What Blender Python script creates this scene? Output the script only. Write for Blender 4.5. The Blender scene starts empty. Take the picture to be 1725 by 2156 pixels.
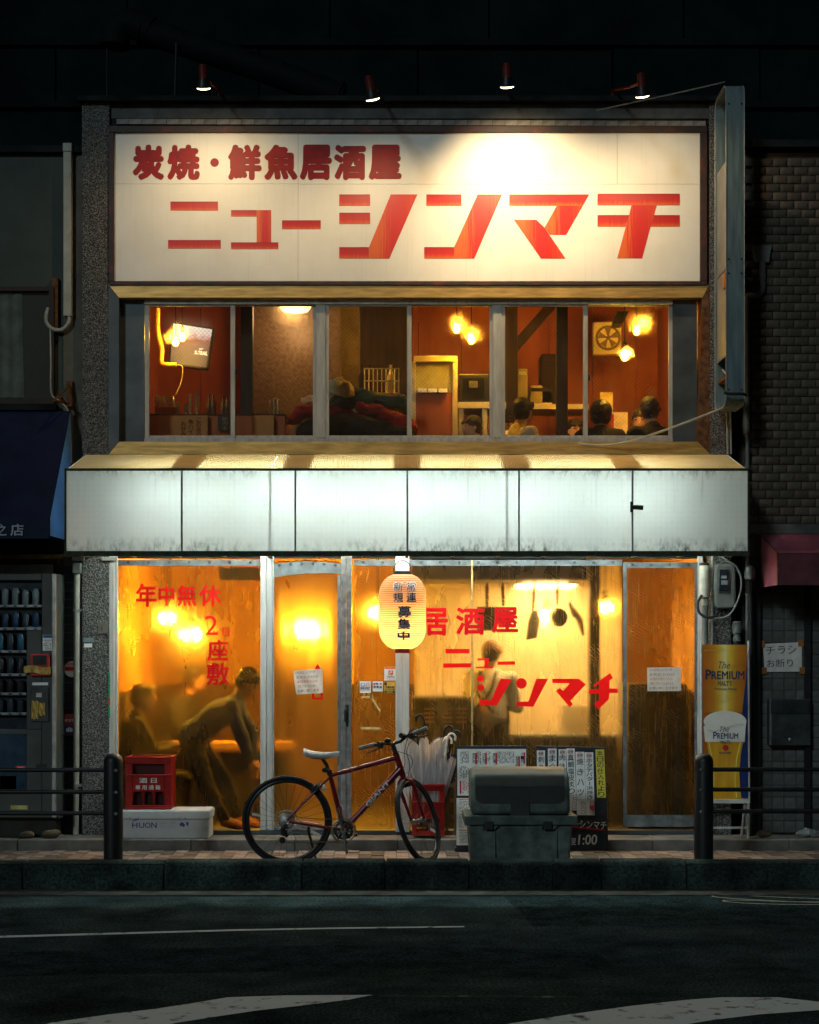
import bpy, bmesh, math, random
from mathutils import Vector, Matrix, Quaternion, noise as mnoise
random.seed(7)
R = math.radians
SC = bpy.context.scene
COL = SC.collection

# ------------------------------------------------------------ camera, sky, sun, exposure
# The shop front lies in the plane y = 0; the camera stands 14 m off across the road, 1.6 m above the pavement.
F, D, UX, VH, ZC = 3570., 14., 848., 1371., 1.6
cam = bpy.data.objects.new('camera', bpy.data.cameras.new('camera'))
COL.objects.link(cam)
cam.location = (0, -D, ZC)
cam.rotation_euler = (R(90), 0, 0)
cam.data.sensor_fit = 'HORIZONTAL'
cam.data.sensor_width = 36
cam.data.lens = F / 1725 * 36
cam.data.shift_x = 14.5 / 1725
cam.data.shift_y = (VH - 1078) / 1725
cam.data.clip_end = 400
SC.camera = cam

world = bpy.data.worlds.new('World')
SC.world = world
world.use_nodes = True
wn = world.node_tree
sky = wn.nodes.new('ShaderNodeTexSky')
sky.sky_type = 'NISHITA'
sky.sun_disc = False
sky.sun_elevation = R(21)
sky.sun_rotation = R(180 + 25)
bg = wn.nodes['Background']
wn.links.new(sky.outputs[0], bg.inputs[0])
bg.inputs[1].default_value = 0.003

sun = bpy.data.objects.new('street_glow', bpy.data.lights.new('street_glow', 'SUN'))
COL.objects.link(sun)
sun.data.energy = 0.65
sun.data.angle = R(7)
sun.data.color = (0.78, 0.96, 1.0)
sun.rotation_euler = (R(69), 0, R(-25))
sun.location = (-3, -12, 9)

SC.view_settings.view_transform = 'Standard'
SC.view_settings.look = 'None'
SC.view_settings.exposure = 0
SC.view_settings.gamma = 1
SC.view_settings.use_curve_mapping = False
SC.render.engine = 'CYCLES'
cy = SC.cycles
cy.use_denoising = True
cy.max_bounces = 10
cy.diffuse_bounces = 4
cy.glossy_bounces = 3
cy.transmission_bounces = 6
cy.transparent_max_bounces = 24
cy.caustics_reflective = False
cy.caustics_refractive = False
cy.sample_clamp_indirect = 4

# ------------------------------------------------------------ picture <-> place
def S(y): return F / (D + y)
def X(u, y=0): return (u - UX) / S(y)
def Z(v, y=0): return ZC + (VH - v) / S(y)
def P(u, v, y=0): return Vector((X(u, y), y, Z(v, y)))

# ------------------------------------------------------------ materials
MATS = {}
def _new(name):
    m = bpy.data.materials.new(name)
    m.use_nodes = True
    nt = m.node_tree
    return m, nt, nt.nodes, nt.links
def rgb(c): return (c[0], c[1], c[2], 1)
def N(nt, typ, **kw):
    n = nt.nodes.new(typ)
    for k, v in kw.items():
        if k.startswith('i_'):
            key = k[2:]
            key = int(key) if key.isdigit() else key.replace('_', ' ')
            n.inputs[key].default_value = v
        else:
            setattr(n, k, v)
    return n
def ramp(nt, src, stops, interp='LINEAR'):
    r = nt.nodes.new('ShaderNodeValToRGB')
    r.color_ramp.interpolation = interp
    el = r.color_ramp.elements
    while len(el) < len(stops): el.new(0.5)
    for e, (p, c) in zip(el, stops):
        e.position = p
        e.color = rgb(c) if hasattr(c, '__len__') else (c, c, c, 1)
    nt.links.new(src, r.inputs[0])
    return r.outputs[0]
def coords(nt, stretch=(1, 1, 1), kind='Object'):
    tc = nt.nodes.new('ShaderNodeTexCoord')
    mp = nt.nodes.new('ShaderNodeMapping')
    mp.inputs['Scale'].default_value = stretch
    nt.links.new(tc.outputs[kind], mp.inputs[0])
    return mp.outputs[0]
def tnoise(nt, co, scale, detail=5, rough=.6, dist=0):
    n = N(nt, 'ShaderNodeTexNoise', i_Scale=scale, i_Detail=detail, i_Roughness=rough, i_Distortion=dist)
    nt.links.new(co, n.inputs['Vector'])
    return n.outputs['Fac']
def mix(nt, fac, a, b, mode='MIX'):
    m = nt.nodes.new('ShaderNodeMix')
    m.data_type = 'RGBA'
    m.blend_type = mode
    for idx, v in ((0, fac), (6, a), (7, b)):
        if hasattr(v, 'is_output') or isinstance(v, bpy.types.NodeSocket): nt.links.new(v, m.inputs[idx])
        elif idx == 0: m.inputs[0].default_value = v
        else: m.inputs[idx].default_value = rgb(v)
    return m.outputs[2]
def mth(nt, op, a, b=0., clamp=False):
    m = nt.nodes.new('ShaderNodeMath')
    m.operation = op
    m.use_clamp = clamp
    for i, v in enumerate((a, b)):
        if isinstance(v, bpy.types.NodeSocket): nt.links.new(v, m.inputs[i])
        else: m.inputs[i].default_value = v
    return m.outputs[0]
def bumpn(nt, h, strength=.3, dist=.01):
    b = N(nt, 'ShaderNodeBump', i_Strength=strength, i_Distance=dist)
    nt.links.new(h, b.inputs['Height'])
    return b.outputs[0]
def principled(nt): return nt.nodes['Principled BSDF']

def mat(name, col, rough=.6, metal=0., var=.25, scale=9, bump=.15, spec=.22, col2=None, lo=.35, hi=.65,
        stretch=(1, 1, 1), rand=0., fine=70, kind='Object', coat=0, sheen=0):
    if name in MATS: return MATS[name]
    m, nt, nd, lk = _new(name)
    co = coords(nt, stretch, kind)
    n = tnoise(nt, co, scale)
    c2 = col2 or tuple(min(1, c * (1 + var)) for c in col)
    c1 = col if col2 else tuple(c * (1 - var) for c in col)
    c = ramp(nt, n, [(lo, c1), (hi, c2)])
    if rand:
        oi = nt.nodes.new('ShaderNodeObjectInfo')
        k = mth(nt, 'MULTIPLY_ADD', oi.outputs['Random'], 2 * rand)
        k.node.inputs[2].default_value = 1 - rand
        cc = nt.nodes.new('ShaderNodeCombineColor')
        for i in range(3): lk.new(k, cc.inputs[i])
        c = mix(nt, 1., c, cc.outputs[0], 'MULTIPLY')
    p = principled(nt)
    lk.new(c, p.inputs['Base Color'])
    f = tnoise(nt, co, fine, 3)
    r = mth(nt, 'MULTIPLY_ADD', n, .25)
    r.node.inputs[2].default_value = rough - .12
    lk.new(r, p.inputs['Roughness'])
    p.inputs['Metallic'].default_value = metal
    p.inputs['Specular IOR Level'].default_value = spec
    p.inputs['Coat Weight'].default_value = coat
    if bump: lk.new(bumpn(nt, f, bump, .004), p.inputs['Normal'])
    MATS[name] = m
    return m

def emit(name, col, strength):
    if name in MATS: return MATS[name]
    m, nt, nd, lk = _new(name)
    p = principled(nt)
    p.inputs['Base Color'].default_value = rgb(col)
    p.inputs['Emission Color'].default_value = rgb(col)
    p.inputs['Emission Strength'].default_value = strength
    MATS[name] = m
    return m

def mixsh(nt, fac, a, b):
    m = nt.nodes.new('ShaderNodeMixShader')
    if isinstance(fac, bpy.types.NodeSocket): nt.links.new(fac, m.inputs[0])
    else: m.inputs[0].default_value = fac
    nt.links.new(a, m.inputs[1])
    nt.links.new(b, m.inputs[2])
    return m.outputs[0]
def setsurf(nt, s): nt.links.new(s, nt.nodes['Material Output'].inputs['Surface'])

def make_vinyl(name, clear, tint, seed, rough=.24, hz=.5):
    m, nt, nd, lk = _new(name)
    co = coords(nt, (1, 1, 1))
    mp = co.node
    mp.inputs['Location'].default_value = (seed, seed * 1.7, 0)
    cv = coords(nt, (2.6, 2.6, .75))
    cv.node.inputs['Location'].default_value = (seed * 2, 0, seed)
    cloud = mth(nt, 'ADD', mth(nt, 'MULTIPLY', tnoise(nt, co, 1.5, 2, .5, .2), .5), mth(nt, 'MULTIPLY', tnoise(nt, cv, 2.6, 3, .55, .3), .5))
    sc1 = coords(nt, (30, 30, 1.2))
    sc1.node.inputs['Rotation'].default_value = (0, R(12), 0)
    scr1 = tnoise(nt, sc1, 3, 3, .6, .8)
    sc2 = coords(nt, (1.5, 1.5, 1.5))
    sc2.node.inputs['Location'].default_value = (seed, 0, seed)
    w = N(nt, 'ShaderNodeTexWave', wave_type='RINGS', rings_direction='SPHERICAL', i_Scale=9., i_Distortion=9., i_Detail=4., i_Detail_Scale=1.2)
    lk.new(sc2, w.inputs['Vector'])
    arcs = ramp(nt, w.outputs['Fac'], [(.90, 0.), (1., 1.)])
    brk = ramp(nt, tnoise(nt, co, 5, 3), [(.5, 0.), (.68, 1.)])
    arcs = mth(nt, 'MULTIPLY', arcs, brk)
    streak = ramp(nt, scr1, [(.56, 0.), (.78, 1.)])
    haze = ramp(nt, cloud, [(.28, .06), (.72, hz)])
    haze = mth(nt, 'ADD', haze, mth(nt, 'MULTIPLY', streak, .5), True)
    haze = mth(nt, 'ADD', haze, mth(nt, 'MULTIPLY', arcs, .55), True)
    refr = N(nt, 'ShaderNodeBsdfRefraction', i_IOR=1.35, i_Color=rgb(tint))
    rr = ramp(nt, cloud, [(.2, rough * .7), (.8, rough * 1.4)])
    lk.new(rr, refr.inputs['Roughness'])
    tl = N(nt, 'ShaderNodeBsdfTranslucent', i_Color=rgb(tint))
    tr = N(nt, 'ShaderNodeBsdfTransparent', i_Color=rgb(tint))
    gl = N(nt, 'ShaderNodeBsdfGlossy', i_Roughness=.22)
    df = N(nt, 'ShaderNodeBsdfDiffuse', i_Color=(.55, .52, .46, 1))
    wide = N(nt, 'ShaderNodeBsdfRefraction', i_IOR=1.4, i_Color=rgb(tint), i_Roughness=.66)
    mid = N(nt, 'ShaderNodeBsdfRefraction', i_IOR=1.4, i_Color=rgb(tint), i_Roughness=.36)
    ww = mixsh(nt, .28, mid.outputs[0], mixsh(nt, .25, wide.outputs[0], tl.outputs[0]))
    a = mixsh(nt, haze, refr.outputs[0], mixsh(nt, .03, ww, df.outputs[0]))
    b = mixsh(nt, clear, a, tr.outputs[0])
    lw = N(nt, 'ShaderNodeFresnel', i_IOR=1.4)
    f = mth(nt, 'MULTIPLY', lw.outputs[0], .8)
    bn = bumpn(nt, tnoise(nt, coords(nt, (5, 5, 1)), 1.2, 3), .25, .05)
    lk.new(bn, gl.inputs['Normal'])
    lk.new(bn, lw.inputs['Normal'])
    setsurf(nt, mixsh(nt, f, b, gl.outputs[0]))
    MATS[name] = m
    return m

def make_glass(name, dirt_lo, dirt_hi, dscale=3., wire=True, seed=0):
    m, nt, nd, lk = _new(name)
    co = coords(nt)
    co.node.inputs['Location'].default_value = (seed, seed, seed)
    d = ramp(nt, tnoise(nt, co, dscale, 2, .5, .5), [(.35, dirt_lo), (.75, dirt_hi)])
    spk = ramp(nt, tnoise(nt, co, 60, 2), [(.66, 0.), (.74, .35)])
    d = mth(nt, 'ADD', d, mth(nt, 'MULTIPLY', spk, mth(nt, 'MULTIPLY', d, 3.)), True)
    if wire:
        wv = []
        for ang in (45, -45):
            c2 = coords(nt, (1, 1, 1))
            c2.node.inputs['Rotation'].default_value = (0, R(ang), 0)
            w = N(nt, 'ShaderNodeTexWave', bands_direction='X', i_Scale=13.)
            lk.new(c2, w.inputs['Vector'])
            wv.append(ramp(nt, w.outputs['Fac'], [(.93, 0.), (1., .3)]))
        wire_f = mth(nt, 'MAXIMUM', wv[0], wv[1])
    tr = N(nt, 'ShaderNodeBsdfTransparent', i_Color=(.93, .94, .9, 1))
    tl = N(nt, 'ShaderNodeBsdfRefraction', i_Color=(.95, .85, .6, 1), i_IOR=1.4, i_Roughness=.42)
    gl = N(nt, 'ShaderNodeBsdfGlossy', i_Roughness=.03)
    df = N(nt, 'ShaderNodeBsdfDiffuse', i_Color=(.18, .14, .1, 1))
    a = mixsh(nt, d, tr.outputs[0], tl.outputs[0])
    if wire: a = mixsh(nt, wire_f, a, df.outputs[0])
    fr = N(nt, 'ShaderNodeFresnel', i_IOR=1.45)
    setsurf(nt, mixsh(nt, fr.outputs[0], a, gl.outputs[0]))
    MATS[name] = m
    return m

# ------------------------------------------------------------ mesh helpers
def offset_of(o):
    v = Vector((0, 0, 0))
    while o:
        v += o.location
        o = o.parent
    return v
def tag(o, label=None, cat=None, group=None, kind=None):
    if label: o['label'] = label
    if cat: o['category'] = cat
    if group: o['group'] = group
    if kind: o['kind'] = kind
    return o
def thing(name, label, cat, loc=(0, 0, 0), group=None, kind=None):
    o = bpy.data.objects.new(name, None)
    COL.objects.link(o)
    o.location = loc
    o.empty_display_size = .1
    return tag(o, label, cat, group, kind)
def link_mesh(name, me, material, parent=None, loc=None):
    o = bpy.data.objects.new(name, me)
    if material and not me.materials: me.materials.append(material)
    COL.objects.link(o)
    o.parent = parent
    if loc is not None: o.location = Vector(loc) - offset_of(parent)
    return o

class MB:
    def __init__(s): s.v, s.f = [], []
    def add(s, vs, fs):
        b = len(s.v)
        s.v += [Vector(p) for p in vs]
        s.f += [[i + b for i in q] for q in fs]
        return s
    def box(s, x0, x1, y0, y1, z0, z1):
        return s.add([(x0, y0, z0), (x1, y0, z0), (x1, y1, z0), (x0, y1, z0), (x0, y0, z1), (x1, y0, z1), (x1, y1, z1), (x0, y1, z1)],
                     [(0, 3, 2, 1), (4, 5, 6, 7), (0, 1, 5, 4), (1, 2, 6, 5), (2, 3, 7, 6), (3, 0, 4, 7)])
    def ubox(s, u0, u1, v0, v1, y0, y1):          # front rectangle read in the picture at depth y0, run back to y1
        return s.box(X(u0, y0), X(u1, y0), y0, y1, Z(v1, y0), Z(v0, y0))
    def hexa(s, pts):
        return s.add(pts, [(0, 3, 2, 1), (4, 5, 6, 7), (0, 1, 5, 4), (1, 2, 6, 5), (2, 3, 7, 6), (3, 0, 4, 7)])
    def prism(s, poly, y0, y1):                   # poly: (x, z) outline
        n = len(poly)
        vs = [(x, y0, z) for x, z in poly] + [(x, y1, z) for x, z in poly]
        a = sum(poly[i][0] * poly[(i + 1) % n][1] - poly[(i + 1) % n][0] * poly[i][1] for i in range(n))
        fr = list(range(n)); bk = list(range(n, 2 * n))
        if a > 0: bk.reverse()
        else: fr.reverse()
        fs = [fr, bk]
        for i in range(n):
            j = (i + 1) % n
            fs.append((i, n + i, n + j, j) if a > 0 else (i, j, n + j, n + i))
        return s.add(vs, fs)
    def xprism(s, poly, x0, x1):                  # poly: (y, z) outline
        n = len(poly)
        vs = [(x0, y, z) for y, z in poly] + [(x1, y, z) for y, z in poly]
        fs = [list(range(n)), list(range(2 * n - 1, n - 1, -1))] + [(i, n + i, n + (i + 1) % n, (i + 1) % n) for i in range(n)]
        return s.add(vs, fs)
    def quad(s, a, b, c, d): return s.add([a, b, c, d], [(0, 1, 2, 3)])
    def poly(s, pts, y): return s.add([(x, y, z) for x, z in pts], [tuple(range(len(pts)))])
    def tube(s, pts, r, n=8, cap=True):
        pts = [Vector(p) for p in pts]
        m = len(pts)
        rs = r if hasattr(r, '__len__') else [r] * m
        t0 = (pts[1] - pts[0]).normalized()
        up = Vector((0, 0, 1)) if abs(t0.z) < .9 else Vector((1, 0, 0))
        a = t0.cross(up).normalized()
        vs, fs = [], []
        prev = t0
        for i, p in enumerate(pts):
            t = ((pts[min(i + 1, m - 1)] - pts[max(i - 1, 0)])).normalized()
            a = (prev.rotation_difference(t) @ a).normalized()
            prev = t
            b = t.cross(a)
            for k in range(n):
                an = 2 * math.pi * k / n
                vs.append(p + (a * math.cos(an) + b * math.sin(an)) * rs[i])
        for i in range(m - 1):
            for k in range(n):
                k2 = (k + 1) % n
                fs.append((i * n + k, i * n + k2, (i + 1) * n + k2, (i + 1) * n + k))
        if cap: fs += [tuple(range(n - 1, -1, -1)), tuple(range((m - 1) * n, m * n))]
        return s.add(vs, fs)
    def rod(s, a, b, r, n=8): return s.tube([a, b], r, n)
    def lathe(s, prof, c, n=24, axis=(0, 0, 1)):  # prof: (radius, height along axis)
        c = Vector(c); ax = Vector(axis).normalized()
        up = Vector((0, 0, 1)) if abs(ax.z) < .9 else Vector((1, 0, 0))
        a = ax.cross(up).normalized(); b = ax.cross(a)
        vs, fs = [], []
        for r, h in prof:
            for k in range(n):
                an = 2 * math.pi * k / n
                vs.append(c + ax * h + (a * math.cos(an) + b * math.sin(an)) * max(r, 1e-4))
        m = len(prof)
        for i in range(m - 1):
            for k in range(n):
                k2 = (k + 1) % n
                fs.append((i * n + k, i * n + k2, (i + 1) * n + k2, (i + 1) * n + k))
        fs += [tuple(range(n - 1, -1, -1)), tuple(range((m - 1) * n, m * n))]
        return s.add(vs, fs)
    def ell(s, c, r, n=14, m=9):
        c = Vector(c)
        r = r if hasattr(r, '__len__') else (r, r, r)
        vs = [c + Vector((0, 0, -r[2]))]
        for i in range(1, m):
            ph = -math.pi / 2 + math.pi * i / m
            for k in range(n):
                an = 2 * math.pi * k / n
                vs.append(c + Vector((r[0] * math.cos(ph) * math.cos(an), r[1] * math.cos(ph) * math.sin(an), r[2] * math.sin(ph))))
        vs.append(c + Vector((0, 0, r[2])))
        fs = [(0, 1 + (k + 1) % n, 1 + k) for k in range(n)]
        for i in range(m - 2):
            for k in range(n):
                a, b = 1 + i * n + k, 1 + i * n + (k + 1) % n
                fs.append((a, b, b + n, a + n))
        t = len(vs) - 1
        fs += [(t, 1 + (m - 2) * n + k, 1 + (m - 2) * n + (k + 1) % n) for k in range(n)]
        return s.add(vs, fs)
    def torus(s, c, Rr, r, axis=(0, 1, 0), n=48, m=8, flat=1.):
        c = Vector(c); ax = Vector(axis).normalized()
        up = Vector((0, 0, 1)) if abs(ax.z) < .9 else Vector((1, 0, 0))
        a = ax.cross(up).normalized(); b = ax.cross(a)
        vs, fs = [], []
        for i in range(n):
            t = 2 * math.pi * i / n
            d = a * math.cos(t) + b * math.sin(t)
            for k in range(m):
                q = 2 * math.pi * k / m
                vs.append(c + d * (Rr + r * math.cos(q) * flat) + ax * (r * math.sin(q)))
        for i in range(n):
            for k in range(m):
                i2, k2 = (i + 1) % n, (k + 1) % m
                fs.append((i * m + k, i2 * m + k, i2 * m + k2, i * m + k2))
        return s.add(vs, fs)
    def grid(s, fn, nu, nv):
        vs = [fn(i / nu, j / nv) for j in range(nv + 1) for i in range(nu + 1)]
        fs = [(j * (nu + 1) + i, j * (nu + 1) + i + 1, (j + 1) * (nu + 1) + i + 1, (j + 1) * (nu + 1) + i) for j in range(nv) for i in range(nu)]
        return s.add(vs, fs)
    def jitter(s, amt, freq=3., seed=0):
        for v in s.v:
            n = mnoise.noise_vector(v * freq + Vector((seed, seed * 2, seed * 3)))
            v += n * amt
        return s
    def mesh(s, name, off=Vector((0, 0, 0)), smooth=None):
        me = bpy.data.meshes.new(name)
        me.from_pydata([tuple(v - off) for v in s.v], [], [tuple(f) for f in s.f])
        me.update()
        if smooth is not None:
            me.shade_smooth()
            if smooth < 179: me.set_sharp_from_angle(angle=R(smooth))
        return me
    def build(s, name, material, parent=None, smooth=None, bevel=0, label=None, cat=None, group=None, kind=None):
        if parent is None:
            xs = [v.x for v in s.v]; ys = [v.y for v in s.v]; zs = [v.z for v in s.v]
            loc = Vector(((min(xs) + max(xs)) / 2, (min(ys) + max(ys)) / 2, min(zs)))
            o = link_mesh(name, s.mesh(name, loc, smooth), material)
            o.location = loc
        else:
            o = link_mesh(name, s.mesh(name, offset_of(parent), smooth), material, parent)
        if bevel:
            b = o.modifiers.new('bevel', 'BEVEL')
            b.width = bevel; b.segments = 2; b.limit_method = 'ANGLE'
        return tag(o, label, cat, group, kind)

def copy_tree(o, parent=None):
    c = o.copy()
    COL.objects.link(c)
    c.parent = parent
    for ch in list(o.children): copy_tree(ch, c)
    return c

# a side scene evaluates fonts and modifiers without touching the main one
TMP = bpy.data.scenes.new('workbench')
def evaluated(o):
    TMP.collection.objects.link(o)
    vl = TMP.view_layers[0]
    vl.update()
    me = bpy.data.meshes.new_from_object(o.evaluated_get(vl.depsgraph))
    TMP.collection.objects.unlink(o)
    d = o.data
    bpy.data.objects.remove(o)
    (bpy.data.curves if isinstance(d, bpy.types.Curve) else bpy.data.meshes).remove(d)
    return me
GLYPH = {}
def glyphs(txt, bold=0., shear=0., spacing=1.):
    key = (txt, bold, shear, spacing)
    if key not in GLYPH:
        c = bpy.data.curves.new('t', 'FONT')
        c.body = txt
        c.resolution_u = 3
        c.offset = bold
        c.shear = shear
        c.space_character = spacing
        me = evaluated(bpy.data.objects.new('t', c))
        GLYPH[key] = ([Vector(v.co) for v in me.vertices], [tuple(p.vertices) for p in me.polygons])
        bpy.data.meshes.remove(me)
    return GLYPH[key]
def text_mb(txt, x0, x1, z0, z1, y, bold=0., shear=0., tilt=0., mb=None, spacing=1., fit=True):
    extra = bold if bold > .009 else 0.
    if extra: bold = 0.
    vs, fs = glyphs(txt, bold, shear, spacing)
    if not vs: return mb or MB()
    a0 = min(v.x for v in vs) - extra; a1 = max(v.x for v in vs) + extra; b0 = min(v.y for v in vs) - extra; b1 = max(v.y for v in vs) + extra
    kx = (x1 - x0) / max(1e-6, a1 - a0); kz = (z1 - z0) / max(1e-6, b1 - b0)
    if not fit: kx = kz = min(kx, kz)
    cx, cz = (x0 + x1) / 2, (z0 + z1) / 2
    ct, st = math.cos(tilt), math.sin(tilt)
    out = []
    for v in vs:
        px = (v.x - (a0 + a1) / 2) * kx; pz = (v.y - (b0 + b1) / 2) * kz
        out.append((cx + px * ct - pz * st, y, cz + px * st + pz * ct))
    mb = mb or MB()
    if extra:
        d = extra * kz
        for i, (ax_, az_) in enumerate(((1, 0), (-1, 0), (0, 1), (0, -1), (.7, .7), (-.7, .7), (.7, -.7), (-.7, -.7))):
            mb.add([(p[0] + ax_ * extra * kx, p[1] + .00012 * (i + 1), p[2] + az_ * d) for p in out], fs)
    return mb.add(out, fs)
def utext(txt, u0, u1, v0, v1, y, **k): return text_mb(txt, X(u0, y), X(u1, y), Z(v1, y), Z(v0, y), y, **k)

def fused(mb, name, voxel, smooth=4, disp=None):
    me = mb.mesh('raw')
    o = bpy.data.objects.new('raw', me)
    r = o.modifiers.new('r', 'REMESH'); r.mode = 'VOXEL'; r.voxel_size = voxel
    sm = o.modifiers.new('s', 'SMOOTH'); sm.iterations = smooth; sm.factor = .5
    out = evaluated(o)
    out.name = name
    out.materials.clear()
    if disp:
        for v in out.vertices: v.co = disp(v.co)
    out.shade_smooth()
    return out
def capsule(mb, a, ra, b, rb, n=12):
    a, b = Vector(a), Vector(b)
    d = b - a
    L = d.length
    if L < 1e-5: return mb.ell(a, ra)
    t = d / L
    prof, pts = [], []
    for i in range(5):
        q = math.pi / 2 * i / 4
        pts.append((a - t * ra * math.cos(q), max(ra * math.sin(q), 1e-3)))
    for i in range(5):
        q = math.pi / 2 * i / 4
        pts.append((b + t * rb * math.sin(q), max(rb * math.cos(q), 1e-3)))
    return mb.tube([p for p, _ in pts], [q for _, q in pts], n)
def slab(parent, name, mesh, material, places, kind=None):      # alike pieces that share one mesh
    out = []
    off = offset_of(parent)
    if material and not mesh.materials: mesh.materials.append(material)
    for p in places:
        o = bpy.data.objects.new(name, mesh)
        COL.objects.link(o)
        o.parent = parent
        o.location = Vector(p[:3]) - off
        if len(p) > 3: o.scale = p[3]
        if len(p) > 4: o.rotation_euler = p[4]
        out.append(o)
    return out
def bend(a, b, sag, n=14):                                      # a cable between two points
    a, b = Vector(a), Vector(b)
    return [a.lerp(b, i / n) + Vector((0, 0, -sag * 4 * (i / n) * (1 - i / n))) for i in range(n + 1)]
def spline(pts, n=6):                                           # Catmull-Rom through the points
    pts = [Vector(p) for p in pts]
    q = [pts[0] * 2 - pts[1]] + pts + [pts[-1] * 2 - pts[-2]]
    out = []
    for i in range(1, len(q) - 2):
        for k in range(n):
            t = k / n
            a, b, c, d = q[i - 1], q[i], q[i + 1], q[i + 2]
            out.append(.5 * ((2 * b) + (c - a) * t + (2 * a - 5 * b + 4 * c - d) * t * t + (3 * b - a - 3 * c + d) * t ** 3))
    return out + [pts[-1]]
# ------------------------------------------------------------ the materials of the place
asphalt = mat('asphalt', (.025, .040, .042), .95, var=.5, scale=2.2, bump=.9, fine=140, spec=0.)
gutter_m = mat('gutter_concrete', (.05, .05, .046), .9, var=.5, scale=6, bump=.4, spec=.1)
road_paint = mat('road_paint', (.10, .13, .135), .9, col2=(.66, .78, .82), lo=.34, hi=.44, scale=9, bump=.4, spec=.02)
paver_m = mat('paver', (.19, .135, .11), .85, var=.35, scale=10, bump=.5, rand=.5, spec=.12)
paver_bed = mat('paver_joint', (.03, .03, .03), .9)
kerb_m = mat('kerb_concrete', (.018, .026, .025), .95, var=.55, scale=4, bump=.7, rand=.3, spec=.03)
step_m = mat('step_concrete', (.13, .12, .11), .85, spec=.15, var=.4, scale=4, bump=.4)
conc_m = mat('parapet_concrete', (.075, .077, .075), .8, var=.4, scale=4, bump=.4)
dark_conc = mat('stained_concrete', (.014, .017, .017), .95, spec=.03, var=.5, scale=3, bump=.4)
black_m = mat('black_steel', (.008, .009, .010), .45, metal=.0, var=.3, scale=14, bump=.05, spec=.28)
via_m = mat('viaduct_panel', (.005, .0095, .010), .9, spec=.02, var=.35, scale=1.2, bump=.2)
tile_m = mat('cream_tile', (.16, .15, .135), .4, var=.3, scale=20, bump=.1, rand=.25)
alu = mat('brushed_aluminium', (.60, .38, .13), .34, metal=.6, var=.2, scale=5, bump=.08, stretch=(1, 1, 8))  # golden base mixes a rusty film with the reflected sign lamps
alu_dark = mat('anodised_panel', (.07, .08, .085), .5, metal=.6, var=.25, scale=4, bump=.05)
alu_white = mat('painted_frame', (.34, .33, .305), .5, metal=.2, var=.18, scale=6, bump=.08, stretch=(4, 4, .6))
steel_m = mat('worn_steel', (.40, .40, .40), .35, metal=.9, var=.3, scale=20, bump=.1)
grey_hem = mat('grey_tarpaulin', (.11, .12, .125), .55, var=.35, scale=14, bump=.5, fine=30)
white_pipe = mat('ivory_pipe', (.34, .335, .285), .45, var=.2, scale=5, bump=.05)
plaster_l = mat('grey_plaster', (.055, .068, .06), .9, var=.15, scale=3, bump=.3, fine=120)
stucco = mat('beige_stucco', (.11, .10, .083), .9, var=.2, scale=6, bump=.9, fine=60)
brick_m = mat('split_face_tile', (.085, .07, .055), .9, var=.3, scale=9, bump=1., fine=26, rand=.18)
mortar_m = mat('mortar', (.055, .046, .038), .95)
gtile_m = mat('grey_glazed_tile', (.085, .094, .088), .35, var=.25, scale=9, bump=.08, rand=.2)
dtile_m = mat('dark_brick_tile', (.016, .018, .02), .45, var=.4, scale=8, bump=.3, rand=.3)
rust = mat('rusted_bracket', (.05, .022, .012), .85, col2=(.16, .07, .03), scale=22, bump=.6)
blue_m = mat('blue_canvas', (.004, .009, .032), .7, var=.3, scale=4, bump=.4, fine=90)
blue_lit_m = mat('lit_blue_canvas', (.10, .28, .70), .7, var=.2, scale=4, bump=.4, fine=90)  # brighter blue: the canopy's glow on the side sheet put into colour
pink_m = mat('rose_canvas', (.26, .07, .10), .75, var=.2, scale=5, bump=.4, fine=90)
white_paint = mat('white_lettering', (.7, .7, .66), .6, var=.15, scale=30, bump=0)
wood = mat('orange_wood', (.40, .19, .05), .5, col2=(.62, .36, .12), scale=3, bump=.1, stretch=(3, 3, .35), lo=.3, hi=.7)
wood_d = mat('dark_timber', (.022, .012, .007), .55, var=.5, scale=4, bump=.2, stretch=(4, 4, .5))
wood_r = mat('red_brown_board', (.30, .065, .02), .45, col2=(.40, .11, .03), scale=3, bump=.1, stretch=(2, 2, .4))
ceil_m = mat('smoked_ceiling', (.22, .15, .09), .8, var=.3, scale=3)
kitchen_m = mat('steel_wall', (.62, .53, .38), .5, metal=.1, var=.12, scale=3, bump=.1)
dark_m = mat('dark_equipment', (.02, .018, .016), .45, var=.4, scale=10)
paper_m = mat('white_paper', (.84, .84, .82), .8, var=.08, scale=5, bump=.2, fine=18)
ink = mat('black_ink', (.018, .017, .018), .6, var=.2, bump=0)
ink_red = mat('red_ink', (.55, .03, .025), .6, var=.2, bump=0)
ink_blue = mat('blue_ink', (.03, .09, .25), .6, var=.2, bump=0)
tape_red = mat('red_tape', (.60, .012, .018), .38, var=.12, scale=18, bump=.5, fine=22, stretch=(1, 1, 3))
def make_thin(name, col, k):                       # thin sheet that lets some light through
    m = mat(name, col, .5, var=.12, scale=18, bump=.35, fine=22)
    nt = m.node_tree
    p = principled(nt)
    tl = N(nt, 'ShaderNodeBsdfTranslucent', i_Color=rgb(col))
    setsurf(nt, mixsh(nt, k, p.outputs[0], tl.outputs[0]))
    return m
tape_red = make_thin('red_tape_film', (.85, .014, .02), .55)
note_paper = make_thin('note_paper', (.78, .76, .72), .3)
board_m = mat('navy_board', (.016, .022, .035), .6, col2=(.03, .035, .045), scale=12, bump=.2)
yellow_paper = mat('yellow_paper', (.78, .66, .10), .75, var=.1, scale=8)
crate_m = mat('red_crate', (.27, .010, .008), .42, var=.2, scale=9, bump=.15)
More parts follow.
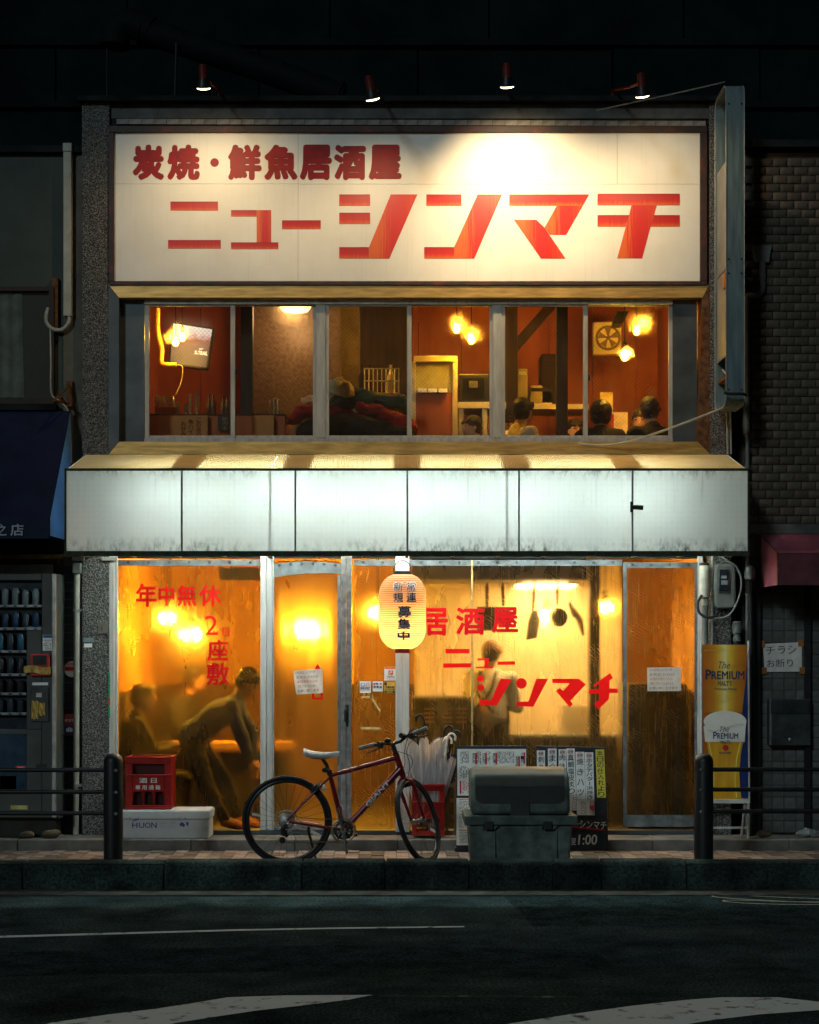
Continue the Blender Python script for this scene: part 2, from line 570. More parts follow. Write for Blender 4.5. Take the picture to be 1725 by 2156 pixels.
foam_m = mat('styrofoam', (.50, .52, .52), .8, col2=(.36, .38, .38), scale=5, bump=.7, fine=110, lo=.5, hi=.75)
bin_m = mat('green_grey_plastic', (.07, .095, .085), .6, var=.45, scale=3.5, bump=.25, fine=90)
bin_d = mat('dark_green_lid', (.018, .022, .02), .55, var=.25, scale=5, bump=.25, fine=90)
rubber = mat('rubber', (.012, .012, .013), .6, var=.3, scale=20, bump=.3)
bike_red = mat('red_bike_paint', (.14, .004, .006), .25, var=.15, scale=8, bump=.0, spec=.5, coat=.5)
chrome = mat('chrome', (.62, .62, .62), .2, metal=1., var=.1, bump=0)
gold_chain = mat('oily_chain_steel', (.30, .24, .15), .35, metal=.9, var=.3, scale=30)
saddle_m = mat('pale_saddle', (.44, .415, .38), .45, var=.1, bump=.1)
grip_m = mat('grey_grip', (.16, .15, .13), .7, var=.2, bump=.2)
meter_m = mat('meter_grey', (.12, .13, .128), .45, var=.15, bump=.1)
vend_m = mat('vending_body', (.06, .066, .062), .4, var=.15, scale=4, bump=.05)
vend_d = mat('vending_recess', (.012, .02, .03), .3, var=.4)
gold_tape = mat('gold_tape', (.42, .27, .07), .35, metal=.3, var=.3, scale=25, bump=.5)
stone_m = mat('rough_stone', (.09, .07, .045), .9, var=.4, scale=16, bump=.7)
navy_cloth = mat('navy_jacket', (.005, .024, .10), .75, var=.3, scale=10, bump=.3)
black_cloth = mat('black_cloth', (.006, .006, .007), .85, var=.3, scale=10, bump=.3)
skin = mat('skin', (.50, .28, .18), .55, var=.1, scale=6, bump=.05)
hair_m = mat('black_hair', (.010, .008, .007), .45, var=.4, scale=60, bump=.6, stretch=(1, 1, .2))
beige_knit = mat('beige_knit', (.42, .33, .22), .9, var=.2, scale=30, bump=.5)
white_shirt = mat('pale_shirt', (.60, .57, .52), .8, var=.1, bump=.3)
red_cloth = mat('red_blanket', (.20, .010, .008), .9, var=.3, scale=8, bump=.4)
green_cloth = mat('dark_green_blanket', (.035, .05, .03), .9, var=.3, scale=8, bump=.4)
khaki_cloth = mat('khaki_cloth', (.40, .32, .20), .9, var=.2, scale=8, bump=.4)
yellow_box = mat('cream_cabinet', (.62, .50, .28), .5, var=.15, scale=4)
card_m = mat('cardboard', (.52, .23, .08), .85, var=.12, scale=5, bump=.2)
moss_m = mat('mossy_trim', (.02, .022, .018), .9, col2=(.05, .06, .03), scale=24, bump=.8)

def grain(m, scale, lo, hi):                        # fine aggregate showing in the surface colour
    nt = m.node_tree
    p = principled(nt)
    src = p.inputs['Base Color'].links[0].from_socket
    k = ramp(nt, tnoise(nt, coords(nt), scale, 3, .7), [(.36, lo), (.64, hi)])
    nt.links.new(mix(nt, 1., src, k, 'MULTIPLY'), p.inputs['Base Color'])
grain(asphalt, 55, .35, 1.9)
grain(kerb_m, 45, .5, 1.6)
grain(bin_m, 12, .75, 1.25)
def make_terrazzo():
    m, nt, nd, lk = _new('washed_aggregate')
    co = coords(nt)
    v = N(nt, 'ShaderNodeTexVoronoi', i_Scale=105.); lk.new(co, v.inputs['Vector'])
    n = tnoise(nt, co, 75, 4)
    a = ramp(nt, v.outputs['Distance'], [(.18, (.30, .295, .28)), (.42, (.18, .175, .165)), (.66, (.05, .05, .05))])
    b = ramp(nt, n, [(.42, (.10, .10, .10)), (.55, (1., 1., 1.))])
    c = mix(nt, .75, a, b, 'MULTIPLY')
    p = principled(nt)
    lk.new(c, p.inputs['Base Color'])
    p.inputs['Roughness'].default_value = .8
    lk.new(bumpn(nt, mth(nt, 'SUBTRACT', n, v.outputs['Distance']), .8, .01), p.inputs['Normal'])
    MATS['terrazzo'] = m
    return m
terrazzo = make_terrazzo()

def make_rust_frame():
    m, nt, nd, lk = _new('rusted_red_frame')
    co = coords(nt)
    n = tnoise(nt, co, 5, 6, .7)
    c = ramp(nt, n, [(.40, (.010, .006, .005)), (.55, (.035, .007, .006)), (.68, (.11, .014, .008)), (.82, (.30, .10, .03))])
    p = principled(nt)
    lk.new(c, p.inputs['Base Color'])
    p.inputs['Roughness'].default_value = .6
    lk.new(bumpn(nt, tnoise(nt, co, 40, 4), .5, .006), p.inputs['Normal'])
    return m
rust_frame = make_rust_frame()

def make_sign_face():
    m, nt, nd, lk = _new('cream_sign_face')
    co = coords(nt)
    n = tnoise(nt, co, 2.2, 5)
    st = tnoise(nt, coords(nt, (14, 14, .5)), 2.5, 4)
    c = ramp(nt, n, [(.3, (.66, .64, .59)), (.7, (.76, .74, .70))])
    c = mix(nt, ramp(nt, st, [(.55, 0.), (.8, .25)]), c, (.50, .42, .30))
    p = principled(nt)
    lk.new(c, p.inputs['Base Color'])
    p.inputs['Roughness'].default_value = .5
    p.inputs['Specular IOR Level'].default_value = .35
    lk.new(bumpn(nt, tnoise(nt, co, 9, 3), .08, .01), p.inputs['Normal'])
    return m
sign_face = make_sign_face()

def make_stroke(name, stops, axis):             # brush-streaked sign paint, faded along one edge of each stroke
    m, nt, nd, lk = _new(name)
    g = N(nt, 'ShaderNodeTexCoord')
    sp = N(nt, 'ShaderNodeSeparateXYZ'); lk.new(g.outputs['Generated'], sp.inputs[0])
    st = tnoise(nt, coords(nt, (60, 60, 1.5)), 2.2, 3)
    k = mth(nt, 'ADD', sp.outputs[axis], mth(nt, 'MULTIPLY', mth(nt, 'SUBTRACT', st, .5), .8))
    c = ramp(nt, k, stops)
    p = principled(nt)
    lk.new(c, p.inputs['Base Color'])
    p.inputs['Roughness'].default_value = .45
    return m
RED, ORG, DRD = (.52, .008, .006), (.62, .10, .015), (.34, .006, .008)
st_down = make_stroke('stroke_faded_below', [(.0, ORG), (.35, RED), (1., DRD)], 2)
st_side = make_stroke('stroke_faded_aside', [(.2, ORG), (.42, RED), (.72, RED), (1., (.56, .05, .01))], 0)
dark_red_paint = mat('dark_red_paint', (.20, .006, .01), .5, col2=(.28, .012, .014), scale=14, bump=0)

def make_canopy(name, top=False):
    m, nt, nd, lk = _new(name)
    co = coords(nt)
    g = N(nt, 'ShaderNodeTexCoord')
    sp = N(nt, 'ShaderNodeSeparateXYZ'); lk.new(g.outputs['Generated'], sp.inputs[0])
    base = ramp(nt, tnoise(nt, co, 2., 4), [(.3, (.80, .80, .74)), (.7, (.86, .87, .84))]) if not top else \
        ramp(nt, tnoise(nt, co, 2.4, 4), [(.3, (.66, .46, .20)), (.7, (.78, .60, .34))])
    # growth of moss and soot along the edges
    e = sp.outputs[2]
    lo = ramp(nt, e, [(0., 1.), (.05, .8), (.20, 0.)])
    hi = ramp(nt, e, [(.86, 0.), (.95, .45), (1., .95)])
    edge = mth(nt, 'MAXIMUM', lo, hi) if not top else ramp(nt, e, [(0., .7), (.12, 0.)])
    dn = ramp(nt, tnoise(nt, coords(nt, (2.4, 2.4, 1.)), 11, 5, .7), [(.45, 0.), (.66, 1.)])
    patch = ramp(nt, tnoise(nt, co, 1.3, 3), [(.40, .15), (.62, 1.)])
    d = mth(nt, 'MULTIPLY', mth(nt, 'MULTIPLY', edge, dn), patch)
    drip = mth(nt, 'MULTIPLY', ramp(nt, tnoise(nt, coords(nt, (26, 26, 1.1)), 1.4, 4), [(.56, 0.), (.74, .6)]), ramp(nt, e, [(.45, 0.), (1., .8)]))
    if not top: d = mth(nt, 'MAXIMUM', d, mth(nt, 'MULTIPLY', drip, patch))
    spk = ramp(nt, tnoise(nt, co, 85, 2), [(.66, 0.), (.76, .35)])
    d = mth(nt, 'MAXIMUM', d, spk)
    c = mix(nt, d, base, (.035, .045, .025))
    br = N(nt, 'ShaderNodeTexBrick', offset=0., i_Scale=1., i_Mortar_Size=.0011, i_Brick_Width=.0095, i_Row_Height=.0095)
    br.inputs['Color1'].default_value = (1, 1, 1, 1); br.inputs['Color2'].default_value = (1, 1, 1, 1); br.inputs['Mortar'].default_value = (.72, .74, .74, 1)
    cv = coords(nt, (1, 1, 1))
    cv.node.inputs['Rotation'].default_value = (R(90), 0, 0)
    lk.new(cv, br.inputs['Vector'])
    if not top: c = mix(nt, 1., c, br.outputs['Color'], 'MULTIPLY')
    tl = N(nt, 'ShaderNodeBsdfTranslucent'); df = N(nt, 'ShaderNodeBsdfDiffuse'); gl = N(nt, 'ShaderNodeBsdfGlossy', i_Roughness=.35)
    lk.new(c, tl.inputs[0]); lk.new(c, df.inputs[0])
    a = mixsh(nt, .85 if not top else .8, tl.outputs[0], df.outputs[0])
    if top:
        w = N(nt, 'ShaderNodeTexWave', bands_direction='X', i_Scale=22.); lk.new(co, w.inputs['Vector'])
        b = bumpn(nt, w.outputs['Fac'], .7, .01)
        for q in (tl, df, gl): lk.new(b, q.inputs['Normal'])
    setsurf(nt, mixsh(nt, .04, a, gl.outputs[0]))
    return m
canopy_face = make_canopy('backlit_canopy_face')
canopy_roof = make_canopy('canopy_roof_sheet', True)
canopy_in = mat('canopy_inside', (.8, .82, .8), .8, var=.05)

def make_lantern_paper():
    m, nt, nd, lk = _new('lantern_paper')
    g = N(nt, 'ShaderNodeTexCoord')
    sp = N(nt, 'ShaderNodeSeparateXYZ'); lk.new(g.outputs['Generated'], sp.inputs[0])
    c = ramp(nt, sp.outputs[2], [(.12, (.88, .66, .34)), (.5, (.86, .55, .28)), (.92, (.82, .40, .24))])  # yellower towards the bottom: the bulb's glow painted into the paper colour
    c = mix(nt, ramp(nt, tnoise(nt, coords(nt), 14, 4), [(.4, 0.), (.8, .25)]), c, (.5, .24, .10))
    tl = N(nt, 'ShaderNodeBsdfTranslucent'); df = N(nt, 'ShaderNodeBsdfDiffuse')
    lk.new(c, tl.inputs[0]); lk.new(c, df.inputs[0])
    setsurf(nt, mixsh(nt, .35, tl.outputs[0], df.outputs[0]))
    return m
lantern_paper = make_lantern_paper()

def make_clear_plastic():
    m, nt, nd, lk = _new('clear_umbrella_film')
    tr = N(nt, 'ShaderNodeBsdfTransparent', i_Color=(.9, .9, .92, 1))
    tl = N(nt, 'ShaderNodeBsdfTranslucent', i_Color=(.8, .78, .8, 1))
    df = N(nt, 'ShaderNodeBsdfDiffuse', i_Color=(.75, .73, .75, 1))
    gl = N(nt, 'ShaderNodeBsdfGlossy', i_Roughness=.12)
    st = ramp(nt, tnoise(nt, coords(nt, (6, 6, .8)), 9, 4), [(.35, .5), (.7, .92)])
    a = mixsh(nt, st, tr.outputs[0], mixsh(nt, .5, tl.outputs[0], df.outputs[0]))
    bn = bumpn(nt, tnoise(nt, coords(nt, (5, 5, 1)), 8, 3), .8, .02)
    lk.new(bn, gl.inputs['Normal'])
    setsurf(nt, mixsh(nt, .14, a, gl.outputs[0]))
    return m
clear_film = make_clear_plastic()

vinyl_a = make_vinyl('scuffed_vinyl_window', .26, (.96, .82, .48), 1.3, .27, .34)
vinyl_b = make_vinyl('cloudy_vinyl_door', .10, (.96, .82, .48), 5.1, .30, .60)
vinyl_c = make_vinyl('scuffed_vinyl_kitchen', .24, (.96, .84, .54), 8.7, .25, .46)
vinyl_d = make_vinyl('slack_vinyl_side', .12, (.96, .82, .48), 3.9, .24, .50)
GLASSES = [make_glass('wired_pane_%d' % i, lo, hi, 3., True, i * 3.1) for i, (lo, hi) in enumerate(((.05, .18), (.05, .16), (.03, .10), (.06, .24), (.04, .14), (.05, .34)))]
dark_glass = make_glass('dark_window_pane', .0, .03, 3., False)
clear_glass = make_glass('display_pane', .0, .02, 3., False, 4)
# ------------------------------------------------------------ road, kerb, pavement
ROADZ = -.12
def G(u, v, z=ROADZ):                              # the spot on a level surface seen at a picture point
    s = (v - VH) / (ZC - z)
    y = F / s - D
    return Vector(((u - UX) / s, y, z))
road = MB().grid(lambda a, b: (-70 + 140 * a, -60 + 57.98 * b, ROADZ), 4, 4).build('road', asphalt, kind='structure')
def paint(name, pts, z=ROADZ + .004):
    MB().add([G(u, v, z) for u, v in pts], [tuple(range(len(pts)))]).build(name, road_paint, road)
paint('lane_line', [(-900, 1994), (-900, 1989.5), (0, 1970.5), (500, 1956.8), (700, 1953.2), (978, 1950), (978, 1952.4), (700, 1956), (500, 1960), (0, 1974.5)])
paint('road_arrow', [(-40, 2200), (105, 2154), (230, 2136), (330, 2124), (420, 2110), (480, 2100), (600, 2096), (785, 2095), (735, 2105), (640, 2117), (540, 2128), (460, 2140), (370, 2154), (180, 2200)])
paint('road_arrow', [(900, 2200), (1070, 2156), (1200, 2136), (1330, 2118), (1450, 2105), (1520, 2100), (1640, 2100), (1740, 2111), (1850, 2122), (1740, 2126), (1600, 2136), (1500, 2148), (1380, 2168), (1250, 2200)])
wornp = mat('worn_paint', (.018, .038, .042), .9, col2=(.20, .21, .21), lo=.5, hi=.72, scale=9, bump=.4, spec=.06)
patch_m = mat('asphalt_patch', (.016, .027, .029), .9, var=.4, scale=5, bump=.7, fine=120, spec=0.)
grain(patch_m, 50, .35, 1.9)
crack_m = mat('road_crack', (.004, .005, .005), 1., bump=0)
def flat(name, pts, m, z): MB().add([G(u, v, z) for u, v in pts], [tuple(range(len(pts)))]).build(name, m, road)
flat('worn_line', [(800, 2095.5), (1215, 2097.2), (1215, 2101), (800, 2099)], wornp, ROADZ + .004)
flat('asphalt_patch', [(1058, 1884), (1760, 1884), (1900, 1948), (1122, 1950)], patch_m, ROADZ + .003)
flat('asphalt_patch', [(-200, 2010), (700, 1990), (1250, 2000), (1300, 2040), (600, 2045), (-250, 2062)], patch_m, ROADZ + .003)
def crack(pts, w=.006):
    path = [p + Vector((random.uniform(-.02, .02), random.uniform(-.02, .02), 0)) for p in spline([G(u, v, ROADZ + .0035) for u, v in pts], 10)]
    mb = MB()
    for a, c in zip(path, path[1:]):
        t = (c - a).normalized(); n = Vector((-t.y, t.x, 0)) * w * random.uniform(.4, 1.3)
        mb.quad(a - n, c - n, c + n, a + n)
    mb.build('crack', crack_m, road)
crack([(1055, 1878), (1085, 1905), (1100, 1930), (1126, 1952)])
crack([(700, 2070), (860, 2050), (1000, 2052), (1180, 2040)])
crack([(1250, 1955), (1400, 1958), (1600, 1960), (1760, 1966)])
chalk_m = mat('chalk_line', (.34, .32, .25), .8, var=.3, scale=20)
def chalk(pts):
    path = spline([G(u, v, ROADZ + .005) for u, v in pts], 8)
    mb = MB()
    for a, b in zip(path, path[1:]):
        t = (b - a).normalized(); n = Vector((-t.y, t.x, 0)) * .009
        mb.quad(a - n, b - n, b + n, a + n)
    mb.build('chalk_scribble', chalk_m, road)
chalk([(1760, 1894), (1640, 1889), (1540, 1884.5), (1499, 1884.8), (1520, 1890), (1600, 1895), (1680, 1899), (1760, 1901)])
chalk([(1760, 1905), (1640, 1904), (1560, 1901), (1527, 1898), (1530, 1895.6), (1580, 1895.8), (1660, 1898.5), (1760, 1899)])
MB().add([G(u, v, ROADZ + .004) for u, v in ((941, 1881.5), (968, 1881.5), (968, 1883.2), (941, 1883.2))], [(0, 1, 2, 3)]).build('white_dash', road_paint, road)
MB().box(-40, 40, -2.12, -1.84, ROADZ - .05, ROADZ + .012).build('gutter', gutter_m, kind='structure')

YK0, YK1, KZ = -1.86, -1.68, .093
kerb = MB().box(-40, 40, YK0 + .02, YK1 - .005, ROADZ - .1, KZ - .02).build('kerb', dark_conc, kind='structure')
kj = [-420, -250, -120, 47, 345, 636, 812, 989, 1166, 1268, 1447, 1740, 1940]
for i, (a, b) in enumerate(zip(kj, kj[1:])):
    x0, x1 = X(a, YK0) + .005, X(b, YK0) - .005
    dz = [-.022, -.018, -.012, -.006, 0, .002, .002, 0, .001, .003, -.004, -.012][i]
    mb = MB().xprism([(YK0, ROADZ - .02), (YK0 + .012, KZ - .03 + dz), (YK0 + .03, KZ - .008 + dz), (YK0 + .055, KZ + dz), (YK1, KZ + dz), (YK1, ROADZ)], x0, x1)
    mb.build('kerb_stone', kerb_m, kerb, bevel=.006)
side = MB().box(-40, 40, YK1, 3., -.12, -.012).build('sidewalk', paver_bed, kind='structure')
pw, pd, gap = .098, .198, .005
pm_ = MB().box(-pw / 2 + gap / 2, pw / 2 - gap / 2, -pd / 2 + gap / 2, pd / 2 - gap / 2, -.05, 0).mesh('paver')
near, rest = [], MB()
for i in range(-58, 59):
    for j in range(8):
        x = i * pw; y = -.44 - pd * (j + (.5 if i % 2 else 0)) + .0
        vis = -3.72 < x < 3.72 and y > -1.02
        zz = random.uniform(-.003, .0025)
        if y - pd / 2 < YK1 - .08: continue
        if vis and len(near) < 300: near.append((x, y, zz))
        else: rest.box(x - pw / 2 + gap / 2, x + pw / 2 - gap / 2, y - pd / 2 + gap / 2, y + pd / 2 - gap / 2, -.05, zz)
slab(side, 'paver', pm_, paver_m, near)
rest.build('pavers_beyond', paver_m, side, kind='stuff')
STEP = .088
step = MB().box(-40, 40, -.385, .0, -.1, STEP - .006).build('shop_step', step_m, kind='structure')
for a, b in zip([-300, -100, 60, 262, 415, 628, 838, 1010, 1190, 1360, 1478, 1640, 1800], [-100, 60, 262, 415, 628, 838, 1010, 1190, 1360, 1478, 1640, 1800, 2000]):
    MB().box(X(a) + .003, X(b) - .003, -.40, -.26, -.02, STEP).build('edge_stone', step_m, step, bevel=.008)
    MB().box(X(a) + .003, X(b) - .003, -.256, -.002, -.02, STEP - .002 + random.uniform(-.002, .002)).build('step_slab', step_m, step, bevel=.004)

# ------------------------------------------------------------ dark viaduct behind the roofs
via = thing('rail_viaduct', 'dark panelled viaduct wall rising behind all the rooftops', 'viaduct', (0, 9.5, 0))
YV = 9.5
vs_ = [-260, -60, 92, 222, 332, 700, 1100, 1500]
MB().box(-16, 16, YV + .12, YV + 1.2, -.1, Z(-400, YV)).build('wall_core', dark_conc, via)
us_ = [-700, -300, 118, 545, 880, 1290, 1600, 2100]
for r_, (va, vb) in enumerate(zip(vs_, vs_[1:])):
    for q, (ua, ub) in enumerate(zip(us_, us_[1:])):
        sh = 150 if r_ % 2 else 0
        MB().box(X(ua + sh, YV) + .012, X(ub + sh, YV) - .012, YV + random.uniform(-.03, .0), YV + .14, Z(vb, YV) + .02, Z(va, YV) - .02).build('wall_panel', via_m, via)
for r_, va in enumerate(vs_[1:5]):
    MB().box(-15, 15, YV - .10, YV + .05, Z(va, YV) - .05, Z(va, YV) + .04).build('ledge', via_m, via)
# ------------------------------------------------------------ the izakaya building
XL, XR = X(232), X(1488)                         # inner faces of the two pillars
shop = thing('izakaya_building', 'two storey izakaya with pebbled pillars, lit upper windows and vinyl front', 'building', (0, 0, 0))
def part(name, material, mb, parent=shop, **k): return mb.build(name, material, parent, **k)
FL2, CE2, FL1, CE1, YB, YB2 = 2.93, 4.98, .10, 2.62, 3.4, 2.4
ROOF = Z(208)
part('pillar', terrazzo, MB().ubox(172, 231, 214, 1790, -.03, YB + .2), bevel=.012)
part('pillar', terrazzo, MB().ubox(1494, 1541, 214, 1790, -.03, YB + .2), bevel=.012)
part('parapet', conc_m, MB().box(XL - .004, X(1493), .0, YB, Z(249), Z(219)))
part('parapet_cap', dark_conc, MB().box(X(168), X(1545), -.09, YB + .25, Z(219) + .003, ROOF))
part('upper_wall', dark_conc, MB().box(XL - .002, X(1492), .05, .22, Z(628), Z(249) - .002))
tl_ = MB().box(-.05, .05, -.012, .0, -.021, .021).mesh('trim_tile')
slab(shop, 'trim_tile', tl_, tile_m, [(X(246) + .0505 + .1035 * i, -.003, Z(256.5) - .0012 * i * .3) for i in range(47)])
part('trim_bed', dark_conc, MB().box(XL, X(1492), .004, .06, Z(264), Z(249) - .001))
part('roof', dark_conc, MB().box(X(176), X(1538), .22, YB + .2, ROOF - .3, ROOF - .05))
part('upper_ceiling', ceil_m, MB().box(XL + .002, XR - .002, .2, YB, CE2, CE2 + .08))
part('upper_floor', wood_d, MB().box(XL + .002, XR - .002, .02, YB, CE1, FL2))
part('spandrel', dark_conc, MB().box(XL, XR, -.0, .1, Z(1172), Z(957) - .003))
part('ground_floor', mat('dark_floor', (.03, .025, .02), .6), MB().box(XL + .001, XR - .001, .005, YB, -.05, FL1))
for x0, x1 in ((XL, XL + .05), (XR - .05, XR)):
    part('side_wall', wood, MB().box(x0, x1, .13, YB, 1.262, CE1 - .002))
    part('side_wall_shade', wood_d, MB().box(x0, x1, .13, YB, FL1 + .002, 1.26))  # dark lower wall added: the dim lower room put into colour
    part('side_wall', wood_r, MB().box(x0, x1, .13, YB, FL2 + .002, CE2 - .002))
wood_b = mat('shade_brown', (.045, .02, .009), .5, var=.4, scale=4, stretch=(4, 4, .5))  # made-up dark boards and rail that stand in for shade below the bulbs
part('shade_rail', wood_d, MB().box(XL + .05, XR - .05, YB - .075, YB, 1.222, 1.26))
# panelled back walls: boards are pieces
bw = 0.42
nb = int((XR - XL - .1) / bw) + 1
for i in range(nb):
    x0 = XL + .05 + i * bw; x1 = min(x0 + bw - .006, XR - .05)
    part('wall_board', wood_r, MB().box(x0, x1, YB2 - .04 - .006 * (i % 2), YB2, FL2 + .002, CE2 - .002))
    part('wall_board', wood, MB().box(x0, x1, YB - .04 - .006 * (i % 2), YB, 1.262, CE1 - .002))
    part('shade_board', wood_b, MB().box(x0, x1, YB - .05 - .006 * (i % 2), YB, FL1 + .002, 1.22))
part('back_wall', dark_conc, MB().box(XL - .1, XR + .1, YB + .002, YB + .2, -.05, CE2 + .1))

# ---- aluminium surround of the upper windows
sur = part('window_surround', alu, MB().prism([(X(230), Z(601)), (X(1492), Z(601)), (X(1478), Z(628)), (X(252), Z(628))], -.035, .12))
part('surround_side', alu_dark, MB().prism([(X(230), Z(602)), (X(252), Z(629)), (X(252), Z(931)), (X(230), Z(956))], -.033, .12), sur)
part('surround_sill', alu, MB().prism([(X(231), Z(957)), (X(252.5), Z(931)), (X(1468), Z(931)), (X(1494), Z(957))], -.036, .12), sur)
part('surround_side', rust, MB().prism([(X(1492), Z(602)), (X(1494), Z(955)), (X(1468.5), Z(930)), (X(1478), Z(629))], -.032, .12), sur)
part('blank_panel', alu_dark, MB().ubox(252.5, 304, 628.5, 930, .055, .12))
part('blank_panel', alu_dark, MB().ubox(1417, 1468, 628.5, 930, .055, .12))
part('head_rail', alu_white, MB().ubox(304, 1417, 629, 640, .03, .13))
part('foot_rail', alu_white, MB().ubox(304, 1417, 922.5, 930, .028, .13))
SASH = [(305, 495, 0), (485, 668, 1), (684, 867, 2), (857, 1040, 3), (1055, 1238, 4), (1228, 1417, 5)]
for u0, u1, gi in SASH:
    yy = .05 if gi % 2 == 0 else .072
    mb = MB()
    w = 9
    x0, x1, z0, z1 = X(u0, yy), X(u1, yy), Z(926, yy), Z(638, yy)
    fw = w / 255
    mb.box(x0, x0 + fw, yy, yy + .022, z0, z1).box(x1 - fw, x1, yy, yy + .022, z0, z1)
    mb.box(x0 + fw, x1 - fw, yy + .001, yy + .021, z0, z0 + .036).box(x0 + fw, x1 - fw, yy + .001, yy + .021, z1 - .026, z1)
    sash = part('window_sash', alu_white, mb, bevel=.003)
    part('pane', GLASSES[gi], MB().quad((x0 + fw, yy + .011, z0 + .034), (x1 - fw, yy + .011, z0 + .034), (x1 - fw, yy + .011, z1 - .024), (x0 + fw, yy + .011, z1 - .024)), sash)
for u0, u1 in ((666, 686), (1038, 1057)):
    part('mullion', alu_white, MB().ubox(u0, u1, 640.5, 922, .04, .12), bevel=.003)
for u, v in ((496, 778), (1239, 790)):
    part('sash_latch', black_m, MB().ubox(u, u + 4, v, v + 12, .028, .05))
# timber posts and brace inside the upper room
part('room_post', wood_d, MB().ubox(507, 532, 600, 960, .45, .58))
part('room_post', mat('grey_column', (.17, .13, .085), .8), MB().ubox(716, 757, 600, 960, 1.5, 1.75))
part('room_post', wood_d, MB().ubox(1173, 1196, 600, 960, .5, .62))
part('room_post', wood_d, MB().ubox(1063, 1090, 600, 960, 1.35, 1.5))
part('roof_brace', wood_d, MB().prism([(X(1090, 1.3), Z(738, 1.3)), (X(1175, 1.3), Z(640, 1.3)), (X(1150, 1.3), Z(640, 1.3)), (X(1090, 1.3), Z(708, 1.3))], 1.3, 1.42))
part('partition', mat('frosted_partition', (.10, .07, .045), .35, var=.3, scale=30, bump=.6), MB().ubox(532, 716, 600, 960, 2.0, 2.05))
part('partition', wood_d, MB().ubox(757, 868, 600, 960, 2.0, 2.05))
part('ceiling_joist', wood_d, MB().box(XL + .05, XR - .05, .55, .68, CE2 - .16, CE2 - .001))

# ---- the big sign
sg = thing('roof_signboard', 'wide cream signboard with red katakana in a rusty frame above the windows', 'signboard', (0, 0, Z(599)))
fy = -.05
for a in ((229, 1490, 264, 278), (229, 1490, 592, 600)):
    MB().ubox(a[0], a[1], a[2], a[3], fy, .05).build('frame_rail', rust_frame, sg, bevel=.004)
MB().ubox(229, 240, 278.2, 591.8, fy + .002, .05).build('frame_stile', rust_frame, sg, bevel=.004)
MB().ubox(1475, 1490, 278.2, 591.8, fy + .002, .05).build('frame_stile', rust_frame, sg, bevel=.004)
for u0, u1, v0, v1 in ((240.4, 627.6, 278.4, 386.6), (628.1, 1299.6, 278.4, 387), (1300.2, 1474.6, 278.4, 387), (240.4, 627.6, 387.2, 591.6), (628.1, 1474.6, 387.6, 591.6)):
    MB().ubox(u0, u1, v0, v1, -.022, .04).build('sign_panel', sign_face, sg)
MB().ubox(241, 1474, 279, 591, -.012, .045).build('panel_backing', dark_conc, sg)
SY = -.0245
def stroke(pts, m, thick=.0022):
    MB().prism([(X(u, SY), Z(v, SY)) for u, v in pts], SY, SY + thick).build('letter_stroke', m, sg)
def rect(a, b, c, d): return [(a, c), (b, c), (b, d), (a, d)]
for r_ in ((359, 459, 424, 443), (354, 465, 505, 523), (486.5, 540.3, 442, 455.5), (486.5, 586, 510, 524), (594, 675.5, 463.5, 482), (714.5, 779.5, 409, 433), (714.5, 779.5, 447.5, 471.5), (898, 972, 409, 433)):
    stroke(rect(*r_), st_down)
stroke([(540.5, 442), (571, 442), (571, 509.8), (540.5, 509.8)], st_side)
stroke([(714.5, 520), (777, 520), (777, 544), (714.5, 544)], st_down)
stroke([(777.2, 520), (823, 409), (879, 409), (820, 544), (777.2, 544)], st_side)
stroke([(893.5, 520), (956.5, 520), (956.5, 544), (893.5, 544)], st_down)
stroke([(956.7, 520), (1006, 409), (1057.5, 409), (999, 544), (956.7, 544)], st_side)
stroke([(1072.5, 409), (1241, 409), (1227.5, 433), (1072.5, 433)], st_down)
stroke([(1172.5, 433.2), (1227.3, 433.2), (1192.5, 494), (1157.5, 494), (1147, 478.5)], st_side)
stroke([(1082.5, 462.5), (1130, 462.5), (1146.8, 478.8), (1157.2, 494.3), (1191, 544), (1139.5, 544)], st_side)
c_ = lambda L: [(862.5 + a / 2, b / 2) for a, b in L]
stroke(c_([(792, 815), (1139, 815), (1139, 863.6), (792, 863.6)]), st_down)
stroke(c_([(792, 905), (924.6, 905), (910, 954), (792, 954)]), st_down)
stroke(c_([(1031, 905), (1139, 905), (1139, 954), (1016, 954)]), st_down)
stroke(c_([(935, 864), (1042, 864), (1030.5, 905), (1015.5, 954), (980, 1087), (875, 1087), (911, 954), (925, 905)]), st_side)
for ch, u0, u1 in (('炭', 279, 346), ('焼', 352, 421), ('鮮', 480, 551), ('魚', 556, 627), ('居', 631, 699), ('酒', 703, 771), ('屋', 776, 846)):
    utext(ch, u0, u1, 304, 379, SY, bold=.054).build('sign_character', dark_red_paint, sg)
MB().lathe([(9 / 255, 0), (9 / 255, .002)], P(452, 342, SY + .002), 24, (0, -1, 0)).build('sign_character', dark_red_paint, sg)

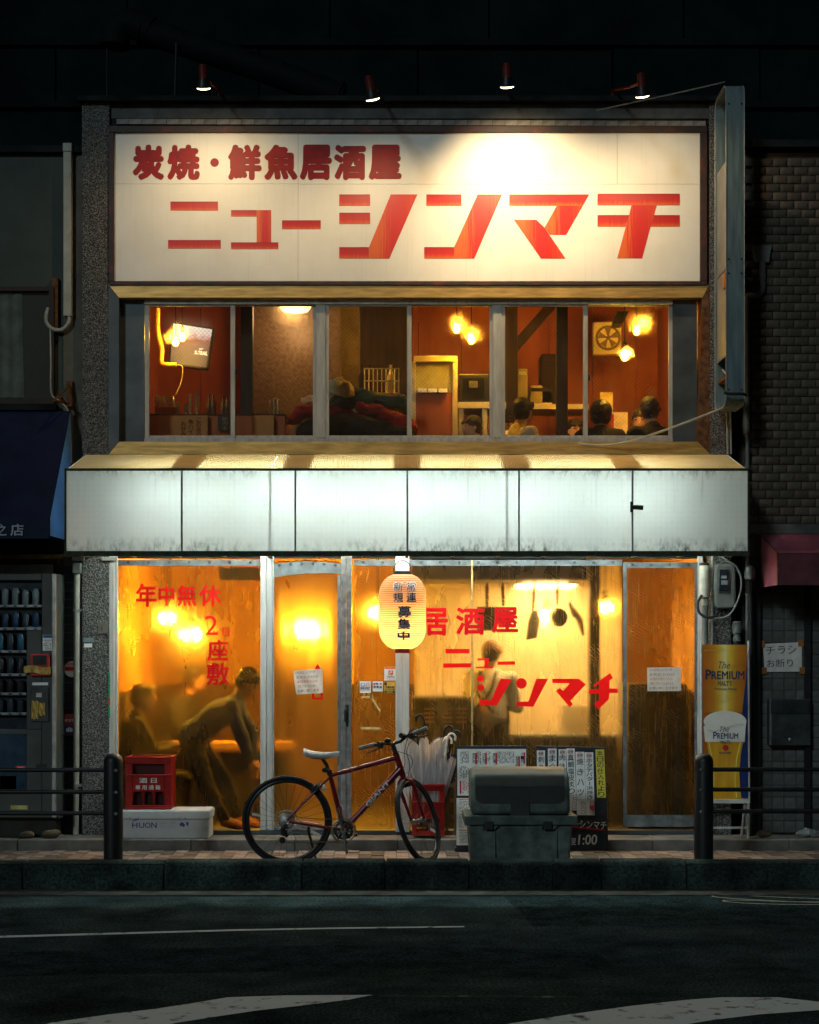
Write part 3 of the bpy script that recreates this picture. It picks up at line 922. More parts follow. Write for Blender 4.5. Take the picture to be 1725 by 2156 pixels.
# ---- four clip-on spotlights over the sign
red_holder = mat('red_lamp_holder', (.10, .012, .008), .5, var=.3)
def spot(u, v, yl, tilt, side_arm, power, target, cone, label):
    c = P(u, v, yl)
    t = thing('sign_spotlight', label, 'spotlight', c, 'spotlights above the signboard')
    ax = Vector((math.sin(tilt) * .6, .42, -1)).normalized()      # the lamp head
    MB().lathe([(.026, -.17), (.030, -.16), (.033, -.075), (.036, -.07)], c, 16, ax).build('holder', red_holder, t, smooth=40)
    MB().lathe([(.036, -.07), (.05, -.03), (.058, -.012), (.060, .0), (.054, .003)], c, 20, ax).build('shade', black_m, t, smooth=40)
    MB().lathe([(.0535, .0025), (.05, .010), (.03, .016), (.002, .018)], c, 20, ax).build('lens', emit('spot_lens', (1., .80, .50), 9.), t, smooth=60)
    b = c - ax * .1
    base = P(u + side_arm, 212, -.06); base.z = ROOF
    MB().tube(spline([b, b.lerp(base, .45) + Vector((0, 0, .01)), base + Vector((0, 0, .05)), base], 5), .011, 8).build('arm', red_holder, t, smooth=50)
    L = bpy.data.lights.new('spot', 'SPOT')
    L.energy = power; L.color = (1., .72, .37); L.spot_size = R(cone); L.spot_blend = 1.; L.shadow_soft_size = .03
    lo = bpy.data.objects.new('bulb_light', L)
    COL.objects.link(lo); lo.parent = t
    d = (P(*target) - c)
    lo.location = d.normalized() * .05
    lo.rotation_euler = d.to_track_quat('-Z', 'Y').to_euler()
spot(429, 184, -.95, .0, 32, 56, (455, 560), 130, 'spotlight furthest left above the signboard, near the duct')
spot(785, 207, -.95, .35, 10, 46, (800, 570), 105, 'spotlight tilted over the first katakana slash of the signboard')
spot(1068, 181, -.95, .1, 0, 185, (1096, 470), 104, 'brightest spotlight, casting the hot glow on the signboard')
spot(1353, 201, -.9, .25, -62, 45, (1400, 640), 150, 'rightmost spotlight on a red arm near the cable')

# ---- lit canopy box over the shop front
YC = -.88
cx0, cx1 = X(138, YC), X(1576, YC)
cz0, cz1, czr = Z(1162, YC), Z(990, YC), Z(957, -.01)
cn = thing('lightbox_canopy', 'long white backlit canopy with mossy edges between the two floors', 'canopy', (0, YC / 2, cz0))
seam = [138.5, 569, 1068, 1575.5]
for a, b in zip(seam, seam[1:]):
    MB().grid(lambda p, q: (X(a, YC) + (X(b, YC) - X(a, YC)) * p + (.0006 if p == 0 else -.0006 if p == 1 else 0), YC + .003 * math.sin(p * 9) * math.sin(q * 3.1), cz0 + (cz1 - cz0) * q), 8, 4).build('face_panel', canopy_face, cn, smooth=180)
    MB().quad((X(a, YC) + .002, YC + .006, cz1), (X(b, YC) - .002, YC + .006, cz1), (X(b, YC) - .002, -.012, czr), (X(a, YC) + .002, -.012, czr)).build('roof_panel', canopy_roof, cn)
for u in (569, 1068):
    MB().box(X(u, YC) - .006, X(u, YC) + .006, YC + .006, YC + .010, cz0, cz1).build('seam_backing', mat('amber_strip', (.45, .33, .18), .6), cn)  # backing added behind each seam to stop tube light leaking
for x in (cx0, cx1):
    MB().add([(x, YC + .004, cz0), (x, -.012, cz0), (x, -.012, czr), (x, YC + .004, cz1)], [(0, 1, 2, 3)]).build('end_panel', canopy_face, cn)
for u in (383, 622, 858, 1093, 1332):
    MB().box(X(u, YC) - .007, X(u, YC) + .007, YC - .007, YC - .004, cz0, cz1).build('rib', mat('rib_shadow', (.16, .17, .17), .6, var=.3), cn)  # dark strips on the face stand in for shadows of the ribs behind
    MB().add([(X(u, YC) - .11, YC + .02, cz1 - .012), (X(u, YC) + .11, YC + .02, cz1 - .012), (X(u, YC) + .11, -.02, czr - .012), (X(u, YC) - .11, -.02, czr - .012)], [(0, 1, 2, 3)]).build('rafter', mat('galvanised_rafter', (.3, .3, .28), .6), cn)
MB().box(cx0 - .006, cx1 + .006, YC - .012, YC + .012, cz1 - .004, cz1 + .014).build('top_trim', moss_m, cn)
MB().box(cx0 - .008, cx1 + .008, YC - .016, YC + .03, cz0 - .032, cz0 + .006).jitter(.0).build('bottom_trim', moss_m, cn)
for x in (cx0, cx1):
    MB().box(x - .006, x + .006, YC - .013, YC + .01, cz0, cz1).build('corner_trim', moss_m, cn)
for i in range(15):
    x = cx0 + .03 + (cx1 - cx0 - .06) * i / 14
    MB().box(x - .012, x + .012, YC + .035, -.012, cz0 + .0, cz0 + .02).build('lattice_bar', moss_m, cn)
MB().box(cx0 + .01, cx1 - .01, -.010, -.002, cz0 + .08, czr - .01).build('back_panel', canopy_in, cn)
MB().ubox(1328, 1334, 1056, 1078, YC - .03, YC - .006).build('clip', black_m, cn)
MB().tube([P(1331, 1068, YC - .025), P(1340, 1068, YC - .04), P(1355, 1069, YC - .05)], .018, 8).build('clip', black_m, cn)
for u, lv in ((383, 185), (622, 230), (858, 235), (1093, 215), (1332, 190)):
    xc = X(u, YC)
    MB().rod((xc - .40, -.52, 2.80), (xc + .40, -.52, 2.80), .016, 8).build('tube_lamp', emit('fluorescent_tube_%d' % lv, (.82, 1., .95), lv), cn)

# ---- shop front: frame, door, vinyl curtains
VB, VT = 1741, 1176
fr = thing('shopfront_frame', 'pale aluminium posts and rails framing the vinyl shop front', 'frame', (0, 0, FL1))
for u0, u1, y0 in ((230, 240, -.03), (240.5, 248, -.005), (548, 560, -.03), (560.5, 573, -.012), (833, 847, -.055), (847.4, 862, -.055), (1470, 1480, -.02)):
    MB().ubox(u0, u1, 1168, 1748 if u0 < 820 or u0 > 900 else 1752, y0, .05).build('post', mat('shopfront_paint', (.50, .475, .45), .5, var=.15, scale=6, stretch=(4, 4, .6)), fr, bevel=.004)
MB().box(X(248), X(1470), .0, .06, Z(1175.5), Z(1168)).build('head_rail', dark_conc, fr)
MB().box(X(248), X(1470), -.03, .06, FL1 - .01, FL1 + .022).build('sill', alu_dark, fr, bevel=.003)
MB().ubox(214, 246, 1173, 1180, -.05, .0).build('head_rail', alu_white, fr)

def curtain(label, u0, u1, m, waves, y0=.012, hem=(0, 12), sag=0., bottom=VB, top=VT + 3):
    t = thing('vinyl_curtain', label, 'curtain', (X((u0 + u1) / 2), y0, FL1), 'vinyl curtains across the shop front')
    ph = random.uniform(0, 6)
    def fn(p, q, dy=0.):
        x = X(u0) + (X(u1) - X(u0)) * p
        z = Z(bottom) + (Z(top) - Z(bottom)) * q
        y = y0 + dy + waves * (.5 * math.sin(p * 11 + ph) + .35 * math.sin(p * 23 + ph * 2 + q * 2) + .4 * math.sin(p * 5 + q * 3 + ph)) * (1.1 - .75 * q)
        return Vector((x, y, z + sag * math.sin(p * math.pi) * (q - .0)))
    MB().grid(fn, 48, 40).build('sheet', m, t, smooth=180)
    qa = 1 - hem[1] / (bottom - top)
    MB().grid(lambda p, q: fn(p, qa + (1 - qa) * q, -.003), 48, 2).build('hem', grey_hem, t, smooth=180)
    n = max(4, int((u1 - u0) / 38))
    for i in range(n):
        p = fn((i + .5) / n, 1 - 5 / (bottom - top), -.006)
        MB().torus(p, .008, .003, (0, 1, 0), 10, 6).build('eyelet', black_m, t)
    return t, fn
cA, fA = curtain('left vinyl curtain with red lettering and dark figures behind it', 248.5, 548, vinyl_a, .006)
cC, fC = curtain('wide vinyl curtain over the kitchen with red katakana behind the lantern', 745, 1311, vinyl_c, .007)
cD, fD = curtain('slack vinyl curtain at the right end with a handwritten notice', 1312, 1470, vinyl_d, .016, y0=.0, top=VT + 8)
def band(t, fn, p0, p1, q0, q1, m, name, dy=-.004):
    MB().grid(lambda p, q: fn(p0 + (p1 - p0) * p, q0 + (q1 - q0) * q, dy), 3, 40).build(name, m, t, smooth=180)
band(cD, fD, .0, .05, 0, 1, grey_hem, 'hem')
band(cD, fD, .955, 1., 0, 1, grey_hem, 'hem')
MB().grid(lambda p, q: fD(p, q * .045, -.004), 30, 2).build('hem', grey_hem, cD, smooth=180)
seam_m = mat('vinyl_seam', (.40, .26, .10), .5, var=.3, scale=20)
band(cC, fC, .437, .444, 0, 1, seam_m, 'seam')
# lettering cut from red tape
def on(t, fn, mb, m, name, u0, u1, dy=-.007):
    for v in mb.v:
        p = (v.x - X(u0)) / (X(u1) - X(u0)); q = (v.z - Z(VB)) / (Z(VT + 3) - Z(VB))
        v.y += fn(min(1, max(0, p)), min(1, max(0, q))).y + dy
    return mb.build(name, m, t)
for ch, a, b, c, d in (('年', 286, 330, 1229, 1278), ('中', 334, 367, 1231, 1275), ('無', 373, 413, 1231, 1276), ('休', 419, 466, 1231, 1277), ('2', 431, 459, 1296, 1337), ('階', 467, 484.5, 1320, 1341), ('座', 436.5, 481, 1347, 1392), ('敷', 435, 483, 1395.5, 1443)):
    on(cA, fA, utext(ch, a, b, c, d, 0, bold=.0 if ch == '2' else .022 if ch != '階' else .012), tape_red, 'tape_character', 248.5, 548)
for ch, a, b, c, d in (('居', 884, 944, 1280, 1339), ('酒', 960, 1021, 1279, 1337), ('屋', 1036, 1092, 1278, 1333)):
    on(cC, fC, utext(ch, a, b, c, d, 0, bold=.032), tape_red, 'tape_character', 745, 1311)
k_ = lambda L: [(X(828 + a * .3), Z(1159.2 + b * .3)) for a, b in L]
circ = lambda cx, cy, r: [(cx + r * math.cos(i * math.pi / 10), cy + r * math.sin(i * math.pi / 10)) for i in range(20)]
for L in ([(368, 690), (538, 690), (538, 722), (368, 722)], [(352, 793), (547, 791), (547, 821), (352, 823)],
          [(592, 757), (675, 757), (668, 813), (700, 813), (700, 827), (580, 827), (582, 816), (640, 814), (644, 770), (594, 772)],
          [(735, 780), (857, 777), (857, 801), (735, 804)], circ(613, 899, 23), circ(615, 962, 24),
          [(605, 1050), (688, 1048), (755, 900), (835, 905), (728, 1088), (605, 1083)], circ(901, 933, 38),
          [(865, 1062), (950, 1060), (1005, 900), (1090, 900), (985, 1097), (865, 1093)],
          [(1118, 900), (1305, 900), (1355, 940), (1245, 1055), (1263, 1078), (1240, 1100), (1142, 985), (1170, 965), (1195, 985), (1240, 932), (1118, 930)],
          [(1405, 945), (1525, 860), (1543, 895), (1520, 912), (1520, 968), (1577, 968), (1577, 1000), (1520, 1000), (1515, 1045), (1440, 1117), (1410, 1075), (1445, 1050), (1445, 1005), (1375, 1005), (1375, 975), (1445, 972), (1445, 935), (1410, 957)]):
    on(cC, fC, MB().poly(k_(L), 0), tape_red, 'tape_character', 745, 1311)

# sliding door with its own vinyl
dr = thing('sliding_door', 'aluminium sliding door with cloudy amber vinyl and a black pull handle', 'door', P(648, 1745, -.03))
dy = -.035
for u0, u1 in ((572.5, 577), (718, 729), (729.4, 741)):
    MB().ubox(u0, u1, 1170, 1749, dy if u0 > 600 else -.02, dy + .04).build('stile', steel_m if u0 > 600 else alu_white, dr, bevel=.004)
MB().ubox(577, 718, 1736, 1748, dy + .003, dy + .04).build('bottom_rail', steel_m, dr, bevel=.004)
def fdoor(p, q, e=0.):
    x = X(577) + (X(718) - X(577)) * p; z = Z(1738) + (Z(1184) - Z(1738)) * q
    return Vector((x, -.012 + e + .006 * math.sin(p * 9 + q) + .003 * math.sin(p * 23) * (1 - q * .3), z + .018 * math.sin(p * 3.1) * q))
MB().grid(fdoor, 40, 40).build('sheet', vinyl_b, dr, smooth=180)
MB().grid(lambda p, q: fdoor(p, .955 + .045 * q, -.004) + Vector((0, 0, -.012 + .03 * (1 - q) * (p - .5))), 30, 3).build('hem', grey_hem, dr, smooth=180)
MB().grid(lambda p, q: fdoor(.95 + .05 * p, q * .95, -.004), 2, 20).build('hem', grey_hem, dr, smooth=180)
for i in range(6):
    p = fdoor((i + .5) / 6, .985, -.012)
    MB().torus(p + Vector((0, 0, .005)), .008, .003, (0, 1, 0), 10, 6).build('eyelet', black_m, dr)
MB().tube([P(730, 1493, dy - .004), P(727, 1496, dy - .04), P(727, 1518, dy - .04), P(730, 1521, dy - .004)], .009, 8).build('pull_handle', black_m, dr, smooth=50)
MB().ubox(728.5, 734, 1484, 1530, dy - .006, dy - .001).build('handle_plate', black_m, dr)

# ---- lights and furniture of the ground floor room
def bulb(name, label, c, power, col, r=.035, cord_to=None, cat='light bulb', group=None, glow=30, base=True):
    t = thing(name, label, cat, c, group)
    c = Vector(c)
    MB().lathe([(.002, -r * 1.3), (r * .6, -r * 1.1), (r, -r * .3), (r * .95, r * .3), (r * .5, r * 1.2), (r * .4, r * 1.5)], c, 16).build('glass_bulb', emit('bulb_glow_%s_%d' % (name, glow), col, glow), t, smooth=60)
    if base: MB().lathe([(r * .55, r * 1.45), (r * .6, r * 1.6), (r * .6, r * 3.2), (r * .3, r * 3.5)], c, 12).build('socket', black_m, t, smooth=40)
    top = cord_to if cord_to else CE1
    MB().rod(c + Vector((0, 0, r * 3.4)), (c.x, c.y, top), .005, 6).build('cord', black_m, t)
    L = bpy.data.lights.new('bulb', 'POINT'); L.energy = power; L.color = (col[0], col[1] * .93, col[2] * .85); L.shadow_soft_size = r * 1.05
    lo = bpy.data.objects.new('bulb_light', L); COL.objects.link(lo); lo.parent = t
    return t
WARM = (1., .53, .045); KIT = (1., .78, .48); AMB = (1., .50, .03)
bulb('hanging_bulb', 'bare bulb glowing behind the left vinyl curtain, the brighter left one', P(360, 1304, .75), 2500, WARM, .05, group='bulbs in the ground floor room')
bulb('hanging_bulb', 'bare bulb behind the left vinyl curtain beside the numeral two', P(412, 1338, 1.3), 2300, WARM, .05, group='bulbs in the ground floor room')
bulb('hanging_bulb', 'bare bulb glowing just left of the paper lantern', P(797, 1292, .7), 2500, WARM, .05, group='bulbs in the ground floor room')
bulb('hanging_bulb', 'bare bulb glowing at the right of the kitchen by the last pan', P(1272, 1282, .55), 1000, WARM, .045, group='bulbs in the ground floor room')
bulb('hanging_bulb', 'bare bulb deep in the room behind the amber sliding door', P(655, 1330, 2.0), 3300, AMB, .05, group='bulbs in the ground floor room')
bulb('hanging_bulb', 'bulb flaring in the middle of the kitchen behind the hanging pans', P(1150, 1300, .95), 600, (1., .74, .34), .05, group='bulbs in the ground floor room')
# kitchen: steel wall, hood with hooks, counter
kt = thing('kitchen_wall', 'pale steel kitchen wall shining behind the hanging pans', 'wall panel', P(1120, 1745, 1.3))
for i in range(7):
    u0 = 872 + i * 62
    MB().ubox(u0 + .6, u0 + 61.4, 1190, 1745, 1.3, 1.33).build('steel_sheet', kitchen_m, kt)
hd = thing('kitchen_hood', 'dark extractor hood across the top of the kitchen', 'hood', P(1060, 1220, .55))
MB().xprism([(.45, Z(1221, .45)), (1.25, Z(1221, .45)), (1.25, CE1 - .01), (.60, CE1 - .01)], X(868, .45), X(1236, .45)).build('hood_body', dark_m, hd)
MB().rod(P(990, 1221, .44), P(1236, 1221, .44), .008, 8).build('hook_rail', steel_m, hd)
L = bpy.data.lights.new('hood_lamp', 'AREA'); L.energy = 52; L.color = (1., .68, .32); L.size = .5
hl = MB().box(X(1100, .9), X(1190, .9), .85, .95, Z(1221, .45) - .03, Z(1221, .45) - .003).build('hood_lamp', emit('hood_lamp_glow', (1., .78, .45), 3), hd)
lo = bpy.data.objects.new('hood_light', L); COL.objects.link(lo); lo.parent = hl
lo.location = Vector((X(1145, .9), .9, Z(1221, .45) - .04)) - offset_of(hl)
ct = thing('kitchen_counter', 'dark kitchen counter under the pale steel wall', 'counter', P(1130, 1745, .7))
MB().ubox(995, 1300, 1552, 1745, .75, 1.28).build('cabinet', dark_m, ct, bevel=.01)
MB().ubox(993, 1302, 1546, 1552, .73, 1.28).build('worktop', steel_m, ct)
MB().ubox(1180, 1255, 1485, 1545, .95, 1.15).build('tray_box', kitchen_m, ct)
rf = thing('louvred_fridge', 'dark drinks fridge with orange louvres behind the umbrellas', 'fridge', P(925, 1745, .5))
MB().ubox(866, 988, 1468, 1745, .45, 1.0).build('body', dark_m, rf, bevel=.02)
slit = mat('louvre_slit', (.55, .30, .16), .5)
for gx in (910, 948, 986 - 8):
    for k in range(4):
        MB().ubox(gx - 18, gx + 4, 1490 + k * 9, 1494.5 + k * 9, .443, .452).build('louvre', slit, rf)
pt = thing('side_cupboard', 'tall dark cupboard at the right end inside the vinyl front', 'cupboard', P(1400, 1745, .5))
MB().ubox(1322, 1440, 1440, 1745, .35, 1.0).build('body', dark_m, pt, bevel=.01)
MB().ubox(1352, 1402, 1480, 1745, .338, .349).build('door', wood_d, pt)
po = thing('kitchen_post', 'dark timber post at the right edge of the kitchen', 'post', P(1250, 1745, .45))
MB().ubox(1240, 1262, 1180, 1745, .5, .62).build('timber', wood_d, po)
MB().ubox(1243, 1258, 1480, 1600, .485, .498).build('knife_rack', dark_m, po)
tb = thing('drinking_counter', 'dark counter between the two figures behind the left curtain', 'counter', P(420, 1745, 1.2))
MB().ubox(330, 620, 1565, 1578, 1.0, 1.5).build('counter_top', wood, tb, bevel=.006)
MB().ubox(335, 615, 1578, 1745, 1.05, 1.45).build('counter_front', dark_m, tb)
MB().ubox(577, 600, 1400, 1745, 1.9, 2.1).build('room_post', wood_d, shop)
lp = thing('shop_shelf', 'amber shelf wall with boxes behind the left curtain', 'shelf', P(300, 1745, 2.6))
MB().ubox(262, 330, 1190, 1560, 2.4, 2.7).build('carcass', wood, lp, bevel=.01)
for v in (1240, 1300, 1360, 1420): MB().ubox(262, 330, v, v + 6, 2.37, 2.4).build('board', wood_d, lp)
pp = thing('wall_menu', 'cream paper menu pinned above the left curtain window', 'paper', P(500, 1200, .3))
MB().ubox(463, 548, 1196, 1222, .22, .223).build('sheet', mat('amber_paper', (.66, .48, .26), .8, var=.1), pp)
# pans on the hood rail
panm = mat('seasoned_pan', (.10, .075, .05), .45, metal=.4, var=.3)
panl = mat('steel_pan', (.34, .27, .18), .4, metal=.6, var=.3)
def pan(label, u, v0, v1, v2, shape, m, yl=.42, lean=0):
    t = thing('hanging_pan', label, 'pan', P(u, v2, yl), 'pans hanging from the kitchen rail')
    a, b = P(u, v0, yl), P(u + lean * .45, v1, yl)
    MB().torus(P(u, v0 - 2, yl), .012, .003, (0, 1, 0), 12, 6).build('hook', steel_m, t)
    MB().tube([a, a.lerp(b, .2), a.lerp(b, .7), b], [.008, .016, .014, .010], 8).build('handle', wood_d, t, smooth=50)
    mb = MB()
    c = P(u + lean, (v1 + v2) / 2, yl)
    hh = (v2 - v1) / 2 / S(yl)
    if shape == 'box':
        mb.box(c.x - .085, c.x + .085, yl - .02, yl + .03, c.z - hh, c.z + hh)
    elif shape == 'side':                       # seen nearly edge on
        mb.prism([(c.x - .05, c.z - hh), (c.x + .035, c.z - hh * .9), (c.x + .075, c.z + hh * .4), (c.x + .06, c.z + hh), (c.x, c.z + hh), (c.x - .03, c.z + hh * .3)], yl - .03, yl + .03)
    elif shape == 'bowl':
        mb.lathe([(.002, .05), (.06, .045), (.075, .0), (.08, -.002), (.07, .004), (.058, .04), (.002, .044)], c, 22, Vector((.25, 1, .1)))
    elif shape == 'tongs':
        mb.tube([a + Vector((.02, 0, -.05)), b + Vector((.05, 0, -.02)), c + Vector((.03, 0, -hh))], [.02, .03, .012], 8)
    mb.build('pan_body', m, t, smooth=40, bevel=.006 if shape in ('box', 'side') else 0)
pan('dark square pan hanging leftmost on the kitchen rail', 1025, 1228, 1278, 1328, 'box', panm)
pan('dark skillet behind the last red kanji on the curtain', 1058, 1227, 1276, 1326, 'bowl', panm, lean=4)
pan('long pale pan hanging edge-on in the bright middle of the kitchen', 1124, 1229, 1286, 1347, 'side', panl, lean=-4)
pan('round wok with a highlight, fourth on the kitchen rail', 1172, 1232, 1274, 1326, 'bowl', panm, lean=3)
pan('slanting bright scoop rightmost on the kitchen rail', 1198, 1268, 1300, 1338, 'tongs', panl, lean=22)

# ---- upper room: lamps, screen, clutter, fan
UP = (1., .55, .05)
for args in (('bare bulb furthest left upstairs beside the television', 370, 720, .7, 17, .028),
             ('bare bulb upstairs touching the television corner, right of its twin', 384, 710, .75, 17, .028),
             ('upper bulb of the pair above the dark microwave', 962, 692, .9, 30, .03),
             ('lower bulb of the pair above the dark microwave', 993, 715, .8, 30, .03),
             ('bare bulb upstairs to the right of the wall fan', 1341, 696, 1.0, 26, .03),
             ('large flaring bulb upstairs below the wall fan', 1316, 749, .45, 40, .034)):
    bulb('upstairs_bulb', args[0], P(args[1], args[2], args[3]), args[4] * 13, UP, args[5], CE2, group='bulbs in the upper room', glow=40)
cl = thing('ceiling_lamp', 'dim lamp glowing under the ceiling behind the second upper pane', 'ceiling lamp', P(622, 655, 1.7))
MB().lathe([(.14, 0), (.15, -.02), (.12, -.06), (.002, -.07)], (X(622, 1.7), 1.7, CE2 - .17), 20).build('shade', emit('lamp_shade_glow', (1., .6, .25), 3.), cl, smooth=50)
MB().rod((X(622, 1.7), 1.7, CE2 - .17), (X(622, 1.7), 1.7, CE2), .02).build('stem', black_m, cl)
L = bpy.data.lights.new('ceiling', 'POINT'); L.energy = 20; L.color = (1., .55, .22); L.shadow_soft_size = .1
lo = bpy.data.objects.new('bulb_light', L); COL.objects.link(lo); lo.parent = cl; lo.location = Vector((X(622, 1.7), 1.6, CE2 - .32)) - cl.location
def make_screen():
    m, nt, nd, lk = _new('tv_picture')
    g = N(nt, 'ShaderNodeTexCoord')
    sp = N(nt, 'ShaderNodeSeparateXYZ'); lk.new(g.outputs['Generated'], sp.inputs[0])
    n = tnoise(nt, coords(nt, (3, 3, 6)), 4, 4)
    k = mth(nt, 'ADD', sp.outputs[2], mth(nt, 'MULTIPLY', mth(nt, 'SUBTRACT', n, .5), .35))
    c = ramp(nt, k, [(.2, (.10, .06, .07)), (.45, (.20, .10, .10)), (.62, (.35, .10, .10)), (.75, (.8, .62, .55)), (.95, (.95, .85, .75))])
    p = principled(nt)
    p.inputs['Base Color'].default_value = (.02, .02, .02, 1)
    lk.new(c, p.inputs['Emission Color']); p.inputs['Emission Strength'].default_value = 1.1
    return m
tv = thing('television', 'tilted television showing a red landscape with white lettering', 'television', P(404, 770, 1.1))
ty = 1.1
q = [P(354, 768, ty), P(438, 779, ty), P(452, 690, ty), P(362, 676, ty)]
def inset(q, k):
    c = sum(q, Vector()) / 4
    return [c + (p - c) * k for p in q]
MB().hexa([Vector(p) + Vector((0, dy_, 0)) for dy_ in (0, .07) for p in q]).build('case', dark_m, tv, bevel=.006)
MB().add([p + Vector((0, -.004, 0)) for p in inset(q, .9)], [(0, 1, 2, 3)]).build('screen', make_screen(), tv)
utext('X-TRAIL', 409, 437, 739, 747, ty - .008, bold=.01, shear=.15, tilt=-.09).build('caption', emit('caption_glow', (.9, .9, .95), 1.), tv)
utext('NEW', 419, 428, 733, 736.5, ty - .008).build('caption', MATS['caption_glow'], tv)
pb = thing('yellow_conduit', 'yellow pipe running down beside the television', 'pipe', P(334, 769, .9))
MB().tube(spline([P(332, 650, .9), P(333, 700, .9), P(341, 735, .9), P(342, 765, .9), P(372, 768, .9)], 6), .022, 8).build('pipe', mat('yellow_enamel', (.72, .42, .08), .4), pb, smooth=60)
MB().tube(spline([P(372, 768, .9), P(384, 772, .9), P(383, 800, .9), P(370, 830, .9)], 6), .005, 6).build('cable', yellow_box, pb)
sc_ = thing('service_counter', 'long red-brown counter under the left upper windows', 'counter', P(420, 930, .5))
MB().ubox(306, 600, 874, 960, .42, 1.0).build('front', wood_r, sc_)
MB().ubox(306, 600, 871, 874.5, .41, 1.0).build('top', wood_d, sc_)
ob = thing('cardboard_sign', 'orange cardboard panel with handwritten vertical lines on the upper counter', 'sign', P(384, 918, .38))
MB().ubox(332, 437, 875, 925, .36, .40).build('board', card_m, ob)
for k, (s_, u) in enumerate((('この店の', 413), ('角ハイボ', 396), ('お好み', 381))):
    mb = MB()
    for i, ch in enumerate(s_): utext(ch, u, u + 11, 879 + i * 10.5 + k * 4, 888.5 + i * 10.5 + k * 4, .355, mb=mb, bold=.005)
    mb.build('lettering', wood_d, ob)
bs = thing('black_sign', 'small black sign with pale characters on the upper counter', 'sign', P(471, 906, .38))
MB().ubox(459, 484, 876, 906, .37, .39).build('board', dark_m, bs)
mb = MB()
for i, ch in enumerate('弥力士'): utext(ch, 468, 479, 878 + i * 9, 886 + i * 9, .366, mb=mb)
mb.build('lettering', mat('faded_lettering', (.5, .32, .16), .7), bs)
cup_m = mat('steel_cup', (.62, .50, .30), .25, metal=.9)
for i, (u, v0) in enumerate(((374, 846), (391, 850), (401, 831), (414, 828), (569, 842), (577, 838), (585, 841))):
    w = 4.3 if i < 4 else 3.2
    p = P(u, 871.5, .6)
    h = (871.5 - v0) / S(.6)
    r0 = w / S(.6)
    prof = []
    n = max(3, int(h / .035))
    for k in range(n):
        prof += [(r0 * .86, h * k / n), (r0, h * (k + .85) / n), (r0 * 1.08, h * (k + .88) / n), (r0 * 1.08, h * (k + .98) / n)]
    MB().lathe(prof, p, 14).build('stacked_cups', cup_m, smooth=30, label=['short stack of steel cups left of the tall stacks', 'low stack of steel cups in front of the tall ones', 'tall stack of steel cups left of the tallest', 'tallest stack of steel cups on the upper counter', 'left of three steel tumblers on the upper counter', 'middle and tallest of three steel tumblers on the counter', 'right of three steel tumblers on the upper counter'][i], cat='cups', group='steel cups on the upper counter')
gb = mat('glass_bottle', (.10, .06, .03), .15, var=.4)
for i, u in enumerate((440, 449, 470, 478)):
    p = P(u, 871.5, .75); k = 1 if i < 2 else .9
    MB().lathe([(.022, 0), (.026, .01), (.026, .09 * k), (.010, .13 * k), (.009, .17 * k), (.011, .175 * k)], p, 12).build('glass_bottle', gb, smooth=40, label=['dark bottle right of the tallest cup stack', 'second dark bottle right of the cup stacks', 'dark bottle above the small black sign', 'dark bottle against the sash beside the black sign'][i], cat='bottle', group='bottles on the upper counter')
dt = thing('dish_crate', 'open crate of dishes beside the cups on the upper counter', 'crate', P(350, 871, .6))
MB().ubox(326, 370, 856, 871.5, .55, .8).build('tray', wood_r, dt)
for i in range(5):
    MB().lathe([(.02, 0), (.022, .05), (.018, .09)], P(331 + i * 8, 856, .65), 10).build('glass', cup_m, dt)
ox = thing('orange_box', 'plain orange box on the upper counter by the dark post', 'box', P(554, 918, .38))
MB().ubox(533, 577, 874.5, 925, .36, .6).build('body', card_m, ox, bevel=.004)
# heap of bedding behind the third pane
def cloth(name, label, m, pts, rr, seed, grp):
    mb = MB()
    for a, b in zip(pts, pts[1:]): capsule(mb, a[0], a[1], b[0], b[1])
    me = fused(mb, name, .014, 6, lambda c: c + Vector(mnoise.noise_vector(c * 9 + Vector((seed, 0, 0)))) * .03 + Vector((0, -.3, 1)) * (.022 * (1 - 2 * abs(mnoise.noise(Vector((c.x * 9, c.y * 9, c.z * 22 + seed)))))) + Vector(mnoise.noise_vector(c * 40)) * .006)
    o = link_mesh(name, me, m)
    tag(o, label, 'bedding', grp)
g_ = 'bedding heaped behind the middle upper pane'
cloth('folded_bedding', 'red blanket spilling left behind the second upper pane', red_cloth, [(P(615, 890, .62), .05), (P(640, 872, .6), .07), (P(690, 872, .6), .08), (P(760, 890, .6), .09)], 0, 1, g_)
cloth('folded_bedding', 'khaki cloth crumpled on top of the bedding heap', khaki_cloth, [(P(693, 838, .55), .06), (P(705, 815, .55), .075), (P(735, 828, .55), .05)], 0, 5, g_)
cloth('folded_bedding', 'dark green rolled blanket under the khaki cloth', green_cloth, [(P(700, 850, .6), .07), (P(745, 840, .6), .075), (P(850, 850, .6), .06)], 0, 9, g_)
cloth('folded_bedding', 'red quilt sagging at the right of the bedding heap', red_cloth, [(P(760, 862, .5), .05), (P(800, 870, .5), .06), (P(860, 905, .5), .09)], 0, 13, g_)
cloth('folded_bedding', 'black blanket along the bottom of the bedding heap', black_cloth, [(P(640, 912, .45), .09), (P(720, 898, .45), .10), (P(800, 912, .45), .10), (P(850, 925, .45), .08)], 0, 17, g_)
cloth('folded_bedding', 'pale orange pillow on the red blanket by the mullion', mat('peach_cloth', (.6, .34, .18), .9), [(P(640, 846, .6), .035), (P(664, 846, .6), .04)], 0, 21, g_)
wr = thing('wire_rack', 'wire rack of bottles behind the third upper pane', 'rack', P(800, 830, 1.2))
for i in range(9): MB().rod(P(768 + i * 9, 776, 1.2), P(768 + i * 9, 828, 1.2), .005, 5).build('wire', steel_m, wr)
for v in (776, 802, 828): MB().rod(P(766, v, 1.2), P(842, v, 1.2), .006, 5).build('wire', steel_m, wr)
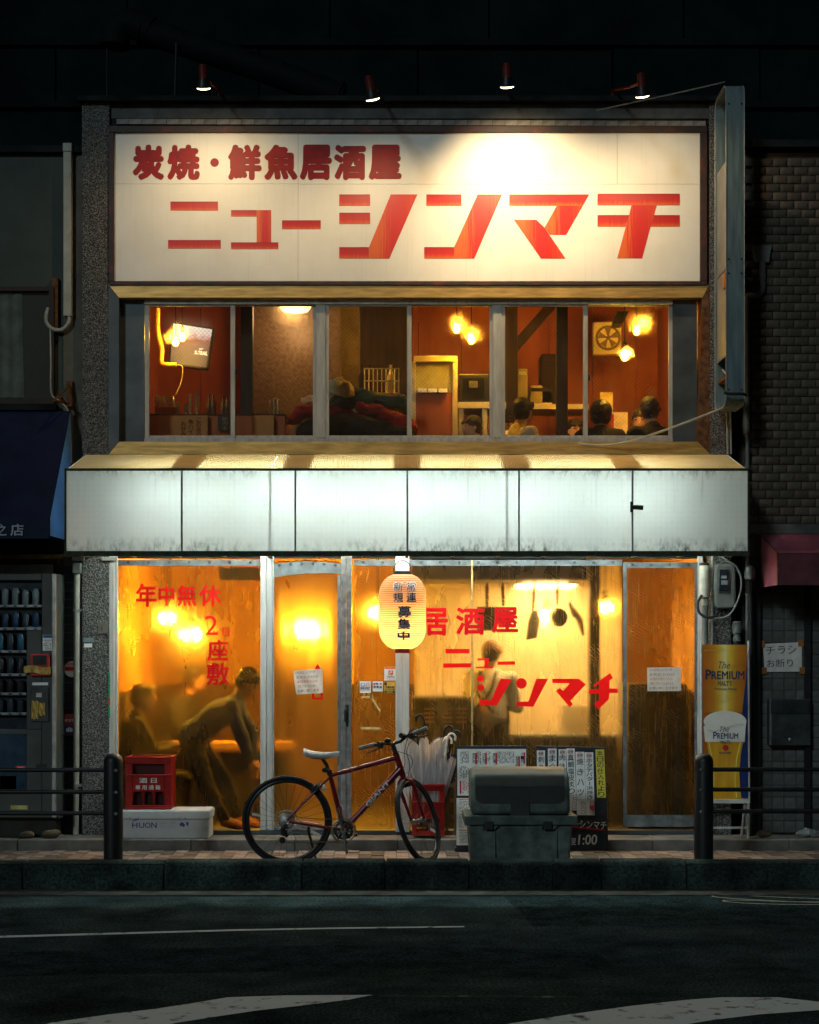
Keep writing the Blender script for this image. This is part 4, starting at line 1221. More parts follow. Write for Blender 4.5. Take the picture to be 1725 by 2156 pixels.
MB().ubox(764, 844, 828, 834, 1.15, 1.5).build('shelf', wood_r, wr)
for i, (u, c_n) in enumerate(((763, dark_m), (780, dark_m), (823, yellow_box))):
    MB().lathe([(.03, 0), (.033, .02), (.033, .15), (.016, .2), (.016, .25), (.02, .255)], P(u, 828, 1.3), 14).build('rack_bottle', c_n, smooth=40, label=['dark capped bottle at the left end of the wire rack', 'dark bottle inside the wire rack, second from left', 'pale plastic bottle at the right of the wire rack'][i], cat='bottle', group='bottles in the wire rack')
cb = thing('glass_cabinet', 'cream framed cabinet with misted glass over a red panel', 'cabinet', P(918, 918, 1.0))
cyb = .95
for r_ in ((872, 964, 749, 761), (953, 964, 761.3, 940), (866, 876, 761.3, 940)): MB().ubox(*r_, cyb, cyb + .35).build('frame', yellow_box, cb, bevel=.004)
MB().ubox(876.2, 952.8, 762, 826, cyb + .03, cyb + .05).build('misted_pane', mat('misted_glass', (.40, .33, .10), .3, var=.35, scale=4), cb)
MB().ubox(876.2, 952.8, 826.3, 940, cyb + .01, cyb + .05).build('panel', wood_r, cb)
for i in range(3): MB().ubox(880 + i * 22, 898 + i * 22, 818, 826, cyb - .02, cyb + .02).build('small_pack', paper_m, cb, bevel=.004)
mw = thing('microwave', 'black microwave oven on the cream shelf', 'microwave', P(1001, 846, 1.0))
MB().ubox(968, 1036, 787, 846, 1.0, 1.4).build('case', dark_m, mw, bevel=.01)
MB().ubox(974, 1020, 796, 838, .993, 1.0).build('door', mat('oven_glass', (.008, .008, .008), .12, bump=0), mw)
MB().ubox(988, 1006, 802, 816, .988, .993).build('label', mat('dim_label', (.10, .08, .05), .6), mw)
cs = thing('cream_shelf', 'cream shelf unit carrying the microwave', 'shelf', P(1010, 930, 1.0))
MB().ubox(964.3, 1066, 846.3, 860, .97, 1.4).build('top', yellow_box, cs, bevel=.004)
for u in (966, 1016, 1054): MB().ubox(u, u + 10, 860.3, 950, .98, 1.4).build('leg', yellow_box, cs)
for i, (a, b, c, d, lb) in enumerate(((1090, 1111, 776, 838, 'tall cream box left of the seated man in beige'), (1116, 1164, 811, 851, 'cream carton behind the man in beige, lidded in black'), (1140, 1172, 745, 850, 'brown case leaning on the red wall by the post'))):
    t = thing('storage_box', lb, 'box', P((a + b) / 2, d, 1.6), 'boxes along the upper back wall')
    MB().ubox(a, b, c, d, 1.6, 1.9).build('body', yellow_box if i < 2 else wood_d, t, bevel=.01)
    MB().ubox(a + 3, b - 3, c + 6, c + 13, 1.592, 1.6).build('label', paper_m if i == 0 else dark_m, t)
MB().ubox(1088, 1240, 851, 861, 1.5, 1.95).build('low_shelf', yellow_box, label='cream low shelf behind the man in beige', cat='shelf')
fn_ = thing('wall_fan', 'square cream ventilator with round fan on the upper wall', 'fan', P(1280, 745, 1.7))
MB().ubox(1250, 1309, 677, 746, 1.7, 1.8).build('housing', yellow_box, fn_, bevel=.01)
fc = P(1281, 711, 1.69)
MB().torus(fc, .105, .012, (0, 1, 0), 32, 8).build('ring', mat('fan_brown', (.17, .11, .06), .6), fn_, smooth=60)
for i in range(5):
    a = i * 2 * math.pi / 5
    d1 = Vector((math.cos(a), 0, math.sin(a))); d2 = Vector((math.cos(a + .7), 0, math.sin(a + .7)))
    MB().add([fc + d1 * .02, fc + d1 * .095, fc + d2 * .095 + Vector((0, -.01, 0)), fc + d2 * .02], [(0, 1, 2, 3)]).build('blade', mat('fan_brown', (.17, .11, .06), .6), fn_)
MB().lathe([(.02, 0), (.02, .02)], fc, 12, (0, -1, 0)).build('hub', mat('fan_brown', (.17, .11, .06), .6), fn_)
MB().prism([(X(1292, .9), Z(681, .9)), (X(1312, .9), Z(681, .9)), (X(1325, .9), Z(655, .9)), (X(1300, .9), Z(655, .9))], .9, 1.1).build('lamp_hood', black_m, label='black slanting hood under the ceiling above the wall fan', cat='hood')
for a, b, c, d, lb in ((1264, 1291, 826, 868, 'blank cream paper on the wall behind the round-headed guest'), (1288, 1322, 868, 930, 'cream menu with a red stripe between the two black-haired guests')):
    t = thing('wall_paper_notice', lb, 'paper', P((a + b) / 2, d, 1.5), 'papers in the upper room')
    MB().ubox(a, b, c, d, 1.5, 1.505).build('sheet', mat('cream_paper', (.72, .52, .26), .8), t)
    if a > 1280: MB().ubox(a, a + 5, c + 4, c + 40, 1.497, 1.5).build('stripe', ink_red, t)
lt = thing('low_table', 'low wooden table between the guests upstairs', 'table', P(1220, 935, .95))
MB().box(X(980, .9), X(1390, .9), .78, 1.25, FL2 + .30, FL2 + .335).build('table_top', wood, lt, bevel=.006)
for x in (X(990, .9), X(1370, .9)):
    for y in (.82, 1.2): MB().box(x, x + .05, y - .02, y + .03, FL2, FL2 + .30).build('leg', wood, lt)
# ------------------------------------------------------------ people (seen through glass and vinyl)
def person(label, base, yaw, J, top, legs, shoes=None, hair='short', head_yaw=0., head_pitch=0., hat=None, apron=None, group=None, scale=1.):
    t = thing('person', label, 'person', base, group)
    M = Matrix.Translation(base) @ Matrix.Rotation(yaw, 4, 'Z') @ Matrix.Scale(scale, 4)
    w = lambda p: M @ Vector(p)
    HM = M @ Matrix.Translation(Vector(J['head'])) @ Matrix.Rotation(head_yaw, 4, 'Z') @ Matrix.Rotation(head_pitch, 4, 'Y')
    def hell(mb, c, r, n=16, m=11):
        q = MB().ell(c, r, n, m)
        for v in q.v: v[:] = HM @ v
        return mb.add(q.v, q.f)
    hp = lambda p: HM @ Vector(p)
    sk = MB()
    hell(sk, (-.008, 0, .025), (.096, .076, .092)); hell(sk, (.022, 0, -.03), (.066, .062, .085)); hell(sk, (.045, 0, -.085), (.035, .035, .03))
    hell(sk, (.092, 0, -.02), (.018, .013, .02)); capsule(sk, hp((.082, 0, .015)), .010, hp((.096, 0, -.018)), .013)
    for s_ in (-1, 1): hell(sk, (-.01, .078 * s_, -.008), (.02, .01, .03), 8, 6)
    capsule(sk, hp((-.02, 0, -.05)), .052, w(J['neck']), .058)
    ch, pe = Vector(J['chest']), Vector(J['pelvis'])
    capsule(sk, w(J['neck']), .055, w(ch), .12); capsule(sk, w(ch), .12, w(pe), .13)
    tops, bot = MB(), MB()
    sx = {}
    for s_ in (-1, 1):
        k = 'L' if s_ > 0 else 'R'
        sh, el, wr = (w(J[n + k]) for n in ('sh', 'el', 'wr'))
        hi, kn, an = (w(J[n + k]) for n in ('hip', 'kn', 'an'))
        capsule(sk, sh, .05, el, .04); capsule(sk, el, .04, wr, .027)
        d = (wr - el).normalized()
        sd = d.cross(Vector((0, 0, 1)))
        sd = sd.normalized() if sd.length > .1 else Vector((1, 0, 0))
        dn = Vector((0, 0, -1))
        pc = wr + d * .05
        capsule(sk, wr, .027, wr + d * .075, .033)
        for i, off in enumerate((-.027, -.009, .009, .027)):
            L = (.060, .072, .068, .052)[i]
            a = wr + d * .085 + sd * off
            b = a + d * L * .55 + dn * .008; c = b + d * L * .4 + dn * .022
            capsule(sk, a, .0095, b, .009, 8); capsule(sk, b, .009, c, .0075, 8)
        a = wr + d * .03 + sd * (-.03 * s_); b = a + d * .035 + sd * (-.028 * s_); c = b + d * .03 + dn * .01
        capsule(sk, a, .012, b, .010, 8); capsule(sk, b, .010, c, .008, 8)
        capsule(sk, hi, .075, kn, .052); capsule(sk, kn, .052, an, .036)
        fd = M.to_3x3() @ Vector(J.get('toe', (1, 0, -.12))); fd.normalize()
        capsule(sk, an, .036, an + fd * .14 + Vector((0, 0, -.03)), .03)
        capsule(tops, w(J['neck']) + Vector((0, 0, -.05)), .07, sh, .068); capsule(tops, sh, .068, el, .058); capsule(tops, el, .058, wr.lerp(el, .08), .043)
        capsule(tops, sh, .075, w(ch), .13); capsule(tops, w(ch + Vector((0, .06 * s_, 0))), .115, w(pe + Vector((0, .05 * s_, .04))), .12)
        capsule(bot, hi, .095, kn, .072); capsule(bot, kn, .072, an, .052)
        capsule(bot, w(pe), .13, hi, .1)
        sx[k] = (an, fd)
    capsule(tops, w(J['neck']) + (w(ch) - w(J['neck'])) * .05, .072, w(ch), .135)
    o = link_mesh('body', fused(sk, 'body', .011, 3), skin, t, (0, 0, 0))
    fold = lambda c: c + Vector(mnoise.noise_vector(c * 7)) * .013 + Vector(mnoise.noise_vector(c * 19)) * .006
    link_mesh('top', fused(tops, 'top', .015, 5, fold), top, t, (0, 0, 0))
    link_mesh('trousers', fused(bot, 'trousers', .016, 4, fold), legs, t, (0, 0, 0))
    if shoes:
        for k in 'LR':
            an, fd = sx[k]
            mb = MB(); capsule(mb, an + Vector((0, 0, -.02)), .048, an + fd * .16 + Vector((0, 0, -.045)), .042)
            link_mesh('shoe', fused(mb, 'shoe', .012, 3), shoes, t, (0, 0, 0))
    for s_ in (-1, 1):
        q = MB(); hell(q, (.079, .031 * s_, .012), (.008, .013, .007), 8, 6); q.build('eye', hair_m, t)
        q = MB(); hell(q, (.083, .031 * s_, .032), (.008, .018, .004), 8, 6); q.build('brow', hair_m, t)
    q = MB(); hell(q, (.079, 0, -.058), (.010, .022, .006), 8, 6); q.build('mouth', mat('lips', (.32, .10, .08), .5), t)
    hm = MB()
    hell(hm, (-.022, 0, .042), (.100, .089, .092)); hell(hm, (-.045, 0, .0), (.075, .085, .09))
    if hair == 'round': hell(hm, (-.03, 0, .03), (.112, .108, .115)); hell(hm, (-.04, 0, -.03), (.09, .1, .08))
    if hair == 'long':
        hell(hm, (-.05, 0, -.06), (.075, .095, .11)); hell(hm, (-.05, 0, -.14), (.06, .09, .08))
    for i in range(18):
        a = random.uniform(-2.2, 2.2); r_ = random.uniform(.5, 1.)
        p0 = (-.02 - .05 * r_ * math.cos(a), .075 * math.sin(a) * r_, .1 - .05 * r_)
        capsule(hm, hp(p0), .02, hp((p0[0] - .012 + random.uniform(-.02, .03), p0[1] * 1.25, p0[2] - .045)), .012, 6)
    for i in range(6): capsule(hm, hp((.055, -.055 + .022 * i, .085)), .016, hp((.085, -.06 + .024 * i + random.uniform(-.01, .01), .045)), .008, 6)
    link_mesh('hair', fused(hm, 'hair', .009, 2, lambda c: c + Vector(mnoise.noise_vector(c * 45)) * .006), hair_m, t, (0, 0, 0))
    if hat:
        q = MB(); hell(q, (-.012, 0, .05), (.112, .098, .088)); hell(q, (-.01, 0, .03), (.116, .102, .035))
        link_mesh('cap', fused(q, 'cap', .01, 3), hat, t, (0, 0, 0))
    if apron:
        q = MB()
        q.grid(lambda p, r_: w((.155 + .03 * math.cos((p - .5) * 3) - .02 * r_, -.17 + .34 * p, J['pelvis'][2] - .45 + (J['chest'][2] - J['pelvis'][2] + .5) * r_)), 10, 10)
        q.build('apron', apron, t, smooth=180)
        for s_ in (-1, 1):
            MB().tube(spline([w((.14, .07 * s_, J['chest'][2] + .05)), w((.03, .08 * s_, J['neck'][2] - .0)), w((-.13, .06 * s_, J['chest'][2] + .02)), w((-.15, -.1 * s_, J['pelvis'][2] + .1))], 5), .014, 6).build('strap', apron, t)
    return t
def seated(lean=0., zs=.0):
    return dict(head=(.05 + lean * 1.2, 0, .755), neck=(.0 + lean, 0, .60), chest=(lean * .6, 0, .43), pelvis=(0, 0, .13),
                shL=(lean, .17, .54), shR=(lean, -.17, .54), elL=(.10 + lean, .23, .33), elR=(.10 + lean, -.23, .33), wrL=(.30, .13, .37), wrR=(.30, -.13, .37),
                hipL=(.02, .09, .11), hipR=(.02, -.09, .11), knL=(.36, .26, .12), knR=(.36, -.26, .12), anL=(.18, -.06, .07), anR=(.18, .06, .07))
def stool(lean=0., h=.55):
    return dict(head=(.06 + lean * 1.2, 0, h + .69), neck=(lean, 0, h + .53), chest=(lean * .6, 0, h + .34), pelvis=(0, 0, h + .05),
                shL=(lean, .18, h + .47), shR=(lean, -.18, h + .47), elL=(.12 + lean, .24, h + .22), elR=(.12 + lean, -.24, h + .22), wrL=(.34, .12, h + .28), wrR=(.34, -.12, h + .28),
                hipL=(.02, .09, h), hipR=(.02, -.09, h), knL=(.42, .13, h), knR=(.42, -.13, h), anL=(.40, .13, .10), anR=(.40, -.13, .10))
def standing(lean=.05):
    return dict(head=(.03 + lean, 0, 1.58), neck=(lean * .9, 0, 1.42), chest=(lean * .5, 0, 1.22), pelvis=(0, 0, .95),
                shL=(lean, .185, 1.36), shR=(lean, -.185, 1.36), elL=(.14, .25, 1.10), elR=(.14, -.25, 1.10), wrL=(.36, .14, 1.08), wrR=(.36, -.14, 1.08),
                hipL=(0, .09, .9), hipR=(0, -.09, .9), knL=(.03, .10, .49), knR=(.03, -.10, .49), anL=(-.01, .11, .09), anR=(-.01, -.11, .09))
HH = .755
def guest(label, u, v, y, yaw, top, **k):           # head centre read in the picture, sitting on the upper floor
    c = P(u, v, y)
    J = seated(k.pop('lean', .03))
    hx = Vector((J['head'][0], 0, 0)); hx.rotate(Matrix.Rotation(yaw, 3, 'Z'))
    dz = c.z - FL2
    sc = dz / HH
    person(label, Vector((c.x - hx.x, c.y - hx.y, FL2)), yaw, J, top, black_cloth, group='guests seated upstairs', scale=max(.85, min(1.12, sc)), **k)
guest('person low behind the sill below the microwave, dark hair only', 990, 905, .95, R(200), black_cloth)
guest('person in a beige sweater turned away to the right', 1104, 868, .60, R(35), beige_knit, lean=.06, head_yaw=R(15))
guest('person half hidden behind the beige sweater, only dark hair showing', 1068, 900, 1.25, R(-60), black_cloth, hair='long')
guest('person facing the street with only eyes and brow above the sill', 1213, 910, 1.15, R(-80), black_cloth, hair='long')
guest('person with round bushy black hair seen from behind', 1266, 874, .55, R(80), black_cloth, hair='round')
guest('person in a black jacket seen from behind at the right end', 1367, 866, .55, R(110), black_cloth, hair='short', head_yaw=R(-20))
guest('person whose face peeks out beside the black jacket', 1350, 888, 1.15, R(-110), black_cloth)

b1 = P(285, 1745, .5); b1.z = FL1
person('person in black sitting on a stool behind the left curtain, facing right', b1, R(15), stool(.02, .41), black_cloth, black_cloth, black_cloth, head_yaw=R(-20), group='people on the ground floor')
st_ = thing('bar_stool', 'dark stool under the person sitting behind the left curtain', 'stool', b1)
MB().lathe([(.16, .32), (.17, .34), (.17, .37), (.15, .385)], b1, 20).build('seat', black_cloth, st_, smooth=40)
for a in range(4): MB().rod(b1 + Vector((.10 * math.cos(a * 1.571 + .8), .10 * math.sin(a * 1.571 + .8), .32)), b1 + Vector((.16 * math.cos(a * 1.571 + .8), .16 * math.sin(a * 1.571 + .8), 0)), .012).build('leg', black_m, st_)
y2 = .32
b2 = Vector((X(410, y2), y2, FL1))
def L2(u, v, dy_=0): 
    p = P(u, v, y2)
    return (p.x - b2.x, dy_, p.z - b2.z)
J2 = dict(head=L2(524, 1438), neck=L2(500, 1472), chest=L2(468, 1502), pelvis=L2(408, 1556), shL=L2(494, 1487, .17), shR=L2(492, 1490, -.17),
          elL=L2(530, 1545, .2), elR=L2(515, 1548, -.2), wrL=L2(535, 1600, .12), wrR=L2(530, 1598, -.12), hipL=L2(412, 1568, .09), hipR=L2(410, 1568, -.09),
          knL=L2(470, 1640, .13), knR=L2(440, 1655, -.11), anL=L2(500, 1722, .14), anR=L2(478, 1722, -.12))
person('person in a navy jacket bending forward behind the left curtain', b2, 0, J2, navy_cloth, black_cloth, mat('orange_shoe', (.55, .22, .10), .6), head_pitch=R(35), head_yaw=R(-10), group='people on the ground floor')
b3 = P(372, 1745, 1.75); b3.z = FL1
person('person seated deep in the room between the two nearer figures', b3, R(-20), stool(.12, .55), black_cloth, black_cloth, black_cloth, head_yaw=R(20), group='people on the ground floor')
st3 = thing('bar_stool', 'dark stool under the person sitting deep in the room', 'stool', b3)
MB().lathe([(.16, .46), (.17, .48), (.17, .51), (.15, .525)], b3, 20).build('seat', black_cloth, st3, smooth=40)
MB().lathe([(.16, .0), (.15, .02), (.03, .03), (.025, .46)], b3, 20).build('column', black_m, st3, smooth=40)
b4 = P(1026, 1745, .72); b4.z = FL1
person('cook in a pale shirt and brown cap standing at the stove', b4, R(70), standing(.10), white_shirt, black_cloth, black_cloth, hat=mat('brown_cap', (.16, .09, .05), .8), apron=mat('dark_apron', (.04, .03, .03), .8), head_pitch=R(15), group='people on the ground floor', scale=.93)
# ------------------------------------------------------------ paper lantern
ly = -.42
ln = thing('paper_lantern', 'glowing orange paper lantern with dark brush lettering under the canopy', 'lantern', P(848, 1376, ly))
lc = P(847.5, 1290, ly)
lz0, lz1 = Z(1366, ly), Z(1210, ly)
Rm = 50.5 / S(ly)
def lrad(z):
    q = (z - lz0) / (lz1 - lz0)
    e = min(q, 1 - q)
    k = min(1., e / .30)
    return Rm * (.40 + .60 * (1 - (1 - k) ** 2.3) ** (1 / 1.5)) if k < 1 else Rm
prof = []
NR = 34
for i in range(NR):
    for f_, dr_ in ((0, .0), (.5, -.0045)):
        z = lz0 + (lz1 - lz0) * (i + f_) / NR
        prof.append((lrad(z) + dr_, z - lc.z))
prof.append((lrad(lz1), lz1 - lc.z))
mb = MB().lathe(prof, lc, 40); mb.f = mb.f[:-2]
mb.build('paper_body', lantern_paper, ln, smooth=180)
rb = mat('bamboo_rib', (.40, .20, .08), .6)
for i in range(1, NR, 1):
    z = lz0 + (lz1 - lz0) * i / NR
    MB().torus((lc.x, ly, z), lrad(z) + .0008, .0026, (0, 0, 1), 32, 4).build('rib', rb, ln)
MB().lathe([(.062, 0), (.072, .002), (.072, .028), (.062, .03)], (lc.x, ly, lz1 - .002), 28).build('top_ring', black_m, ln, smooth=40)
MB().lathe([(.052, -.036), (.062, -.034), (.062, .0), (.05, .002)], (lc.x, ly, lz0 + .001), 28).build('bottom_ring', mat('lacquer_red', (.12, .012, .015), .35), ln, smooth=40)
MB().tube(spline([(lc.x - .07, ly, lz1 + .02), (lc.x - .066, ly, lz1 + .06), (lc.x - .04, ly, lz1 + .1), (lc.x, ly, lz1 + .112), (lc.x + .04, ly, lz1 + .1), (lc.x + .066, ly, lz1 + .06), (lc.x + .07, ly, lz1 + .02)], 5), .0035, 6).build('bail', black_m, ln)
MB().tube(spline([(lc.x, ly, lz1 + .11), (lc.x + .015, ly, lz1 + .13), (lc.x, ly, lz1 + .15), (lc.x, ly, cz0 - .01)], 5), .003, 6).build('hook', steel_m, ln)
def lan_text(ch, u0, u1, v0, v1):
    for bold, m, dd, nm in ((.045, white_paint, .004, 'character_outline'), (.0, mat('plum_ink', (.06, .012, .03), .6), .0065, 'character')):
        e = 1.2 if bold > .04 else 0
        mb = text_mb(ch, X(u0 - e, ly - Rm), X(u1 + e, ly - Rm), Z(v1 + e, ly - Rm), Z(v0 - e, ly - Rm), 0, bold=bold)
        for v in mb.v:
            r_ = lrad(min(lz1, max(lz0, v.z)))
            v.y += ly - math.sqrt(max(1e-5, r_ * r_ - (v.x - lc.x) ** 2)) - dd
        mb.build(nm, m, ln)
for ch, a, b, c, d in (('新', 829, 849, 1226, 1245), ('規', 829, 849, 1248, 1268), ('常', 856, 876, 1225, 1244), ('連', 856, 877, 1247, 1268), ('募', 838, 866, 1276, 1299), ('集', 838, 864, 1303, 1325), ('中', 838, 862, 1330, 1347)):
    lan_text(ch, a, b, c, d)
L = bpy.data.lights.new('lantern', 'POINT'); L.energy = 14; L.color = (1., .72, .30); L.shadow_soft_size = .05
lo = bpy.data.objects.new('lantern_light', L); COL.objects.link(lo); lo.parent = ln; lo.location = Vector((lc.x, ly, lz0 + .16)) - ln.location
MB().ell((lc.x, ly, lz0 + .16), (.03, .03, .04)).build('bulb', emit('lantern_bulb', (1., .75, .4), 6), ln, smooth=180)

# ------------------------------------------------------------ notices and stickers
def scribble(mb, x0, x1, z0, z1, y, rows, vertical=False, dens=.75, hmark=.55):
    if vertical:
        cw = (x1 - x0) / rows
        for r_ in range(rows):
            z = z1
            while z > z0 + cw:
                h = cw * random.uniform(.4, .9)
                if random.random() < dens: mb.quad((x0 + r_ * cw + cw * .2, y, z - h), (x0 + r_ * cw + cw * random.uniform(.55, .85), y, z - h), (x0 + r_ * cw + cw * .8, y, z), (x0 + r_ * cw + cw * .25, y, z))
                z -= h * 1.35
    else:
        rh = (z1 - z0) / rows
        for r_ in range(rows):
            x = x0
            while x < x1 - rh * .5:
                w_ = rh * random.uniform(.25, .7)
                zb = z1 - (r_ + 1) * rh
                if random.random() < dens: mb.quad((x, y, zb + rh * random.uniform(.15, .3)), (x + w_, y, zb + rh * .2), (x + w_ * .9, y, zb + rh * random.uniform(.5, .5 + hmark * .5)), (x + w_ * .1, y, zb + rh * .7))
                x += w_ * 1.5
    return mb
def handnote(label, quadpts, y, lines, red_rows=(), name='paper_notice', cat='notice', ink_m=ink):
    p = [P(u, v, y) for u, v in quadpts]             # tl, tr, br, bl
    t = thing(name, label, cat, (p[0] + p[2]) / 2, 'paper notices')
    def fn(a, b):
        q = p[3].lerp(p[2], a).lerp(p[0].lerp(p[1], a), b)
        return q + Vector((0, -.004 - .004 * math.sin(a * 9 + b * 5), 0))
    MB().grid(fn, 14, 12).build('sheet', note_paper, t, smooth=180)
    n = len(lines)
    for i, tx in enumerate(lines):
        b1_, b0_ = 1 - (i + .22) / (n + .2), 1 - (i + .85) / (n + .2)
        e = random.uniform(.72, .92)
        mb = text_mb(tx, .06 + random.uniform(0, .05), e, b0_, b1_, 0, bold=-.004)
        for v in mb.v:
            c = fn(v.x, v.z); v[:] = c + Vector((0, -.0025, 0))
        mb.build('handwriting', ink_red if i in red_rows else ink_m, t)
    return t
handnote('white handwritten notice taped crooked on the sliding door', [(617.5, 1412), (679, 1408), (680, 1459), (624, 1462)], -.045, ['いつもお世話になっております', '誠に申し訳ございませんが', '本日現金のみの', '何卒ご了承くださいませ', 'お願い致します'], (2,))
handnote('white handwritten notice hanging on the slack right curtain', [(1363, 1405.5), (1434, 1405), (1434.5, 1455), (1363, 1455.5)], -.045, ['いつもお世話になっております', '誠に申し訳ございませんが', '本日"現金のみ"の支払いになります', '何卒ご了承くださいますよう', 'お願い申し上げます'], (2,))
tp = thing('red_tape_mark', 'bits of red tape above and below the notice on the door', 'tape', P(668, 1440, -.03))
for L_ in ([(664, 1406), (669, 1398), (674, 1406), (674, 1412), (664, 1412)], [(657, 1458), (662, 1458), (662, 1469), (676, 1469), (675, 1458), (680, 1458), (680, 1474), (657, 1473)]):
    MB().poly([(X(u, -.036), Z(v, -.036)) for u, v in L_], -.036).build('strip', tape_red, tp)
yt = thing('yellowed_tape_mark', 'old yellow tape strips below the stickers by the lantern post', 'tape', P(780, 1530, -.01))
oldtape = mat('yellowed_tape', (.72, .50, .20), .6, var=.15)
for L_ in ([(769, 1451), (772, 1450), (802, 1495), (800, 1500)], [(759, 1531), (802, 1531), (802, 1536), (759, 1536)], [(762, 1466), (785, 1464.5), (785, 1469), (762, 1470)]):
    MB().poly([(X(u, -.006), Z(v, -.006)) for u, v in L_], -.006).build('strip', oldtape, yt)
def sticker(label, u0, u1, v0, v1, y, m, name='sticker'):
    t = thing(name, label, 'sticker', P((u0 + u1) / 2, v1, y), 'stickers')
    MB().ubox(u0, u1, v0, v1, y, y + .002).build('backing', m, t)
    return t
ys = -.014
def pr(t, u0, u1, v0, v1, m, y=ys - .002, nm='print'): MB().ubox(u0, u1, v0, v1, y, y + .0012).build(nm, m, t)
orange_ink = mat('orange_print', (.75, .16, .03), .5, var=.1)
s1 = sticker('white and orange payment sticker highest by the lantern post', 809, 838, 1404, 1433, ys, paper_m)
pr(s1, 809.4, 837.6, 1404.2, 1408.5, orange_ink)
pr(s1, 818, 828, 1412, 1421, orange_ink)
utext('P', 820, 826, 1413.5, 1419.8, ys - .004, bold=.02, shear=.2).build('print', paper_m, s1)
utext('PayPay', 816, 831, 1423, 1428, ys - .004, bold=.01).build('lettering', ink, s1)
s2 = sticker('white sticker with no-smoking symbol left of the card sticker', 757.5, 781, 1434.5, 1459, ys, paper_m)
pr(s2, 761, 768, 1438, 1445, ink_blue); pr(s2, 761.8, 767.2, 1438.8, 1444.2, paper_m, ys - .004)
MB().torus(P(774, 1441.5, ys - .004), 3.3 / 255, .0018, (0, 1, 0), 20, 6).build('print', ink_red, s2)
utext('喫煙可能店', 759.5, 779, 1447, 1451.5, ys - .004, bold=.02).build('lettering', ink, s2)
s3 = sticker('pale card-logo sticker between two other stickers', 785, 806.5, 1434.5, 1456, ys, paper_m)
for i, (u, v, m) in enumerate(((786.5, 1438, ink_red), (792, 1438, ink_blue), (799.5, 1438, orange_ink), (786.5, 1444.5, ink_blue), (793, 1444.5, ink), (799.5, 1445, ink_blue))): pr(s3, u, u + 4.5, v, v + 3.6, m)
s4 = sticker('yellow and black coupon sticker beside the lantern post', 809, 832, 1436, 1459.5, ys, mat('coupon_orange', (.72, .42, .08), .6))
pr(s4, 809.5, 814.5, 1436.5, 1443, ink)
utext('京都応援', 812, 830, 1444.5, 1449, ys - .004, bold=.02).build('lettering', ink, s4)
utext('クーポン券', 811, 831, 1450, 1454, ys - .004, bold=.02).build('lettering', ink, s4)
pr(s4, 809.4, 831.6, 1455, 1459, ink); utext('取扱店', 815, 827, 1455.5, 1458.6, ys - .005, bold=.015).build('lettering', yellow_paper, s4)

# ------------------------------------------------------------ crates, foam box
def crate(label, u0, u1, v0, v1, y0, depth, material=crate_m, bottles=True, text=None):
    t = thing('bottle_crate', label, 'crate', P((u0 + u1) / 2, v1, y0), 'red plastic bottle crates')
    x0, x1, z0, z1 = X(u0, y0), X(u1, y0), Z(v1, y0), Z(v0, y0)
    h = z1 - z0; w_ = x1 - x0; e = .018; y1 = y0 + depth
    for yy0, yy1 in ((y0, y0 + e), (y1 - e, y1)):
        mb = MB()
        mb.box(x0, x1, yy0, yy1, z1 - h * .13, z1).box(x0, x1, yy0, yy1, z0, z0 + h * .07)
        mb.box(x0 + w_ * .15, x1 - w_ * .15, yy0 + .002, yy1, z0 + h * .33, z0 + h * .66)
        for xa in (x0, x1 - w_ * .15): mb.box(xa, xa + w_ * .15, yy0 + .001, yy1, z0 + h * .071, z1 - h * .131)
        mb.box(x0 - .002, x1 + .002, yy0 - .004, yy1, z0 + h * .63, z0 + h * .665).box(x0 - .004, x1 + .004, yy0 - .005, yy1, z1 - h * .03, z1 + .002)
        mb.box(x0 - .002, x1 + .002, yy0 - .004, yy1, z0 - .001, z0 + h * .03)
        mb.build('end_wall', material, t, bevel=.004)
    for xx0, xx1 in ((x0, x0 + e), (x1 - e, x1)):
        MB().xprism([(y0 + e + .001, z0), (y1 - e - .001, z0), (y1 - e - .001, z1), (y0 + e + .001, z1)], xx0, xx1).build('side_wall', material, t, bevel=.003)
    MB().box(x0 + e, x1 - e, y0 + e, y1 - e, z0 + .004, z0 + .014).build('base', material, t)
    if bottles:
        MB().box(x0 + e, x1 - e, y0 + .06, y0 + .07, z0 + .014, z1 - h * .14).build('dark_backing', mat('crate_shade', (.03, .006, .005), .7), t)  # added dark sheet so the crate's openings look shaded inside
        for i in range(4):
            xa = x0 + w_ * (.15 + .7 * i / 3) if 0 < i < 3 else (x0 + w_ * .15 if i == 0 else x1 - w_ * .15)
            MB().tube([(xa, y0 + .02, z0 + h * .07), (xa, y0 + .02, z0 + h * .22), (xa, y0 + .02, z0 + h * .34)], [.008, .009, .022], 8).build('divider', material, t)
    if text:
        for tx, a, b, c, d in text: text_mb(tx, x0 + w_ * a, x0 + w_ * b, z0 + h * c, z0 + h * d, y0 - .0005, bold=.012, spacing=1.5).build('lettering', white_paint, t)
    return t
fb = thing('styrofoam_box', 'long white styrofoam fish box under the red crate', 'box', P(350, 1760, -.36))
fx0, fx1, fz0, fz1 = X(256, -.36), X(443, -.36), STEP, Z(1706, -.36)
MB().box(fx0 + .01, fx1 - .01, -.355, -.05, fz0, fz1 - .075).build('tub', foam_m, fb, bevel=.012)
MB().box(fx0, fx1, -.365, -.04, fz1 - .074, fz1).build('lid', foam_m, fb, bevel=.012)
for u in (272, 290, 375, 388): MB().box(X(u, -.36), X(u, -.36) + .014, -.3665, -.36, fz1 - .074, fz1 - .056).build('notch_shade', mat('foam_shadow_groove', (.3, .31, .31), .8), fb)  # grey blocks paint the shade of small notches in the lid
